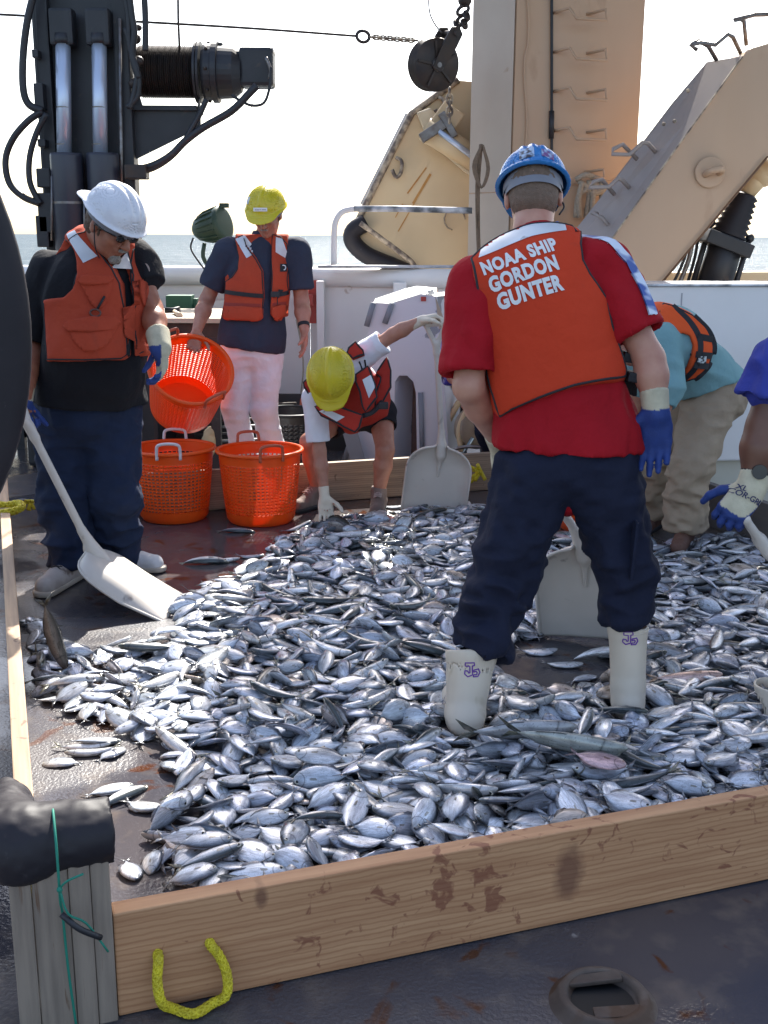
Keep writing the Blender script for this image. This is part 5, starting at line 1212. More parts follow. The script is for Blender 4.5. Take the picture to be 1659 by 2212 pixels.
# ------------------------------------------------------------------ man in the white hard hat, far left
def man_white():
    t = thing('person', 'stout man in a white hard hat and sunglasses looking down, black shirt and faded vest', 'person', gp(225, 1250))
    TF = V(.42, -.90, 0).normalized(); TX = V(.90, .42, 0).normalized() * -1
    F = V(.70, -.50, -.52).normalized(); U = V(.36, -.22, .90)
    J = dict(pelvis=at(192, 890, 5.02), chest=at(206, 650, 4.98), neck=at(198, 515, 4.98), head=at(240, 487, 4.86), TX=-TX, TF=TF, F=F, U=U,
             sh=[at(108, 588, 5.02), at(292, 566, 5.06)], el=[at(72, 735, 5.0), at(328, 668, 4.98)], wr=[at(52, 862, 4.75), at(346, 742, 4.80)],
             hip=[at(140, 930, 5.02), at(238, 930, 5.02)], kn=[at(140, 1075, 4.98), at(250, 1070, 4.98)], an=[at(152, 1232, 4.95), at(258, 1212, 5.12)],
             toe=[at(150, 1262, 4.90) + V(-.03, -.05, 0), at(325, 1236, 5.1)], hand=[(V(0, -.3, -1), V(.9, -.3, 0), V(.3, .9, 0), dict(curl=1.2)), (V(.08, -.12, -1), V(-.85, -.45, .1), V(-.55, .75, -.2), dict(curl=.55, thumb=.45))],
             hemall=True, hw=.215, hd=.175, cw=.205, cd=.15, ww=.205, wd=.185, belly=.05, ch=.21, hs=1.08, gloved=(0, 1), r=dict(ua=.058, fa=.048, wr=.033, neck=.066, th=.11))
    J['toe'][0].z = .04; J['toe'][1].z = .04
    TX = -TX
    body(J, SKINT, t)
    c = J['head']; F, U = J['F'], J['U']; F = F.normalized(); U = (U - F * U.dot(F)).normalized(); X = F.cross(U)
    def q(x, y, z): return c + (X * x + F * y + U * z) * 1.08
    s = SDF(.005); s.ell(q(0, -.022, .02), (.089, .100, .100), X, F, U, k=.01); s.ell(q(0, -.055, -.03), (.075, .05, .055), X, F, U, k=.02); s.cut(q(0, .03, 0), F); s.cut(q(0, 0, -.075), -U)
    for x in (-1, 1): s.cone(q(.078 * x, .028, .015), q(.076 * x, .032, -.028), .011, .009, k=.008)
    s.build('hair', HAIRG, t, disp=lambda P: .005 * vnoise(P * 60))
    s = SDF(.004); s.ell(q(0, .076, -.100), (.030, .028, .024), X, F, U, k=.01); s.ell(q(0, .104, -.050), (.028, .010, .008), X, F, U, k=.006)
    s.build('goatee', BEARD, t, disp=lambda P: .003 * vnoise(P * 120))
    g = MB(); 
    for x in (-1, 1):
        g.sphere(q(.032 * x, .103, .002), (.027, .008, .018), 14, 8, X, F, U); g.tube(bez(q(.058 * x, .096, .008), q(.082 * x, .05, .008), q(.084 * x, -.005, .004), n=8), .003, 6)
    g.tube([q(-.012, .112, .008), q(.012, .112, .008)], .003, 6); g.build('sunglasses', mat('black_lens', (.012, .012, .014), .12), t)
    MB().tube(bez(q(-.084, .0, .0), q(-.090, .02, -.05), q(-.075, .05, -.085), q(-.05, .05, -.115), n=12), .0025, 6).build('glasses_cord', BLACKW, t)
    MB().tube(bez(q(.084, .0, .0), q(.086, .03, -.05), q(.075, .045, -.085), q(.05, .05, -.115), n=12), .0025, 6).build('glasses_cord', BLACKW, t)
    hard_hat(c + U * .006, -(F - U * .10), U + F * .10, HATW, t, sc=1.06, brim=.085, full=.016)
    # forehead band under the reversed hat
    b = MB(); v = []
    for k in range(17):
        a = math.pi * k / 16; p = q(math.cos(a) * .082, math.sin(a) * .100 + .0, .045); v += [p + U * .02, p - U * .018 - F * .0]
    b.add(v, [(2 * i, 2 * i + 1, 2 * i + 3, 2 * i + 2) for i in range(16)], True); b.build('brow_band', SUSP, t)
    so, ss, fr = shirt(J, BLACKC, t, inf=.018, cuff=.62, cuffs=(.98, .50), sl=(.095, .092), hem=at(192, 868, 5.0), amp=.011, fs=8, seed=9)
    trousers(J, DENIM, t, rt=.132, rks=(.112, .108), ras=(.100, .100), hemf=(.93, .93), amp=.012, lowz=.5, top=.10, seed=15)
    # vest with an open zip
    O = at(200, 640, 4.8); X2 = V(1, 0, 0); Y2 = V(0, .1, 1).normalized()
    back = [plane2([(92, 560), (150, 470), (300, 500), (335, 600), (330, 770), (92, 772)], O, X2, Y2)]
    ar = [(104, 779), (98, 740), (90, 690), (90, 648), (108, 644), (140, 640), (158, 622), (166, 590), (160, 555), (146, 528), (118, 502), (112, 494), (140, 478), (170, 468), (178, 482), (190, 510), (214, 545), (240, 578), (256, 610), (262, 650), (268, 700), (272, 768), (262, 777), (190, 780)]
    br = [(283, 770), (279, 700), (276, 640), (272, 600), (268, 560), (270, 530), (280, 508), (298, 512), (312, 560), (318, 610), (326, 650), (320, 700), (324, 735), (306, 758)]
    pa, pb = plane2(ar, O, X2, Y2), plane2(br, O, X2, Y2)
    v = SDF(.006); torso(v, J, .050, k=.05, shl=False)
    for sx in (0, 1): v.cone(J['chest'].lerp(J['neck'], .75), J['neck'].lerp(J['sh'][sx], .62), .115, .095, k=.05)
    clip_poly(v, [pa, pb], O, X2, Y2, .016, back=back); vo = v.build('life_vest', VESTD, t, disp=lambda P: .006 * vnoise(P * 9) + .002 * vnoise(P * 33))
    tr = bvh_of(v); nz = X2.cross(Y2)
    piping(vo, pa, O, X2, Y2, tr, .004, BLACKW); piping(vo, pb, O, X2, Y2, tr, .004, BLACKW)
    MB().tube(trace([at(x, y, 4.8) for x, y in ((258, 612), (263, 650), (269, 700), (274, 768))], tr, nz, .004), .011, 6).build('zip', BLACKW, vo)
    decal('reflective_tape', plane2([(129, 500), (149, 492), (207, 552), (180, 568)], O, X2, Y2), O, X2, Y2, tr, TAPE, vo, .003)
    decal('reflective_tape', plane2([(276, 515), (290, 512), (300, 545), (279, 538)], O, X2, Y2), O, X2, Y2, tr, TAPE, vo, .003)
    for nm, px, th in (('pocket', [(153, 692), (248, 684), (244, 730), (225, 752), (196, 760), (172, 740), (158, 715)], .016), ('pocket', [(178, 596), (238, 594), (232, 650), (212, 668), (192, 640)], .010),
                   ('pocket_flap', [(153, 692), (249, 684), (246, 712), (156, 716)], .010), ('pocket_flap', [(178, 598), (238, 594), (236, 612), (182, 616)], .010), ('pocket', [(290, 600), (318, 606), (322, 660), (300, 668)], .018), ('pocket', [(295, 672), (322, 676), (322, 738), (304, 750)], .018)):
        decal(nm, smooth_poly(plane2(px, O, X2, Y2), 2), O, X2, Y2, tr, VESTD, vo, .004 + th * .5 * (nm == 'pocket') + (.014 if nm != 'pocket' else 0), thick=th)
    c0 = seen(206, 676, tr, .01)
    MB().tube([c0 + V(math.cos(a) * .022, 0, math.sin(a) * .015) for a in [k * math.pi / 8 for k in range(16)]], .004, 6, closed=True).build('ring', mat('rusty_ring', (.10, .05, .04), .6), vo)
    MB().tube([seen(210, 668, tr, .012), seen(226, 640, tr, .012)], .005, 6).build('lanyard', BLACKW, vo)
    cc = seen(306, 584, tr, .012); MB().lathe([(0, .004), (.034, .004), (.036, 0)], cc, nz, 24).build('round_badge', mat('pale_badge', (.42, .32, .28), .6, c2=(.12, .08, .08), scale=40), vo); MB().lathe([(.018, .006), (.024, .006)], cc, nz, 20).build('badge_ring', BLACKW, vo)
    g, gs = glove(J, 1, CREAM, t, two=2, cuff=.07, sc=1.18, cufr=.052); glove(J, 0, CREAM, t, two=1, sc=1.1)
    a, b_ = J['wr'][1], J['el'][1]; d = (b_ - a).normalized(); MB().lathe([(.036, -.012), (.040, -.010), (.040, .010), (.036, .012)], a + d * .085, d, 20).build('watch_strap', BLACKW, t); x, y, z = frame_from(d); MB().lathe([(0, .012), (.02, .012), (.021, 0)], a + d * .085 + V(.2, -.9, .3).normalized() * .036, V(.2, -.9, .3), 16, smooth=False).build('watch', BLACKM, t)
    SH = mat('worn_trainer', (.50, .45, .42), .7, c2=(.36, .30, .27), scale=14, bump=.2, stain=(.16, .12, .1), st_scale=12, st_thr=.62); SOLE = mat('shoe_sole', (.42, .36, .30), .7)
    shoe(J['an'][0], J['toe'][0] + V(-.02, -.10, 0), SH, t, SOLE, BLACKW, 1.22); shoe(J['an'][1], J['toe'][1], mat('white_trainer', (.6, .6, .62), .6, c2=(.45, .45, .48), scale=20), t, SOLE, None, 1.1)
    return J
JW = man_white()

# ------------------------------------------------------------------ man in yellow hard hat and white trousers
def man_yellow():
    t = thing('person', 'man in yellow hard hat, navy shirt and white trousers holding a basket', 'person', V(-.75, 6.75, 0))
    F = V(-.14, -.85, -.40); U = V(-.06, -.40, .90)
    Y = 6.72
    J = dict(pelvis=at(543, 745, Y), chest=at(555, 600, Y), neck=at(574, 508, Y), head=at(577, 463, Y - .06), TX=V(1, .06, 0), TF=V(.06, -1, 0), F=F, U=U,
             sh=[at(492, 545, Y), at(640, 545, Y)], el=[at(446, 650, Y + .02), at(652, 655, Y)], wr=[at(425, 715, Y - .22), at(657, 712, Y - .1)],
             hip=[at(515, 775, Y), at(578, 775, Y)], kn=[at(506, 885, Y - .04), at(570, 885, Y - .03)], an=[V(-.82, Y + .03, .09), V(-.64, Y + .03, .09)], toe=[V(-.86, Y - .12, .04), V(-.62, Y - .12, .04)],
             hand=[(V(-.2, -.3, -1), V(.2, -1, .25), V(1, .1, -.1), dict(curl=.75, sc=1.02, thumb=.3)), (V(.02, -.15, -1), V(-.9, -.2, 0), V(-.3, -.9, 0), dict(curl=.28, spread=.22))],
             hemall=True, hw=.165, hd=.12, cw=.168, cd=.12, ww=.16, wd=.13, hs=.98, r=dict(ua=.05, fa=.044, wr=.028))
    body(J, SKIN, t); c = J['head']; F = F.normalized(); U = (U - F * U.dot(F)).normalized(); X = F.cross(U)
    def q(x, y, z): return c + X * x + F * y + U * z
    s = SDF(.005); s.ell(q(0, -.02, .01), (.083, .095, .09), X, F, U, k=.01); s.cut(q(0, .02, 0), F); s.cut(q(0, 0, -.06), -U); s.build('hair', HAIRG, t)
    s = SDF(.004); s.ell(q(0, .106, -.049), (.026, .007, .006), X, F, U, k=.004); s.build('moustache', BEARD, t)
    for x in (-1, 1): MB().tube([q(.018 * x, .098, .026), q(.046 * x, .088, .028)], .004, 6).build('eyebrow', HAIRG, t)
    o, hs, hc, HX, HF, HU = hard_hat(c + U * .004, F, U, HATY, t, sc=1.0, ridge=1)
    tr = bvh_of(hs); p = HF.cross(HX); Yv = (HU - HF * .5).normalized(); Zv = (HF + HU * .5).normalized(); Xv = Yv.cross(Zv)
    decal('name_label', [(-.040, -.010), (.040, -.010), (.040, .010), (-.040, .010)], hc + HF * .11 + HU * .028, Xv, Yv, tr, mat('label_white', (.75, .75, .75), .5), o, off=.002)
    decal('name_label', [(-.028, -.004), (.034, -.004), (.034, .002), (-.028, .002)], hc + HF * .11 + HU * .028, Xv, Yv, tr, mat('label_print', (.28, .28, .3), .5, c2=(.7, .7, .7), scale=260, amt=1.5), o, off=.003)
    Xs = Vector((1, 0, 0)); decal('square_sticker', [(-.018, -.02), (.018, -.02), (.018, .02), (-.018, .02)], hc + V(-.09, -.06, .03), V(.6, -.8, 0), V(0, 0, 1), tr, TAPE, o, off=.002)
    so, ss, fr = shirt(J, GREYBLUE, t, inf=.016, cuff=.72, sl=(.082, .082), hem=at(545, 752, Y), amp=.007, seed=21, h=.0075)
    trousers(J, WHITEJ, t, rt=.092, rk=.074, ra=.076, hemf=(.97, .97), amp=.006, top=.08, seed=31, h=.0075)
    O = at(550, 600, Y - .2); X2 = V(1, 0, 0); Y2 = V(0, 0, 1)
    pa = plane2([(500, 514), (518, 505), (528, 530), (552, 560), (566, 585), (569, 640), (566, 672), (566, 690), (556, 697), (480, 695), (470, 688), (475, 662), (478, 640), (480, 610), (497, 598), (510, 580), (512, 555), (505, 530)], O, X2, Y2)
    pb = plane2([(584, 590), (582, 545), (584, 505), (600, 508), (616, 525), (620, 560), (618, 600), (620, 640), (622, 668), (625, 690), (620, 697), (590, 697), (580, 680), (582, 640)], O, X2, Y2)
    back = [plane2([(500, 505), (616, 505), (622, 560), (620, 690), (475, 690), (480, 600), (510, 570)], O, X2, Y2)]
    v = SDF(.006); torso(v, J, .046, k=.05, shl=False)
    for sx in (0, 1): v.cone(J['chest'].lerp(J['neck'], .75), J['neck'].lerp(J['sh'][sx], .62), .105, .085, k=.05)
    clip_poly(v, [pa, pb], O, X2, Y2, .014, back=back); vo = v.build('life_vest', VESTD, t, disp=lambda P: .004 * vnoise(P * 9))
    tr = bvh_of(v); nz = V(0, -1, 0)
    piping(vo, pa, O, X2, Y2, tr, .004, BLACKW); piping(vo, pb, O, X2, Y2, tr, .004, BLACKW)
    decal('reflective_tape', plane2([(502, 516), (523, 508), (552, 545), (530, 558)], O, X2, Y2), O, X2, Y2, tr, TAPE, vo, .003); decal('reflective_tape', plane2([(592, 512), (606, 516), (616, 545), (612, 558), (592, 545)], O, X2, Y2), O, X2, Y2, tr, TAPE, vo, .003)
    decal('patch', plane2([(602, 571), (616, 571), (616, 588), (602, 588)], O, X2, Y2), O, X2, Y2, tr, BLACKW, vo, .003); cc = trace([at(609, 579, Y - .2)], tr, nz, .005)[0]; MB().lathe([(.010, 0), (.016, 0)], cc, nz, 18).build('patch_ring', TAPE, vo)
    strip(vo, 'belt', [at(480, 632, Y - .2), at(520, 636, Y - .2), at(566, 640, Y - .2), at(600, 638, Y - .2), at(622, 634, Y - .2)], tr, nz, .024, BLACKW, off=.008)
    MB().box(trace([at(592, 637, Y - .2)], tr, nz, .012)[0], (.05, .012, .032)).build('buckle', BLACKM, vo, bevel=.003)
    MB().tube(trace([at(x, y, Y - .2) for x, y in ((575, 590), (576, 620), (576, 660), (574, 690))], tr, nz, .004), .010, 6).build('zip', BLACKW, vo)
    for px in ([(478, 655), (563, 657), (563, 664), (478, 662)], [(586, 656), (620, 654), (620, 660), (586, 663)]): decal('fold_seam', plane2(px, O, X2, Y2), O, X2, Y2, tr, mat('dark_orange_seam', (.26, .03, .02), .8), vo, .003)
    for px in ([(474, 664), (566, 666), (564, 694), (478, 693)], [(586, 666), (622, 662), (624, 692), (592, 694)]): decal('pocket', smooth_poly(plane2(px, O, X2, Y2), 2), O, X2, Y2, tr, VESTD, vo, .018, thick=.016)
    a, b_ = J['wr'][1], J['el'][1]; d = (b_ - a).normalized(); MB().lathe([(.032, -.012), (.035, -.010), (.035, .010), (.032, .012)], a + d * .03, d, 20).build('watch', BLACKW, t)
    for i in (0, 1): shoe(J['an'][i], J['toe'][i], BLACKM, t, BLACKM)
    return J
JY = man_yellow()

# ------------------------------------------------------------------ girl bending forward with one hand on the big shovel
def girl():
    t = thing('person', 'bending girl in yellow hard hat, white sleeves and shorts reaching down to the fish', 'person', gp(760, 1095))
    F = V(.02, -.35, -.94).normalized(); U = V(-.05, -.80, .34)
    J = dict(pelvis=at(782, 880, 6.46), chest=at(752, 835, 6.18), neck=at(728, 803, 5.98), head=at(716, 818, 5.86), TX=V(.96, .1, .32).normalized(), TF=V(.1, -.45, -.88), F=F, U=U,
             sh=[at(680, 860, 6.02), at(788, 765, 6.10)], el=[at(690, 975, 5.98), at(850, 722, 6.08)], wr=[at(701, 1072, 5.92), at(905, 694, 6.05)],
             hip=[at(740, 895, 6.50), at(822, 892, 6.50)], kn=[at(668, 955, 6.30), at(832, 972, 6.32)], an=[at(684, 1058, 6.42), at(818, 1072, 6.34)], toe=[at(672, 1082, 6.36), at(814, 1106, 6.24)],
             hand=[(V(.10, -.25, -1), V(.1, -1, .2), V(1, 0, .1), dict(curl=.45, sc=.98, spread=.25)), (V(1, .05, .28), V(.1, -.2, -1), V(-.2, -1, .1), dict(curl=.85, sc=.98))],
             hw=.155, hd=.115, cw=.155, cd=.105, ww=.135, wd=.10, ch=.17, hs=.93, gloved=(0, 1), r=dict(ua=.042, fa=.036, wr=.024, th=.078, kn=.052, ca=.052, an=.032, neck=.05))
    for i in (0, 1): J['toe'][i].z = .035; J['an'][i].z = max(J['an'][i].z, .09)
    body(J, SKIN, t, h=.006); c = J['head']; F = F.normalized(); U = (U - F * U.dot(F)).normalized(); X = F.cross(U)
    s = SDF(.005); s.ell(c - F * .02 + U * .015, (.078, .09, .09), X, F, U, k=.01); s.cone(c - F * .09 + U * .0, c - F * .10 + V(.05, .06, -.03), .035, .022, k=.02); s.cut(c + F * .02, F); s.build('hair', BLOND, t, disp=lambda P: .005 * vnoise(P * 70))
    m = MB()
    for k in range(26):
        a = rnd.uniform(0, 6.28); b = c + V(-.02 + rnd.uniform(-.06, .07), .10, .09 + rnd.uniform(-.03, .02)); d = V(rnd.uniform(-.5, .5), .2, rnd.uniform(.1, .8)) * .06; m.tube([b, b + d * .6, b + d + V(rnd.uniform(-.015, .015), 0, 0)], .0012, 4)
    m.build('stray_hair', BLOND, t)
    hard_hat(c - F * .012 + U * .01, (F + U * .05), U, HATY, t, sc=1.04, ridge=1)
    so, ss, fr = shirt(J, WHITEC, t, inf=.012, cuffs=(.82, .64), sl=(.062, .066), amp=.005, seed=41, h=.006, k=.04)
    trousers(J, cloth('black_shorts', (.012, .012, .018)), t, rt=.095, rk=.085, ra=.1, hemf=(-.55, -.6), amp=.004, top=.06, seed=43, h=.006)
    # vest panels: a thick collar block, two hanging front panels and the back
    O = at(745, 850, 5.9); X2 = V(1, 0, 0); Y2 = V(0, .3, 1).normalized(); N = X2.cross(Y2)
    for nm, px, dep, th in (('vest_panel', [(752, 790 - 20), (770, 760 - 20), (788, 745), (790, 752), (782, 775), (765, 778)], .0, .06), ):
        pass
    v = SDF(.006); torso(v, J, .040, k=.045, shl=False); pl = plane2([(740, 745), (762, 738), (782, 745), (790, 765), (806, 800), (836, 770), (846, 830), (838, 872), (800, 890), (780, 895), (748, 910), (700, 890), (668, 840), (655, 850), (652, 836), (665, 800), (700, 760)], O, X2, Y2)
    clip_poly(v, [pl], O, X2, Y2, .012); vo = v.build('life_vest', VESTB, t, disp=lambda P: .003 * vnoise(P * 12)); trv = bvh_of(v); trs = bvh_of(ss, v)
    def panel(px, Yd, tape, th=.045):
        O2 = at(px[0][0], px[0][1], Yd); pp = plane2(px, O2, X2, Y2); s = SDF(.005)
        cx = sum(p[0] for p in pp) / len(pp); cy = sum(p[1] for p in pp) / len(pp); cc = O2 + X2 * cx + Y2 * cy
        s.box(cc, (.25, .25, th / 2), X2, Y2, N, rd=.004); clip_poly(s, [pp], O2, X2, Y2, .018); s.build('vest_panel', VESTB, vo); tr = bvh_of(s); piping(vo, pp, O2, X2, Y2, tr, .006, BLACKW)
        if tape: decal('reflective_tape', plane2(tape, O2, X2, Y2), O2, X2, Y2, tr, TAPE, vo, .003)
    panel([(768, 808), (795, 790), (812, 830), (816, 860), (790, 892), (783, 880), (776, 850), (767, 825)], 5.95, [(783, 822), (803, 810), (810, 838), (797, 862)])
    panel([(679, 878), (698, 873), (735, 878), (785, 898), (778, 925), (768, 935), (745, 925), (692, 898)], 5.90, [(690, 890), (704, 884), (745, 902), (728, 912)])
    panel([(752, 752), (768, 738), (786, 758), (788, 768), (762, 778), (748, 765)], 6.0, None, .06)
    panel([(836, 770), (845, 800), (846, 838), (828, 868), (810, 890), (812, 850), (822, 815), (812, 805)], 6.12, None)
    panel([(655, 825), (668, 815), (676, 850), (672, 860), (656, 838)], 6.0, None)
    MB().tube(trace([at(775, 772, 5.9), at(782, 790, 5.9)], trs, N, .004), .005, 5).build('strap', BLACKW, vo); MB().tube(trace([at(787, 768, 5.9), at(790, 788, 5.9)], trs, N, .004), .005, 5).build('strap', BLACKW, vo)
    MB().tube(bez(at(785, 898, 5.88), at(805, 890, 5.95), at(826, 868, 6.0), n=10), .014, 8).build('waist_strap', BLACKW, vo); MB().box(at(828, 876, 5.98), (.055, .03, .04)).build('whistle_pouch', BLACKM, vo, bevel=.008)
    for i in (0, 1): glove(J, i, LATEX, t, cuff=.055, sc=1.02, cufr=.030)
    SH = mat('brown_grey_shoe', (.12, .085, .07), .8, c2=(.20, .15, .13), scale=20, bump=.3); LC = mat('pale_laces', (.4, .32, .3), .7)
    shoe(J['an'][0], J['toe'][0] + V(-.06, -.06, 0), SH, t, BLACKM, LC, 1.02); shoe(J['an'][1], J['toe'][1] + V(0, -.05, 0), SH, t, BLACKM, LC, 1.02)
    return J
JG = girl()

# ------------------------------------------------------------------ bending man in tan trousers
def man_tan():
    t = thing('person', 'man bending over in teal shirt, orange strapped vest and tan trousers by the side wall', 'person', gp(1470, 1190))
    TF = V(-.55, -.1, -.83).normalized(); F = V(-.4, -.3, -.85); U = V(-.85, -.2, .4)
    J = dict(pelvis=at(1545, 848, 5.72), chest=at(1462, 742, 5.55), neck=at(1385, 722, 5.45), head=at(1340, 735, 5.40), TX=V(.12, 1, .05).normalized(), TF=TF, F=F, U=U, hemn=V(.34, 0, -.94), hemall=False,
             sh=[at(1425, 745, 5.36), at(1410, 720, 5.70)], el=[at(1438, 835, 5.28), at(1385, 820, 5.8)], wr=[at(1420, 930, 5.22), at(1370, 905, 5.8)],
             hip=[at(1535, 862, 5.62), at(1530, 862, 5.86)], kn=[at(1490, 1010, 5.50), at(1415, 1000, 5.80)], an=[at(1478, 1165, 5.55), at(1412, 1130, 5.9)], toe=[at(1464, 1196, 5.38), at(1395, 1150, 5.8)],
             hand=[(V(-.2, -.2, -1), V(-1, .2, 0), V(0, -1, 0), dict(curl=.6)), (V(-.2, 0, -1), V(-1, 0, 0), V(0, -1, 0), dict(curl=.6))],
             hw=.165, hd=.135, cw=.18, cd=.14, ww=.165, wd=.14, ch=.19, r=dict(fa=.046, th=.075))
    for i in (0, 1): J['an'][i].z = .10; J['toe'][i].z = .05
    body(J, SKIN, t, h=.0075)
    c = J['head']; s = SDF(.006); Fn = F.normalized(); Un = (U - Fn * U.dot(Fn)).normalized(); s.ell(c - Fn * .02 + Un * .02, (.083, .1, .095), Fn.cross(Un), Fn, Un); s.cut(c + Fn * .02, Fn); s.build('hair', HAIRG, t)
    so, ss, fr = shirt(J, TEAL, t, inf=.022, cuffs=(1.45, 1.4), sl=(.105, .090), hem=at(1535, 826, 5.7), amp=.010, fs=10, seed=51, h=.007)
    trousers(J, KHAKI, t, rt=.135, rks=(.108, .10), ras=(.105, .095), hemf=(.96, .94), amp=.011, lowz=.6, topp=(at(1535, 812, 5.7), V(-.34, 0, .94)), seed=55, inf=.014)
    O = at(1480, 745, 5.3); X2 = V(1, .0, 0); Y2 = V(0, 0, 1)
    px = [(1360, 640), (1412, 648), (1470, 662), (1510, 682), (1545, 716), (1562, 745), (1560, 764), (1548, 772), (1542, 795), (1520, 822), (1490, 834), (1475, 828), (1490, 798), (1500, 770), (1502, 748), (1494, 728), (1480, 722), (1462, 726), (1452, 742), (1430, 758), (1405, 750), (1380, 740)]
    v = SDF(.006); torso(v, J, .050, k=.05, shl=False); v.cone(J['chest'], J['neck'], .17, .14, k=.05); v.cone(J['chest'] + V(-.05, 0, -.02), J['pelvis'] + V(-.12, 0, 0.03), .15, .12, k=.05)
    pl = plane2(px, O, X2, Y2); clip_poly(v, [pl], O, X2, Y2, .016); vo = v.build('life_vest', VESTO, t, disp=lambda P: .005 * vnoise(P * 9)); tr = bvh_of(v); nz = V(0, -1, 0)
    piping(vo, pl, O, X2, Y2, tr, .005, BLACKW)
    for pts in ([(1468, 664), (1500, 700), (1516, 735), (1514, 770), (1505, 800), (1484, 830)], [(1512, 686), (1540, 716), (1552, 748), (1548, 776), (1536, 800), (1512, 826)]): strip(vo, 'strap', [at(x, y, 5.3) for x, y in pts], tr, nz, .026, BLACKW, .008)
    for a, b_ in (((1512, 728), (1550, 736)), ((1505, 766), (1548, 772)), ((1503, 790), (1540, 795))): strip(vo, 'cross_strap', [at(*a, 5.3), at((a[0] + b_[0]) / 2, (a[1] + b_[1]) / 2, 5.3), at(*b_, 5.3)], tr, nz, .030, BLACKW, .010)
    decal('strap_print', plane2([(1510, 770), (1530, 771), (1530, 787), (1508, 785)], O, X2, Y2), O, X2, Y2, tr, mat('print_check', (.02, .02, .025), .6, c2=(.55, .6, .6), scale=70, amt=1.6, detail=1), vo, .014)
    decal('reflective_tape', plane2([(1404, 712), (1420, 706), (1448, 742), (1432, 757)], O, X2, Y2), O, X2, Y2, tr, TAPE, vo, .004)
    for i in (0, 1): shoe(J['an'][i], J['toe'][i], mat('brown_shoe', (.13, .06, .035), .7, c2=(.09, .04, .03)), t, BLACKM)
    glove(J, 0, CREAM, t)
man_tan()

# ------------------------------------------------------------------ crew member cut off by the right edge
def man_edge():
    t = thing('person', 'bending person at the right edge in bright blue shirt with gloved hand and watch', 'person', V(1.55, 3.6, 0))
    F = V(-.6, -.2, -.75); U = V(-.7, -.1, .6)
    J = dict(pelvis=at(1900, 930, 3.75), chest=at(1800, 790, 3.62), neck=at(1800, 735, 3.58), head=at(1822, 690, 3.55), TX=V(.3, .9, 0).normalized(), TF=V(-.8, -.1, -.6), F=F, U=U,
             sh=[at(1694, 792, 3.42), at(1740, 770, 3.75)], el=[at(1656, 925, 3.40), at(1745, 920, 3.85)], wr=[at(1629, 1052, 3.36), at(1720, 1060, 3.9)],
             hip=[at(1880, 980, 3.62), at(1890, 980, 3.85)], kn=[at(1790, 1250, 3.45), at(1850, 1250, 3.8)], an=[at(1700, 1560, 3.30), at(1850, 1520, 3.75)], toe=[at(1660, 1590, 3.25), at(1810, 1560, 3.7)],
             hand=[(V(-.55, -.25, -.55), V(.1, .7, -.7), V(-.5, -.2, .7), dict(curl=.95, thumb=.5)), (V(0, 0, -1), V(-1, 0, 0), V(0, -1, 0), dict(curl=.6))],
             hw=.18, hd=.14, cw=.19, cd=.13, gloved=(0,), r=dict(ua=.064, fa=.062, wr=.040))
    for i in (0, 1): J['an'][i].z = max(J['an'][i].z, .1); J['toe'][i].z = .05
    body(J, SKIND, t); shirt(J, PURPLE, t, inf=.018, cuffs=(.56, .6), sl=(.100, .120), hem=J['pelvis'] + V(.06, 0, -.10), amp=.012, seed=61)
    hard_hat(J['head'], V(-.6, -.2, -.75), V(-.7, -.1, .6), HATW, t, sc=1.0, ridge=1, h=.005); s = SDF(.006); s.ell(J['head'] + V(.03, 0, .0), .102); s.cut(J['head'] - ZZ * .06, -ZZ); s.build('hair', HAIRG, t)
    trousers(J, NAVY, t, rt=.14, rk=.1, ra=.09, hemf=(.55, .55), amp=.01, seed=65, top=.12)
    d = dict(J['hand'][0][3]); g, gs = glove(J, 0, CREAM, t, two=2, cuff=.05, sc=1.22, cufr=.050); tr = bvh_of(gs)
    a, b_ = J['wr'][0], J['el'][0]; dd = (b_ - a).normalized(); MB().lathe([(.046, -.016), (.050, -.013), (.050, .013), (.046, .016)], a + dd * .052, dd, 22).build('watch_strap', BLACKM, t)
    MB().lathe([(0, .013), (.022, .013), (.024, 0)], a + dd * .052 + V(-.2, -.97, .1) * .046, V(-.2, -.97, .1), 20, smooth=False).build('watch_face', mat('watch_glass', (.03, .035, .04), .15), t)
    pm = mat('glove_print', (.03, .03, .10), .7)
    for txt, px, ang, sz in (('COR-GRIP', (1617, 1078), -.5, .024), ('XL', (1607, 1056), -.5, .022)):
        me = text_mesh(txt, sz, .0004, align='CENTER'); me.transform(Matrix.Rotation(ang, 4, 'Z')); c = at(*px, 3.3); decal('print', me, c, V(1, 0, 0), V(0, .3, 1), tr, pm, g, .002, step=.01)
    q = J['an'][1]; s = SDF(.006); s.cone(J['kn'][1].lerp(q, .45), q, .066, .055); s.cone(V(q.x, q.y, .06), V(q.x - .14, q.y - .04, .05), .05, .045, k=.03); s.cut(V(0, 0, .008), -ZZ); s.build('rubber_boot', RUBW, t)
    tp = at(1672, 1478, 3.32); an = V(tp.x + .02, tp.y - .02, .06); s = SDF(.005); s.cone(tp, an, .062, .055, k=.02); s.cone(an, an + V(-.02, -.16, -.01), .05, .045, k=.03); s.cone(tp + ZZ * .05, tp - ZZ * .08, .054, .052, k=.003, sub=True); s.cut(tp, ZZ); s.cut(V(0, 0, .008), -ZZ); s.build('rubber_boot', RUBW, t)
    J2 = J
man_edge()

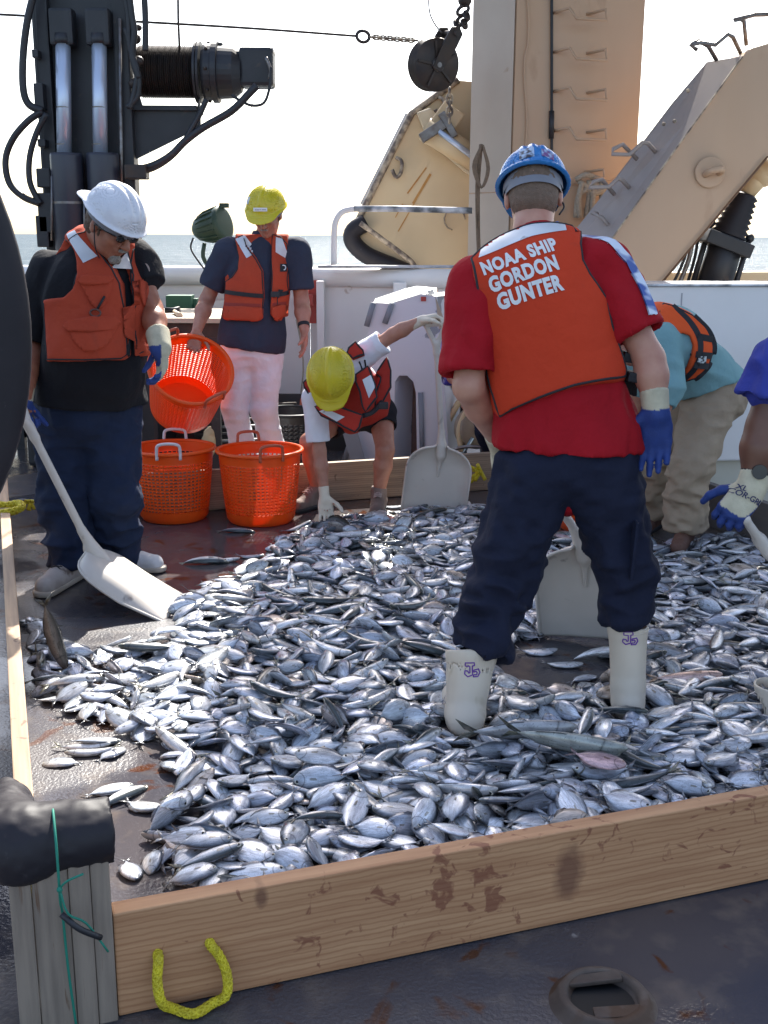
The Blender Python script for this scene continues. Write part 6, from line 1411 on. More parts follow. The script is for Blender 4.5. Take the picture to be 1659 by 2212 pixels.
def man_flame():
    t = thing('person', 'half hidden person in blue flame patterned shirt crouching behind the red-shirted man', 'person', V(.72, 7.0, 0))
    Y = 7.05
    J = dict(pelvis=at(1060, 850, Y + .35), chest=at(1020, 735, Y), neck=at(1010, 680, Y - .15), head=at(1018, 655, Y - .28), TX=V(1, .1, 0), TF=V(-.1, -.9, -.4), F=V(0, -.5, -.85), U=V(0, -.85, .5),
             sh=[at(985, 718, Y - .05), at(1070, 715, Y - .05)], el=[at(970, 800, Y - .1), at(1085, 800, Y - .1)], wr=[at(1000, 840, Y - .35), at(1060, 850, Y - .3)],
             hip=[at(1040, 870, Y + .35), at(1085, 870, Y + .35)], kn=[at(1045, 900, Y), at(1090, 905, Y)], an=[V(.75, Y + .3, .09), V(.95, Y + .3, .09)], toe=[V(.73, Y + .15, .04), V(.93, Y + .15, .04)],
             hand=[(V(.3, -.4, -1), V(0, -1, 0), V(1, 0, 0), dict(curl=.6)), (V(0, -.3, -1), V(0, -1, 0), V(-1, 0, 0), dict(curl=.6))], hw=.155, hd=.11, cw=.16, cd=.11, r=dict(fa=.04))
    body(J, SKIN, t, h=.0075)
    fm = mat('flame_print', (.05, .05, .42), .7, c2=(.42, .44, .62), scale=7, amt=1.5, stain=(.02, .015, .08), st_scale=9, st_thr=.55, stretch=(3.2, 3.2, .8), detail=2)
    shirt(J, fm, t, hem=J['pelvis'] - V(0, 0, .05), inf=.03, cuffs=(1.02, .95), sl=(.085, .090), amp=.008, seed=71, h=.0075); trousers(J, NAVY, t, amp=.006, hemf=(.9, .9), rt=.1, rk=.08, ra=.075, h=.008)
    s = SDF(.005); e = J['el'][0]; s.cone(e + V(-.05, -.04, -.02), e + V(.06, -.06, -.03), .030, .024, k=.01); s.build('glove_cuff', mat('yellow_cuff', (.62, .50, .03), .6), t)
    o, *_ = hard_hat(J['head'], V(0, -.5, -.85), V(0, -.85, .5), HATW, t, sc=1.0, ridge=1, h=.005)
    for i in (0, 1): shoe(J['an'][i], J['toe'][i], BLACKM, t, BLACKM)
man_flame()
# ------------------------------------------------------------------ plastic fish baskets with real openings
BORANGE = mat('orange_plastic', (.92, .13, .010), .35, c2=(.84, .10, .008), scale=5, trans=.28, stain=(.5, .05, .02), st_scale=9, st_thr=.7)
BBLACK = mat('black_plastic', (.012, .012, .014), .4)
def basket_parts(parent, m, hm, hm2, R0=.185, R1=.228, H=.40, nu=54, rows=15, handles=True):
    """built in the basket's own space, standing on its floor at z=0"""
    zs = [0, .02, .055]; zt = H - .055; n2 = rows * 2 + 1
    zs += [.055 + (zt - .055) * (i + 1) / n2 for i in range(n2)]; zs += [H - .02, H]
    hole0 = 3; nr = len(zs); nu2 = nu * 2; th = .0035
    def P(i, j, inn):
        z = zs[i]; r = R0 + (R1 - R0) * (z / H) ** .8 - (th if inn else 0); 
        if i == 0: r -= .010
        a = 2 * math.pi * (j + (.18 if j % 2 else -.18)) / nu2; return (r * math.cos(a), r * math.sin(a), z + (th if inn and i == 0 else 0))
    vs = [P(i, j, inn) for inn in (0, 1) for i in range(nr) for j in range(nu2)]; N = nr * nu2; fs = []
    def hole(i, j): return hole0 <= i < hole0 + n2 - 1 and (i - hole0) % 2 == 0 and j % 2 == 0
    for i in range(nr - 1):
        for j in range(nu2):
            j2 = (j + 1) % nu2; a, b, c, d = i * nu2 + j, i * nu2 + j2, (i + 1) * nu2 + j2, (i + 1) * nu2 + j
            if hole(i, j):
                for p, q in ((a, b), (b, c), (c, d), (d, a)): fs.append((q, p, p + N, q + N))
            else: fs.append((a, b, c, d)); fs.append((d + N, c + N, b + N, a + N))
    me = npmesh('basket_wall', np.array(vs), np.array(fs), True)
    link('wall', me, m, parent, local=True)
    fl = MB(); fl.lathe([(0, .004), (R0 - .012, .004), (R0 - .012, .008), (0, .008)], (0, 0, 0), (0, 0, 1), 48, smooth=False); fl.build('floor', m, parent, local=True)
    rim = MB(); rim.lathe([(R1 - .004, H - .012), (R1 + .010, H - .014), (R1 + .017, H - .006), (R1 + .014, H + .004), (R1 - .002, H + .006), (R1 - .006, H - .002), (R1 - .004, H - .012)], (0, 0, 0), (0, 0, 1), 72)
    rim.build('rim', m, parent, local=True)
    if handles:
        for s_, q in ((1, hm), (-1, hm2)):
            h = MB(); x = s_ * (R1 + .006); h.tube(bez((x, -.062, H - .03), (x, -.062, H + .02), (x + s_ * .006, -.052, H + .052), (x + s_ * .006, 0, H + .060), (x + s_ * .006, .052, H + .052), (x, .062, H + .02), (x, .062, H - .03), n=30), .0085, 10)
            h.build('handle', q, parent, local=True)
def place(t, loc, axis, spin):
    x, y, z = frame_from(axis, (0, 1, 0)); c, s_ = math.cos(spin), math.sin(spin); xx = x * c + y * s_; yy = z.cross(xx)
    t.rotation_euler = Matrix(((xx.x, yy.x, z.x), (xx.y, yy.y, z.y), (xx.z, yy.z, z.z))).to_euler(); t.location = loc
GB = 'orange plastic fish baskets on the deck'
WH = mat('white_handle', (.62, .58, .60), .4); OH = mat('brown_orange_handle', (.42, .09, .04), .45)
def baskets():
    b = thing('fish_basket', 'orange basket with two white handles standing beside the dark trousers', 'basket', group=GB); basket_parts(b, BORANGE, WH, WH)
    place(b, V(*gp(364, 1136)[:2], .004) + V(0, .19, 0), (0, 0, 1), R(96))
    b = thing('fish_basket', 'orange basket with brown handles standing in front of the white trousers', 'basket', group=GB); basket_parts(b, BORANGE, OH, OH)
    place(b, V(*gp(556, 1142)[:2], .004) + V(0, .19, 0), (0, 0, 1), R(112))
    b = thing('fish_basket', 'orange basket glimpsed between the legs of the man in red', 'basket', group=GB); basket_parts(b, BORANGE, OH, OH)
    place(b, V(*gp(1296, 1162)[:2], .004) + V(0, .19, 0), (0, 0, 1), R(40))
    b = thing('fish_basket', 'orange basket tilted in the air, gripped by its rim, opening towards us', 'basket', group=GB); basket_parts(b, BORANGE, OH, OH, nu=60, rows=17)
    ax = V(.26, -.66, .62).normalized(); rc = at(413, 797, 6.30); place(b, rc - ax * .40, ax, R(-35))
    g = 'black plastic baskets by the bulwark'
    b = thing('fish_basket', 'black plastic basket standing by the bulwark right of the white trousers', 'basket', group=g); basket_parts(b, BBLACK, OH, OH, nu=40, rows=10)
    place(b, at(626, 985, 7.5), (0, 0, 1), R(60)); b.location.z = .004
baskets()

# ------------------------------------------------------------------ white plastic scoop shovels
SHV = mat('white_plastic_scoop', (.60, .545, .49), .42, c2=(.53, .475, .42), scale=6, stain=(.16, .13, .12), st_scale=9, st_thr=.645, sharp=.08, bump=.05, bscale=40)
def shovel(label, T, B, G, W, w=.182, flip=1):
    """T middle of the front edge, B neck of the blade, G middle of the grip, W width direction"""
    T, B, G = Vector(T), Vector(B), Vector(G); t = thing('scoop_shovel', label, 'shovel', T); bl = (B - T).length; ay = (B - T).normalized(); W = (Vector(W) - ay * Vector(W).dot(ay)).normalized(); n = W.cross(ay) * flip
    nu, nv = 28, 36; vs = []; th = .005
    for lay in (0, 1):
        for j in range(nv + 1):
            v = j / nv; wv = w * (1.0 if v < .62 else math.sqrt(max(0, 1 - ((v - .62) / .385) ** 2.4)) * .93 + .07)
            for i in range(nu + 1):
                u = -1 + 2 * i / nu; lift = .055 * abs(u) ** 5 * (.35 + .65 * min(1, v * 2.2)) + .045 * max(0, v - .72) ** 1.3 * (1 - abs(u) ** 3 * .4) * 2
                vs.append(T + ay * (bl * v) + W * (u * wv) + n * (lift + (0 if lay else -th)))
    Q = (nu + 1) * (nv + 1); fs = []
    for j in range(nv):
        for i in range(nu):
            a = j * (nu + 1) + i; b, c, d = a + 1, a + nu + 2, a + nu + 1; fs += [(d, c, b, a), (a + Q, b + Q, c + Q, d + Q)]
    edge = [i for i in range(nu + 1)] + [j * (nu + 1) + nu for j in range(1, nv + 1)] + [nv * (nu + 1) + i for i in range(nu - 1, -1, -1)] + [j * (nu + 1) for j in range(nv - 1, 0, -1)]
    for k in range(len(edge)): a, b = edge[k], edge[(k + 1) % len(edge)]; fs.append((a, b, b + Q, a + Q))
    m = MB(); m.add(vs, fs, True); m.build('blade', SHV, t)
    rim = MB(); E = edge[nu:-1] + [edge[0]] if False else edge[nu:]; rim.tube([Vector(vs[k]) + n * .003 for k in E] + [Vector(vs[0])], .0065, 6); rim.build('blade_rim', SHV, t)
    s = SDF(.005); ax = (G - B).normalized(); gy = (W - ax * W.dot(ax)).normalized(); gb = G - ax * .11
    s.cone(T.lerp(B, .55) + n * .004, B + n * .012, .007, .022, k=.02); s.cone(B - ay * .05 + n * .012, B + ax * .08, .030, .019, k=.03); s.cone(B + ax * .04, gb - ax * .05, .0175, .0165, k=.01)
    s.cone(gb - ax * .05, gb, .017, .022, k=.02); 
    for q in (-1, 1): s.cone(gb - ax * .02, G + gy * .048 * q - ax * .012, .015, .013, k=.012)
    s.cone(G - gy * .05, G + gy * .05, .014, .014, k=.014)
    s.build('shaft_and_grip', SHV, t); return t
shovel('white scoop shovel held upright by the bending girl, blade tip on the deck', gp(935, 1110) + V(0, 0, .005), at(955, 962, 6.24), at(940, 700, 6.06), V(1, -.08, 0), flip=1)
shovel('white scoop shovel laid to the deck by the man in the white helmet', gp(381, 1310) + V(0, 0, .006), at(195, 1182, 4.60), at(36, 868, 4.56), V(.06, 1, 0), flip=-1)
shovel('white scoop shovel with scraped blade standing between the red-shirted man\'s legs', V(.80, 4.17, .02), at(1262, 1172, 4.10), at(1100, 945, 3.92), V(.9, -.28, 0), flip=1)
shovel('white scoop shovel cropped by the right edge below the gloved fist', at(1850, 1500, 3.4), at(1770, 1350, 3.38), at(1600, 1108, 3.36), V(.1, 1, 0), flip=1)
# ------------------------------------------------------------------ the catch
def fish_material():
    m = bpy.data.materials.new('fish_scales'); m.use_nodes = True; nt = m.node_tree; N, L = nt.nodes, nt.links; b = N['Principled BSDF']
    a = N.new('ShaderNodeVertexColor'); a.layer_name = 'col'; tc = N.new('ShaderNodeTexCoord'); oi = N.new('ShaderNodeObjectInfo')
    n = N.new('ShaderNodeTexNoise'); n.inputs['Scale'].default_value = 55; n.inputs['Detail'].default_value = 5; L.new(tc.outputs['Object'], n.inputs['Vector'])
    r = N.new('ShaderNodeMapRange'); L.new(n.outputs['Fac'], r.inputs[0])
    for i, q in enumerate((.35, .65, .96, 1.04)): r.inputs[i + 1].default_value = q
    h = N.new('ShaderNodeHueSaturation'); L.new(a.outputs[0], h.inputs['Color']); L.new(r.outputs[0], h.inputs['Value'])
    r2 = N.new('ShaderNodeMapRange'); L.new(oi.outputs['Random'], r2.inputs[0])
    for i, q in enumerate((0, 1, .72, 1.12)): r2.inputs[i + 1].default_value = q
    h2 = N.new('ShaderNodeHueSaturation'); L.new(h.outputs[0], h2.inputs['Color']); L.new(r2.outputs[0], h2.inputs['Value'])
    fa = N.new('ShaderNodeAttribute'); fa.attribute_name = 'fc'; sx = N.new('ShaderNodeSeparateXYZ'); L.new(fa.outputs['Vector'], sx.inputs[0])
    def M_(op, a_, b_=0.0, c_=0.0):
        x = N.new('ShaderNodeMath'); x.operation = op
        for i_, q_ in enumerate((a_, b_, c_)):
            if isinstance(q_, (int, float)): x.inputs[i_].default_value = q_
            else: L.new(q_, x.inputs[i_])
        return x.outputs[0]
    X_, Y_, Z_ = sx.outputs[0], sx.outputs[1], sx.outputs[2]
    # gill cover arc, lateral line, belly fold and fine streaks: markings of the fish itself
    gx = M_('SUBTRACT', X_, .42); gr = M_('SQRT', M_('ADD', M_('MULTIPLY', gx, gx), M_('MULTIPLY', Y_, Y_))); arc = M_('SMOOTH_MIN', M_('MULTIPLY', M_('ABSOLUTE', M_('SUBTRACT', gr, .125)), 70), 1, .2)
    lat = M_('MINIMUM', M_('ADD', M_('MULTIPLY', M_('ABSOLUTE', M_('SUBTRACT', Y_, M_('MULTIPLY_ADD', X_, .10, .045))), 110), .35), 1)
    vs_ = N.new('ShaderNodeVectorMath'); vs_.operation = 'MULTIPLY'; vs_.inputs[1].default_value = (7, 34, 5); L.new(fa.outputs['Vector'], vs_.inputs[0])
    ns = N.new('ShaderNodeTexNoise'); ns.inputs['Scale'].default_value = .9; ns.inputs['Detail'].default_value = 2.5; ns.inputs['Distortion'].default_value = .5; L.new(vs_.outputs[0], ns.inputs['Vector'])
    st_ = N.new('ShaderNodeMapRange'); L.new(ns.outputs['Fac'], st_.inputs[0])
    for i, q in enumerate((.30, .62, .66, 1.12)): st_.inputs[i + 1].default_value = q
    mk = M_('MULTIPLY', M_('MULTIPLY', M_('MULTIPLY_ADD', arc, .6, .4), M_('MULTIPLY_ADD', lat, .45, .55)), st_.outputs[0])
    h3 = N.new('ShaderNodeHueSaturation'); L.new(h2.outputs[0], h3.inputs['Color']); L.new(mk, h3.inputs['Value'])
    L.new(h3.outputs[0], b.inputs['Base Color']); b.inputs['Metallic'].default_value = .32; b.inputs['Coat Weight'].default_value = .35; b.inputs['Coat Roughness'].default_value = .12
    rr = N.new('ShaderNodeMapRange'); L.new(n.outputs['Fac'], rr.inputs[0])
    for i, q in enumerate((.3, .7, .25, .38)): rr.inputs[i + 1].default_value = q
    L.new(rr.outputs[0], b.inputs['Roughness'])
    n2 = N.new('ShaderNodeTexNoise'); n2.inputs['Scale'].default_value = 130; n2.inputs['Detail'].default_value = 3; L.new(tc.outputs['Object'], n2.inputs['Vector'])
    bp = N.new('ShaderNodeBump'); bp.inputs['Strength'].default_value = .05; bp.inputs['Distance'].default_value = .002; L.new(n2.outputs['Fac'], bp.inputs['Height']); L.new(bp.outputs[0], b.inputs['Normal']); return m
FISHM = fish_material(); FINM = mat('fin_grey', (.22, .22, .24), .5, c2=(.14, .14, .15), scale=80, trans=.2); EYEM = mat('fish_eye', attr=True, rough=.12, amt=0)
SPEC = {   # outline stations: x, half height up, half height down, half thickness (units of total length)
 'round': [(.470, .020, .020, .012), (.462, .052, .050, .026), (.44, .088, .082, .040), (.37, .165, .155, .054), (.26, .228, .216, .062), (.11, .262, .252, .060), (-.03, .250, .245, .052), (-.15, .198, .195, .040), (-.25, .108, .108, .026), (-.31, .042, .042, .015), (-.36, .026, .026, .008)],
 'oval': [(.485, .014, .016, .012), (.475, .040, .044, .026), (.45, .066, .072, .042), (.38, .130, .138, .052), (.26, .178, .186, .058), (.11, .200, .208, .056), (-.04, .188, .196, .050), (-.16, .146, .152, .038), (-.27, .074, .076, .024), (-.33, .028, .028, .014), (-.37, .020, .020, .007)],
 'slender': [(.495, .008, .008, .008), (.482, .024, .022, .020), (.45, .044, .040, .036), (.37, .074, .070, .052), (.24, .096, .094, .060), (.09, .104, .104, .060), (-.07, .096, .095, .052), (-.21, .066, .066, .038), (-.31, .032, .032, .022), (-.36, .014, .014, .011), (-.39, .012, .012, .007)]}
SP_L = {'round': (.112, .158), 'oval': (.125, .182), 'slender': (.165, .25)}
def fish_mesh(sp, bend, ring, seed, eyes=False, tail=False):
    """returns verts, quads/tris faces, colours; lying in its own XY plane, back towards +Y"""
    S = SPEC[sp]; rr = random.Random(seed); vs, fs, cs = [], [], []; ph = rr.uniform(0, 6)
    def bz(x): return bend * (x * x - .06) + bend * .25 * math.sin(x * 6 + ph) * .15
    for i, (x, hu, hd, t) in enumerate(S):
        for k in range(ring):
            a = 2 * math.pi * k / ring; cy, cz = math.cos(a), math.sin(a); y = cy * (hu if cy > 0 else hd); z = cz * t * (1.12 - .25 * abs(cy) ** 3)
            vs.append((x, y, z + bz(x))); q = cy
            if sp == 'slender': c = (.07, .085, .09) if q > .62 else ((.30, .33, .28) if q > .3 else ((.60, .60, .60) if q > -.5 else (.78, .77, .77)))
            elif sp == 'oval': c = (.08, .09, .11) if q > .80 else ((.38, .42, .48) if q > .45 else ((.64, .68, .74) if q > -.5 else (.80, .81, .84)))
            else: c = (.16, .17, .20) if q > .85 else ((.50, .54, .60) if q > .4 else ((.68, .71, .77) if q > -.6 else (.82, .82, .84)))
            if i < 3: c = tuple(v * .66 + o for v, o in zip(c, (.05, .045, .02)))       # head
            if i == 3: c = tuple(v * .74 for v in c)                                  # gill edge
            if i > 8: c = tuple(v * .7 for v in c)
            cs.append(c)
    for i in range(len(S) - 1):
        for k in range(ring): fs.append((i * ring + k, (i + 1) * ring + k, (i + 1) * ring + (k + 1) % ring, i * ring + (k + 1) % ring))
    fs.append(tuple(range(ring))) if False else None
    n0 = len(vs); x0 = S[-1][0]
    def fin(pts, col, th=.003):
        n = len(vs); 
        for sgn in (1, -1):
            for p in pts: vs.append((p[0], p[1], bz(p[0]) + th * sgn)); cs.append(col)
        m = len(pts)
        for k in range(1, m - 1): fs.append((n, n + k, n + k + 1)); fs.append((n + m, n + m + k + 1, n + m + k))
        for k in range(m): k2 = (k + 1) % m; fs.append((n + k, n + m + k, n + m + k2, n + k2))
    fc = (.20, .20, .22); h = .155 if sp == 'round' else .135
    fin([(.16, S[4][1] * .96), (.02, S[5][1] * 1.10), (-.16, S[7][1] * 1.22), (-.27, S[8][1] * 1.3), (-.26, S[8][1] * .8), (-.10, S[6][1] * .8), (.10, S[5][1] * .8)], fc)
    fin([(.06, -S[5][2] * .9), (-.02, -S[6][2] * 1.14), (-.18, -S[7][2] * 1.22), (-.27, -S[8][2] * 1.3), (-.26, -S[8][2] * .8), (-.10, -S[6][2] * .8)], fc)
    tailf = ([(x0 + .03, .016), (x0 - .03, .045), (x0 - .16, h), (x0 - .08, .022), (x0 - .02, .0)], [(x0 + .03, -.016), (x0 - .02, 0), (x0 - .08, -.022), (x0 - .16, -h), (x0 - .03, -.045)])
    tl = (.24, .23, .18) if sp == 'slender' else (.22, .22, .23)
    if not tail:
        for q in tailf: fin(q, tl, .0035)
    # pectoral fin
    for sg in (1, -1):
        n = len(vs); t_ = S[4][3]; 
        for p in ((.27, -.02, t_ * 1.02), (.20, .022, t_ * 1.10), (.10, .030, t_ * 1.22), (.12, -.012, t_ * 1.14)): vs.append((p[0], p[1], bz(p[0]) + sg * p[2])); cs.append((.34, .33, .30))
        fs.append((n, n + 1, n + 2, n + 3))
    if not eyes:
        for sg in (1, -1):
            n = len(vs); ex, ey, er = .415, .022 if sp != 'slender' else .012, .036; tz = S[2][3] * 1.0
            for q in range(6): a = q * math.pi / 3; vs.append((ex + er * math.cos(a), ey + er * math.sin(a), bz(ex) + sg * (tz + .001))); cs.append((.62, .60, .50))
            vs.append((ex, ey, bz(ex) + sg * (tz + .010))); cs.append((.01, .01, .012))
            for q in range(6): fs.append((n + q, n + (q + 1) % 6, n + 6) if sg > 0 else (n + (q + 1) % 6, n + q, n + 6))
    return vs, fs, cs, tailf, bz
def pile_of_fish():
    r = random.Random(21); nr = np.random.RandomState(5)
    cell = .014; x0, y0, nx, ny = -2.35, 1.55, 400, 420; Hh = np.zeros((nx, ny))
    gx = x0 + (np.arange(nx) + .5) * cell; gy = y0 + (np.arange(ny) + .5) * cell; GX, GY = np.meshgrid(gx, gy, indexing='ij')
    def poly(px): return [tuple(gp(x, y)[:2]) for x, y in px]
    inpile = poly([(452, 1935), (395, 1890), (350, 1800), (400, 1740), (385, 1680), (350, 1610), (240, 1575), (90, 1520), (10, 1500), (0, 1420), (0, 1345), (85, 1345), (150, 1425), (260, 1405), (395, 1375), (400, 1300), (480, 1262), (585, 1205), (625, 1165), (700, 1135), (790, 1122), (900, 1112), (1040, 1100), (1120, 1130), (1200, 1165), (1420, 1182), (1600, 1165), (1800, 1180), (2300, 1400), (2500, 2000), (1700, 2100), (700, 2100)])
    bare = poly([(1060, 1405), (1180, 1370), (1320, 1385), (1335, 1450), (1310, 1500), (1220, 1525), (1120, 1500), (1050, 1455)])
    P2 = np.stack((GX.ravel(), GY.ravel()), -1); din = -poly_sd(P2, inpile); db = poly_sd(P2, bare)
    A = (P2 - np.array([C0.x, C0.y])) @ np.array([E1.x, E1.y]); Bv = (P2 - np.array([C0.x, C0.y])) @ np.array([E2.x, E2.y])
    inside = (A > -.12) & (A < PW - .03) & (Bv > PT + .04) & (Bv < 4.15)
    base = .012 * np.clip(din / .55, 0, 1) ** .8 * np.clip(1.15 - Bv / 5.5, .35, 1) * np.clip(A / 1.1 + .35, .5, 1.25) + .010
    base = base + .060 * np.exp(-((Bv - .45) / .5) ** 2) * np.clip((A - .7) / .8, 0, 1)
    tgt = np.where((din > 0) & inside & (db > 0), np.minimum(base, .04 + .28 * np.clip(db, 0, 1)), 0).reshape(nx, ny)
    tgt = tgt * (1 + .22 * vnoise(np.stack((P2[:, 0] * 3, P2[:, 1] * 3, P2[:, 0] * 0), -1))).reshape(nx, ny)
    Hh = np.maximum(tgt - .050, 0) * .8
    for p in (JR['an'][0], JR['an'][1]): tgt = tgt * (1 - .75 * np.exp(-((GX - p.x) ** 2 + (GY - p.y + .05) ** 2) / .03))
    blk = []      # things standing in the fish: boots and shovel blade
    for p, q in ((JR['an'][0], .065), (JR['an'][1], .06), (V(.80, 4.17, 0), .10), (V(.70, 4.2, 0), .06), (V(.90, 4.13, 0), .06), (JG['toe'][1], .08), (JG['toe'][0], .08), (V(1.45, 5.5, 0), .07)): blk.append((p.x, p.y, q))
    cand = np.argwhere(tgt > 0); pts = []
    fish = []; miss = 0
    def drop(x, y, sp=None, yaw=None, roll=None, L=None, single=False):
        sp = sp or r.choices(('round', 'oval', 'slender'), (.52, .34, .14))[0]; L = L or r.uniform(*SP_L[sp]); yaw = r.gauss(0, .95) + (math.pi if r.random() < .5 else 0) if yaw is None else yaw
        if roll is None:
            roll = r.gauss(0, .20) if r.random() < .88 else r.choice((-1, 1)) * r.uniform(.6, 1.3)
            if single: roll = r.gauss(0, .1)
        hh = {'round': .245, 'oval': .19, 'slender': .092}[sp] * L; tt = .058 * L
        hw = hh * abs(math.cos(roll)) + tt * abs(math.sin(roll)); up = tt * abs(math.cos(roll)) + hh * abs(math.sin(roll)) * .75
        c, s = math.cos(yaw), math.sin(yaw); hs = []
        for u in (-.38, -.2, 0, .2, .4):
            for w in (-.6, 0, .6):
                px, py = x + c * u * L - s * w * hw, y + s * u * L + c * w * hw; i, j = int((px - x0) / cell), int((py - y0) / cell)
                if not (0 <= i < nx and 0 <= j < ny): return False
                a_, b_ = (px - C0.x) * E1.x + (py - C0.y) * E1.y, (px - C0.x) * E2.x + (py - C0.y) * E2.y
                if a_ < -.12 or a_ > PW + .0 or b_ < PT + .01 or b_ > 4.2: return False
                for bx, by, br in blk:
                    if (px - bx) ** 2 + (py - by) ** 2 < br * br: return False
                hs.append((u * L, w * hw, Hh[i, j]))
        hs = np.array(hs); M_ = np.stack((hs[:, 0], hs[:, 1], np.ones(len(hs))), -1); co, *_ = np.linalg.lstsq(M_, hs[:, 2], rcond=None)
        sl = max(-.45, min(.45, co[0])); sw = max(-.5, min(.5, co[1])); res = hs[:, 2] - sl * hs[:, 0] - sw * hs[:, 1]; zc = max(.35 * res.max() + .65 * np.mean(res), np.mean(res)) + up * .62 + .002
        pitch = math.atan(sl) + r.gauss(0, .07) * (0 if single else 1); roll2 = roll + math.atan(sw)
        # stamp
        m = int(L * .5 / cell) + 2; i0, j0 = int((x - x0) / cell), int((y - y0) / cell); a0, a1, b0, b1 = max(i0 - m, 0), min(i0 + m + 1, nx), max(j0 - m, 0), min(j0 + m + 1, ny)
        dx = gx[a0:a1, None] - x; dy = gy[None, b0:b1] - y; u = (dx * c + dy * s); w = (-dx * s + dy * c); e = (u / (L * .40)) ** 2 + (w / hw) ** 2; top = zc + sl * u + sw * w + up * np.sqrt(np.clip(1 - e, 0, 1)) * .85
        sub = Hh[a0:a1, b0:b1]; Hh[a0:a1, b0:b1] = np.where(e < 1, np.maximum(sub, top), sub)
        flip = r.random() < .5
        fish.append([sp, x, y, zc, yaw, pitch, roll2, L, flip, up, r.randrange(4)]); return True
    # a thick bed first, then filling until the heap reaches its height
    tries = 0
    while tries < 34000:
        tries += 1; i, j = cand[r.randrange(len(cand))]
        if Hh[max(i - 1, 0):i + 2, max(j - 1, 0):j + 2].mean() > tgt[i, j] + .004: continue
        drop(gx[i] + r.uniform(-.5, .5) * cell, gy[j] + r.uniform(-.5, .5) * cell)
    for x, y, ya, sp in ((135, 1652, 3.2, 'oval'), (240, 1632, 1.0, 'round'), (180, 1618, .1, 'slender'), (235, 1712, .5, 'oval'), (262, 1728, .9, 'slender'), (308, 1746, -.4, 'round'), (382, 1778, 1.35, 'oval'), (282, 1884, -1.1, 'round'), (330, 1866, -1.5, 'round'), (395, 1850, -.3, 'round'), (440, 1866, .15, 'oval'), (410, 1912, .2, 'round'), (75, 1552, -.3, 'slender'), (1215, 1440, -.15, 'oval'), (1160, 1412, -.05, 'oval'), (1290, 1428, -.2, 'slender'),
                       (480, 1214, .15, 'slender'), (540, 1205, -.1, 'oval'), (440, 1218, .1, 'slender'), (510, 1150, 0, 'slender'), (850, 1098, -.2, 'oval'), (760, 1118, 0, 'oval'), (640, 1150, .1, 'oval'), (1030, 1104, .2, 'oval'), (1010, 1112, .1, 'round'), (200, 1632, 3.3, 'slender'), (205, 1610, .1, 'oval'), (160, 1500, .3, 'slender'), (1260, 1470, .5, 'oval')):
        g = gp(x, y); drop(g.x, g.y, sp, ya, None, None, True)
    print('fish', len(fish))
    return fish, Hh, (x0, y0, cell)
FISH, HMAP, HG = pile_of_fish()
def fish_matrix(f):
    sp, x, y, z, yaw, pitch, roll, L, flip, up, var = f
    return Matrix.Translation((x, y, z)) @ Matrix.Rotation(yaw, 4, 'Z') @ Matrix.Rotation(-pitch, 4, 'Y') @ Matrix.Rotation(roll + (math.pi if flip else 0), 4, 'X') @ Matrix.Scale(L, 4)
def setfc(me, P):
    a = me.attributes.new('fc', 'FLOAT_VECTOR', 'POINT'); a.data.foreach_set('vector', np.asarray(P, np.float32).ravel())
def project(p):
    d = Vector(p) - V(0, 0, CAMZ); w = d.dot(_f); return 829.5 + FPX * d.dot(_r) / w, 1106 - FPX * d.dot(_u) / w, w
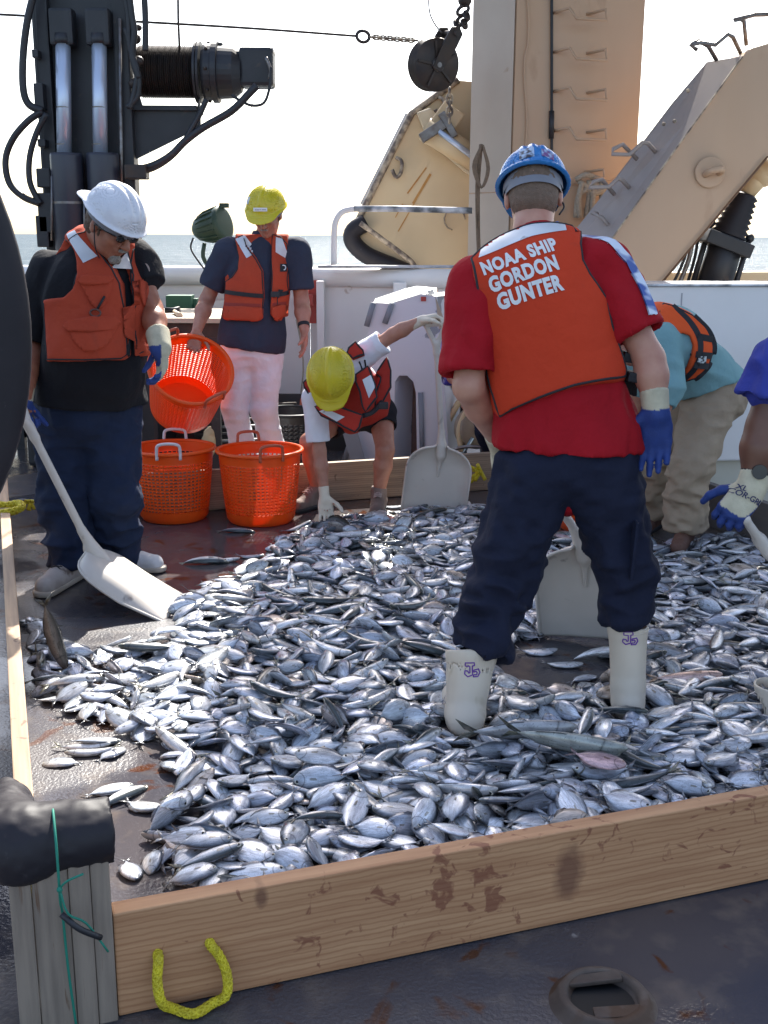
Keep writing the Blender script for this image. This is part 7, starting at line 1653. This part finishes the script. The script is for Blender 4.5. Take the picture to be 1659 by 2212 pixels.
def build_fish():
    BEND = (.05, .30, -.28, .55); LO = {}
    for sp in SPEC:
        for v in range(4):
            a, b, c, _, _ = fish_mesh(sp, BEND[v], 8, v); LO[sp, v] = (np.array(a), b, np.array(c))
    # what shows largest: on top of the heap, near, in frame
    def smask(f):
        px, py, w = project((f[1], f[2], f[3])); i, j = int((f[1] - HG[0]) / HG[2]), int((f[2] - HG[1]) / HG[2]); top = HMAP[i - 1:i + 2, j - 1:j + 2].mean(); ontop = f[3] + f[9] > top - .012
        q = f[7] / w ** 1; b = (f[1] - C0.x) * E2.x + (f[2] - C0.y) * E2.y; zvis = .235 - (b - PT) * .62      # hidden behind the near plank?
        ok = ontop and -20 < px < 1680 and py < 2210 and f[3] + f[9] > zvis
        return q * (1 if ok else .001)
    idx = sorted(range(len(FISH)), key=lambda k: -smask(FISH[k])); big = set(idx[:300]); rest = [k for k in range(len(FISH)) if k not in big]
    Fc = []; Vs, Fq, Ft, Cs, n = [], [], [], [], 0; r = random.Random(4)
    for k in rest:
        f = FISH[k]; a, b, c = LO[f[0], f[10]]; M_ = np.array(fish_matrix(f)); p = a @ M_[:3, :3].T + M_[:3, 3]; Vs.append(p); t = r.uniform(.60, 1.12); w = r.random(); cc = c * t * np.array([1, 1.0, r.uniform(.96, 1.08)])
        if w < .05: cc = cc * np.array([.9, .75, .62])
        Cs.append(cc); Fc.append(a * np.array([1, 1, 0]) + np.array([0, 0, r.random() * 40]))
        for q in b: (Fq if len(q) == 4 else Ft).append([i + n for i in q])
        n += len(a)
    Vs = np.concatenate(Vs); Cs = np.concatenate(Cs); me = bpy.data.meshes.new('fish_heap'); me.vertices.add(len(Vs)); me.vertices.foreach_set('co', Vs.astype(np.float32).ravel())
    Fq = np.array(Fq, np.int32); Ft = np.array(Ft, np.int32); li = np.concatenate((Fq.ravel(), Ft.ravel())); me.loops.add(len(li)); me.loops.foreach_set('vertex_index', li); me.polygons.add(len(Fq) + len(Ft))
    me.polygons.foreach_set('loop_start', np.concatenate((np.arange(len(Fq)) * 4, len(Fq) * 4 + np.arange(len(Ft)) * 3)).astype(np.int32)); me.polygons.foreach_set('use_smooth', np.ones(len(Fq) + len(Ft), bool)); me.update(calc_edges=True); setcol(me, Cs); setfc(me, np.concatenate(Fc))
    link('fish_heap', me, FISHM, label='glistening heap of small silver fish spread thickly over the deck of the pen', cat='fish', kind='stuff')
    # the 300 that show largest
    HI = {}; vid = 0
    def tomesh(nm, a, b, c, m):
        me = bpy.data.meshes.new(nm); me.from_pydata([tuple(p) for p in a], [], [tuple(q) for q in b]); me.polygons.foreach_set('use_smooth', [True] * len(me.polygons)); setcol(me, c); setfc(me, [(p[0], p[1], vid * 3.7) for p in a]); me.materials.append(m); me.update(); return me
    for sp in SPEC:
        for v in range(4):
            vid += 1; a, b, c, tf, bz = fish_mesh(sp, BEND[v], 14, v, eyes=True, tail=True); body = tomesh('fish_body', a, b, c, FISHM)
            tv, tfc, tcc = [], [], []
            for q in tf:
                n = len(tv); m = len(q)
                for sg in (1, -1):
                    for p in q: tv.append((p[0], p[1], bz(p[0]) + .0035 * sg)); tcc.append((.26, .25, .20) if sp == 'slender' else (.24, .24, .25))
                for k in range(1, m - 1): tfc += [(n, n + k, n + k + 1), (n + m, n + m + k + 1, n + m + k)]
                for k in range(m): tfc.append((n + k, n + m + k, n + m + (k + 1) % m, n + (k + 1) % m))
            tail = tomesh('fish_tail', tv, tfc, tcc, FISHM); eyes = []
            for sg in (1, -1):
                ev, ef, ec = [], [], []; ex, ey, er = .415, .022 if sp != 'slender' else .012, .038; tz = SPEC[sp][2][3] * 1.0
                for ring, (rr_, hz, col) in enumerate(((1.12, -.004, (.16, .15, .13)), (.95, .006, (.60, .58, .48)), (.68, .009, (.56, .54, .44)), (.64, .0095, (.01, .01, .012)), (.25, .012, (.008, .008, .01)))):
                    for q in range(12): a_ = q * math.pi / 6; ev.append((ex + er * rr_ * math.cos(a_), ey + er * rr_ * math.sin(a_), bz(ex) + sg * (tz + hz))); ec.append(col)
                for ring in range(4):
                    for q in range(12): t_ = (ring * 12 + q, ring * 12 + (q + 1) % 12, ring * 12 + 12 + (q + 1) % 12, ring * 12 + 12 + q); ef.append(t_ if sg > 0 else t_[::-1])
                ef.append(tuple(range(48, 60)) if sg > 0 else tuple(range(48, 60))[::-1]); eyes.append(tomesh('fish_eye', ev, ef, ec, EYEM))
            HI[sp, v] = (body, tail, eyes)
    ANCH = [('the black rubber sleeve', 260, 1830), ("the near plank's left end", 480, 1900), ("the near plank's red smear", 650, 1830), ("the near plank's middle", 900, 1780), ('the near plank knot', 1120, 1740), ("the near plank's right half", 1380, 1700), ("the near plank's far right", 1620, 1640),
            ('the left white boot', 1010, 1610), ('the right white boot', 1350, 1530), ('the gap between the boots', 1190, 1560), ('the left plank', 60, 1480), ('the bare wet deck', 250, 1650), ("the heap's left tongue", 420, 1600), ("the heap's centre", 640, 1640), ('the shaded middle', 840, 1600), ('the cropped boot at right', 1620, 1540), ('the open deck patch', 1210, 1440), ("the heap's front left", 430, 1740), ("the heap's front centre", 700, 1720), ("the heap's right", 1500, 1560), ("the boot's near side", 1050, 1690), ("the front right heap", 1260, 1630)]
    KIND = {'round': 'deep round silver fish', 'oval': 'oval silver fish', 'slender': 'slender dark-backed fish'}; groups = {}
    for k in sorted(big):
        f = FISH[k]; px, py, w = project((f[1], f[2], f[3])); M_ = fish_matrix(f); hx, hy, _ = project(M_ @ V(.5, 0, 0)); dx, dy = hx - px, hy - py
        ori = ('head left' if dx < 0 else 'head right') if abs(dx) > abs(dy) else ('head away' if dy < 0 else 'head towards us'); an = min(ANCH, key=lambda a: (a[1] - px) ** 2 + 1.5 * (a[2] - py) ** 2)[0]
        groups.setdefault((f[0], ori, an), []).append((px, k))
    ORD = ('first', 'second', 'third', 'fourth', 'fifth', 'sixth', 'seventh', 'eighth', 'ninth', 'tenth', 'eleventh', 'twelfth')
    for (sp, ori, an), L in groups.items():
        L.sort()
        for j, (px, k) in enumerate(L):
            f = FISH[k]; body, tail, eyes = HI[sp, f[10]]; o = bpy.data.objects.new('fish', body); SC.collection.objects.link(o); o.matrix_world = fish_matrix(f)
            o['label'] = f"{KIND[sp]}, {ori}, by {an}" + ('' if len(L) == 1 else f", {ORD[min(j, 11)]} from left"); o['category'] = 'fish'; o['group'] = 'fish of the catch lying in the pen'
            c = bpy.data.objects.new('tail_fin', tail); SC.collection.objects.link(c); c.parent = o
            for e in eyes: c = bpy.data.objects.new('eye', e); SC.collection.objects.link(c); c.parent = o
build_fish()

def special_fish(label, sp, loc, rot, L, tint, bend, name='fish'):
    a, b, c, tf, bz = fish_mesh(sp, bend, 14, 3); me = bpy.data.meshes.new('fish_body'); me.from_pydata([tuple(p) for p in a], [], [tuple(q) for q in b]); me.polygons.foreach_set('use_smooth', [True] * len(me.polygons))
    setcol(me, np.array(c) * np.array(tint)); setfc(me, [(p[0], p[1], 9.1) for p in a]); me.materials.append(FISHM); o = bpy.data.objects.new(name, me); SC.collection.objects.link(o)
    o.matrix_world = Matrix.Translation(loc) @ rot.to_matrix().to_4x4() @ Matrix.Scale(L, 4); o['label'] = label; o['category'] = 'fish'
def hz(p, up=.02):
    i, j = int((p.x - HG[0]) / HG[2]), int((p.y - HG[1]) / HG[2]); return HMAP[i, j] + up
from mathutils import Euler
p = gp(112, 1470); special_fish('dark arched fish standing on its nose among the fish at the left plank', 'slender', V(p.x, p.y + .05, .16), Euler((R(70), R(78), R(20))), .29, (.28, .22, .18), .55)
p = gp(1478, 1508); special_fish('pale pink fish lying just right of the right white boot', 'slender', V(p.x, p.y, hz(p)), Euler((R(12), 0, R(8))), .27, (1.1, .78, .68), .1)
p = gp(1215, 1700); special_fish('long dark-backed mackerel-like fish slanting across the front right of the heap', 'slender', V(p.x, p.y, hz(p, .03)), Euler((R(-62), 0, R(-22))), .36, (.62, .66, .60), .2)
p = gp(1120, 1650); special_fish('long dark fish lying just right of the left white boot', 'slender', V(p.x, p.y, hz(p, .03)), Euler((R(-68), 0, R(6))), .36, (.5, .5, .5), .15)
p = gp(1340, 1690); special_fish('long black-backed fish stretched across the front right heap below the right boot', 'slender', V(p.x, p.y, hz(p, .03)), Euler((R(-70), 0, R(-16))), .34, (.42, .42, .42), .25)
w = JG['wr'][0]; special_fish('dark wet fish pinched in the bending girl\'s gloved fingers', 'round', V(w.x + .06, w.y - .07, .05), Euler((R(50), R(10), R(-15))), .17, (.12, .11, .09), .1)
p = gp(828, 1135); special_fish('small reddish fish beside the bending girl\'s right shoe', 'round', V(p.x, p.y, hz(p, .015)), Euler((R(20), 0, R(-20))), .14, (.95, .42, .36), .1)
p = gp(1285, 1742); special_fish('reddish mouthed fish in the front right of the heap near the plank', 'oval', V(p.x, p.y, hz(p, .02)), Euler((R(14), 0, R(-30))), .17, (1.0, .66, .64), .1)
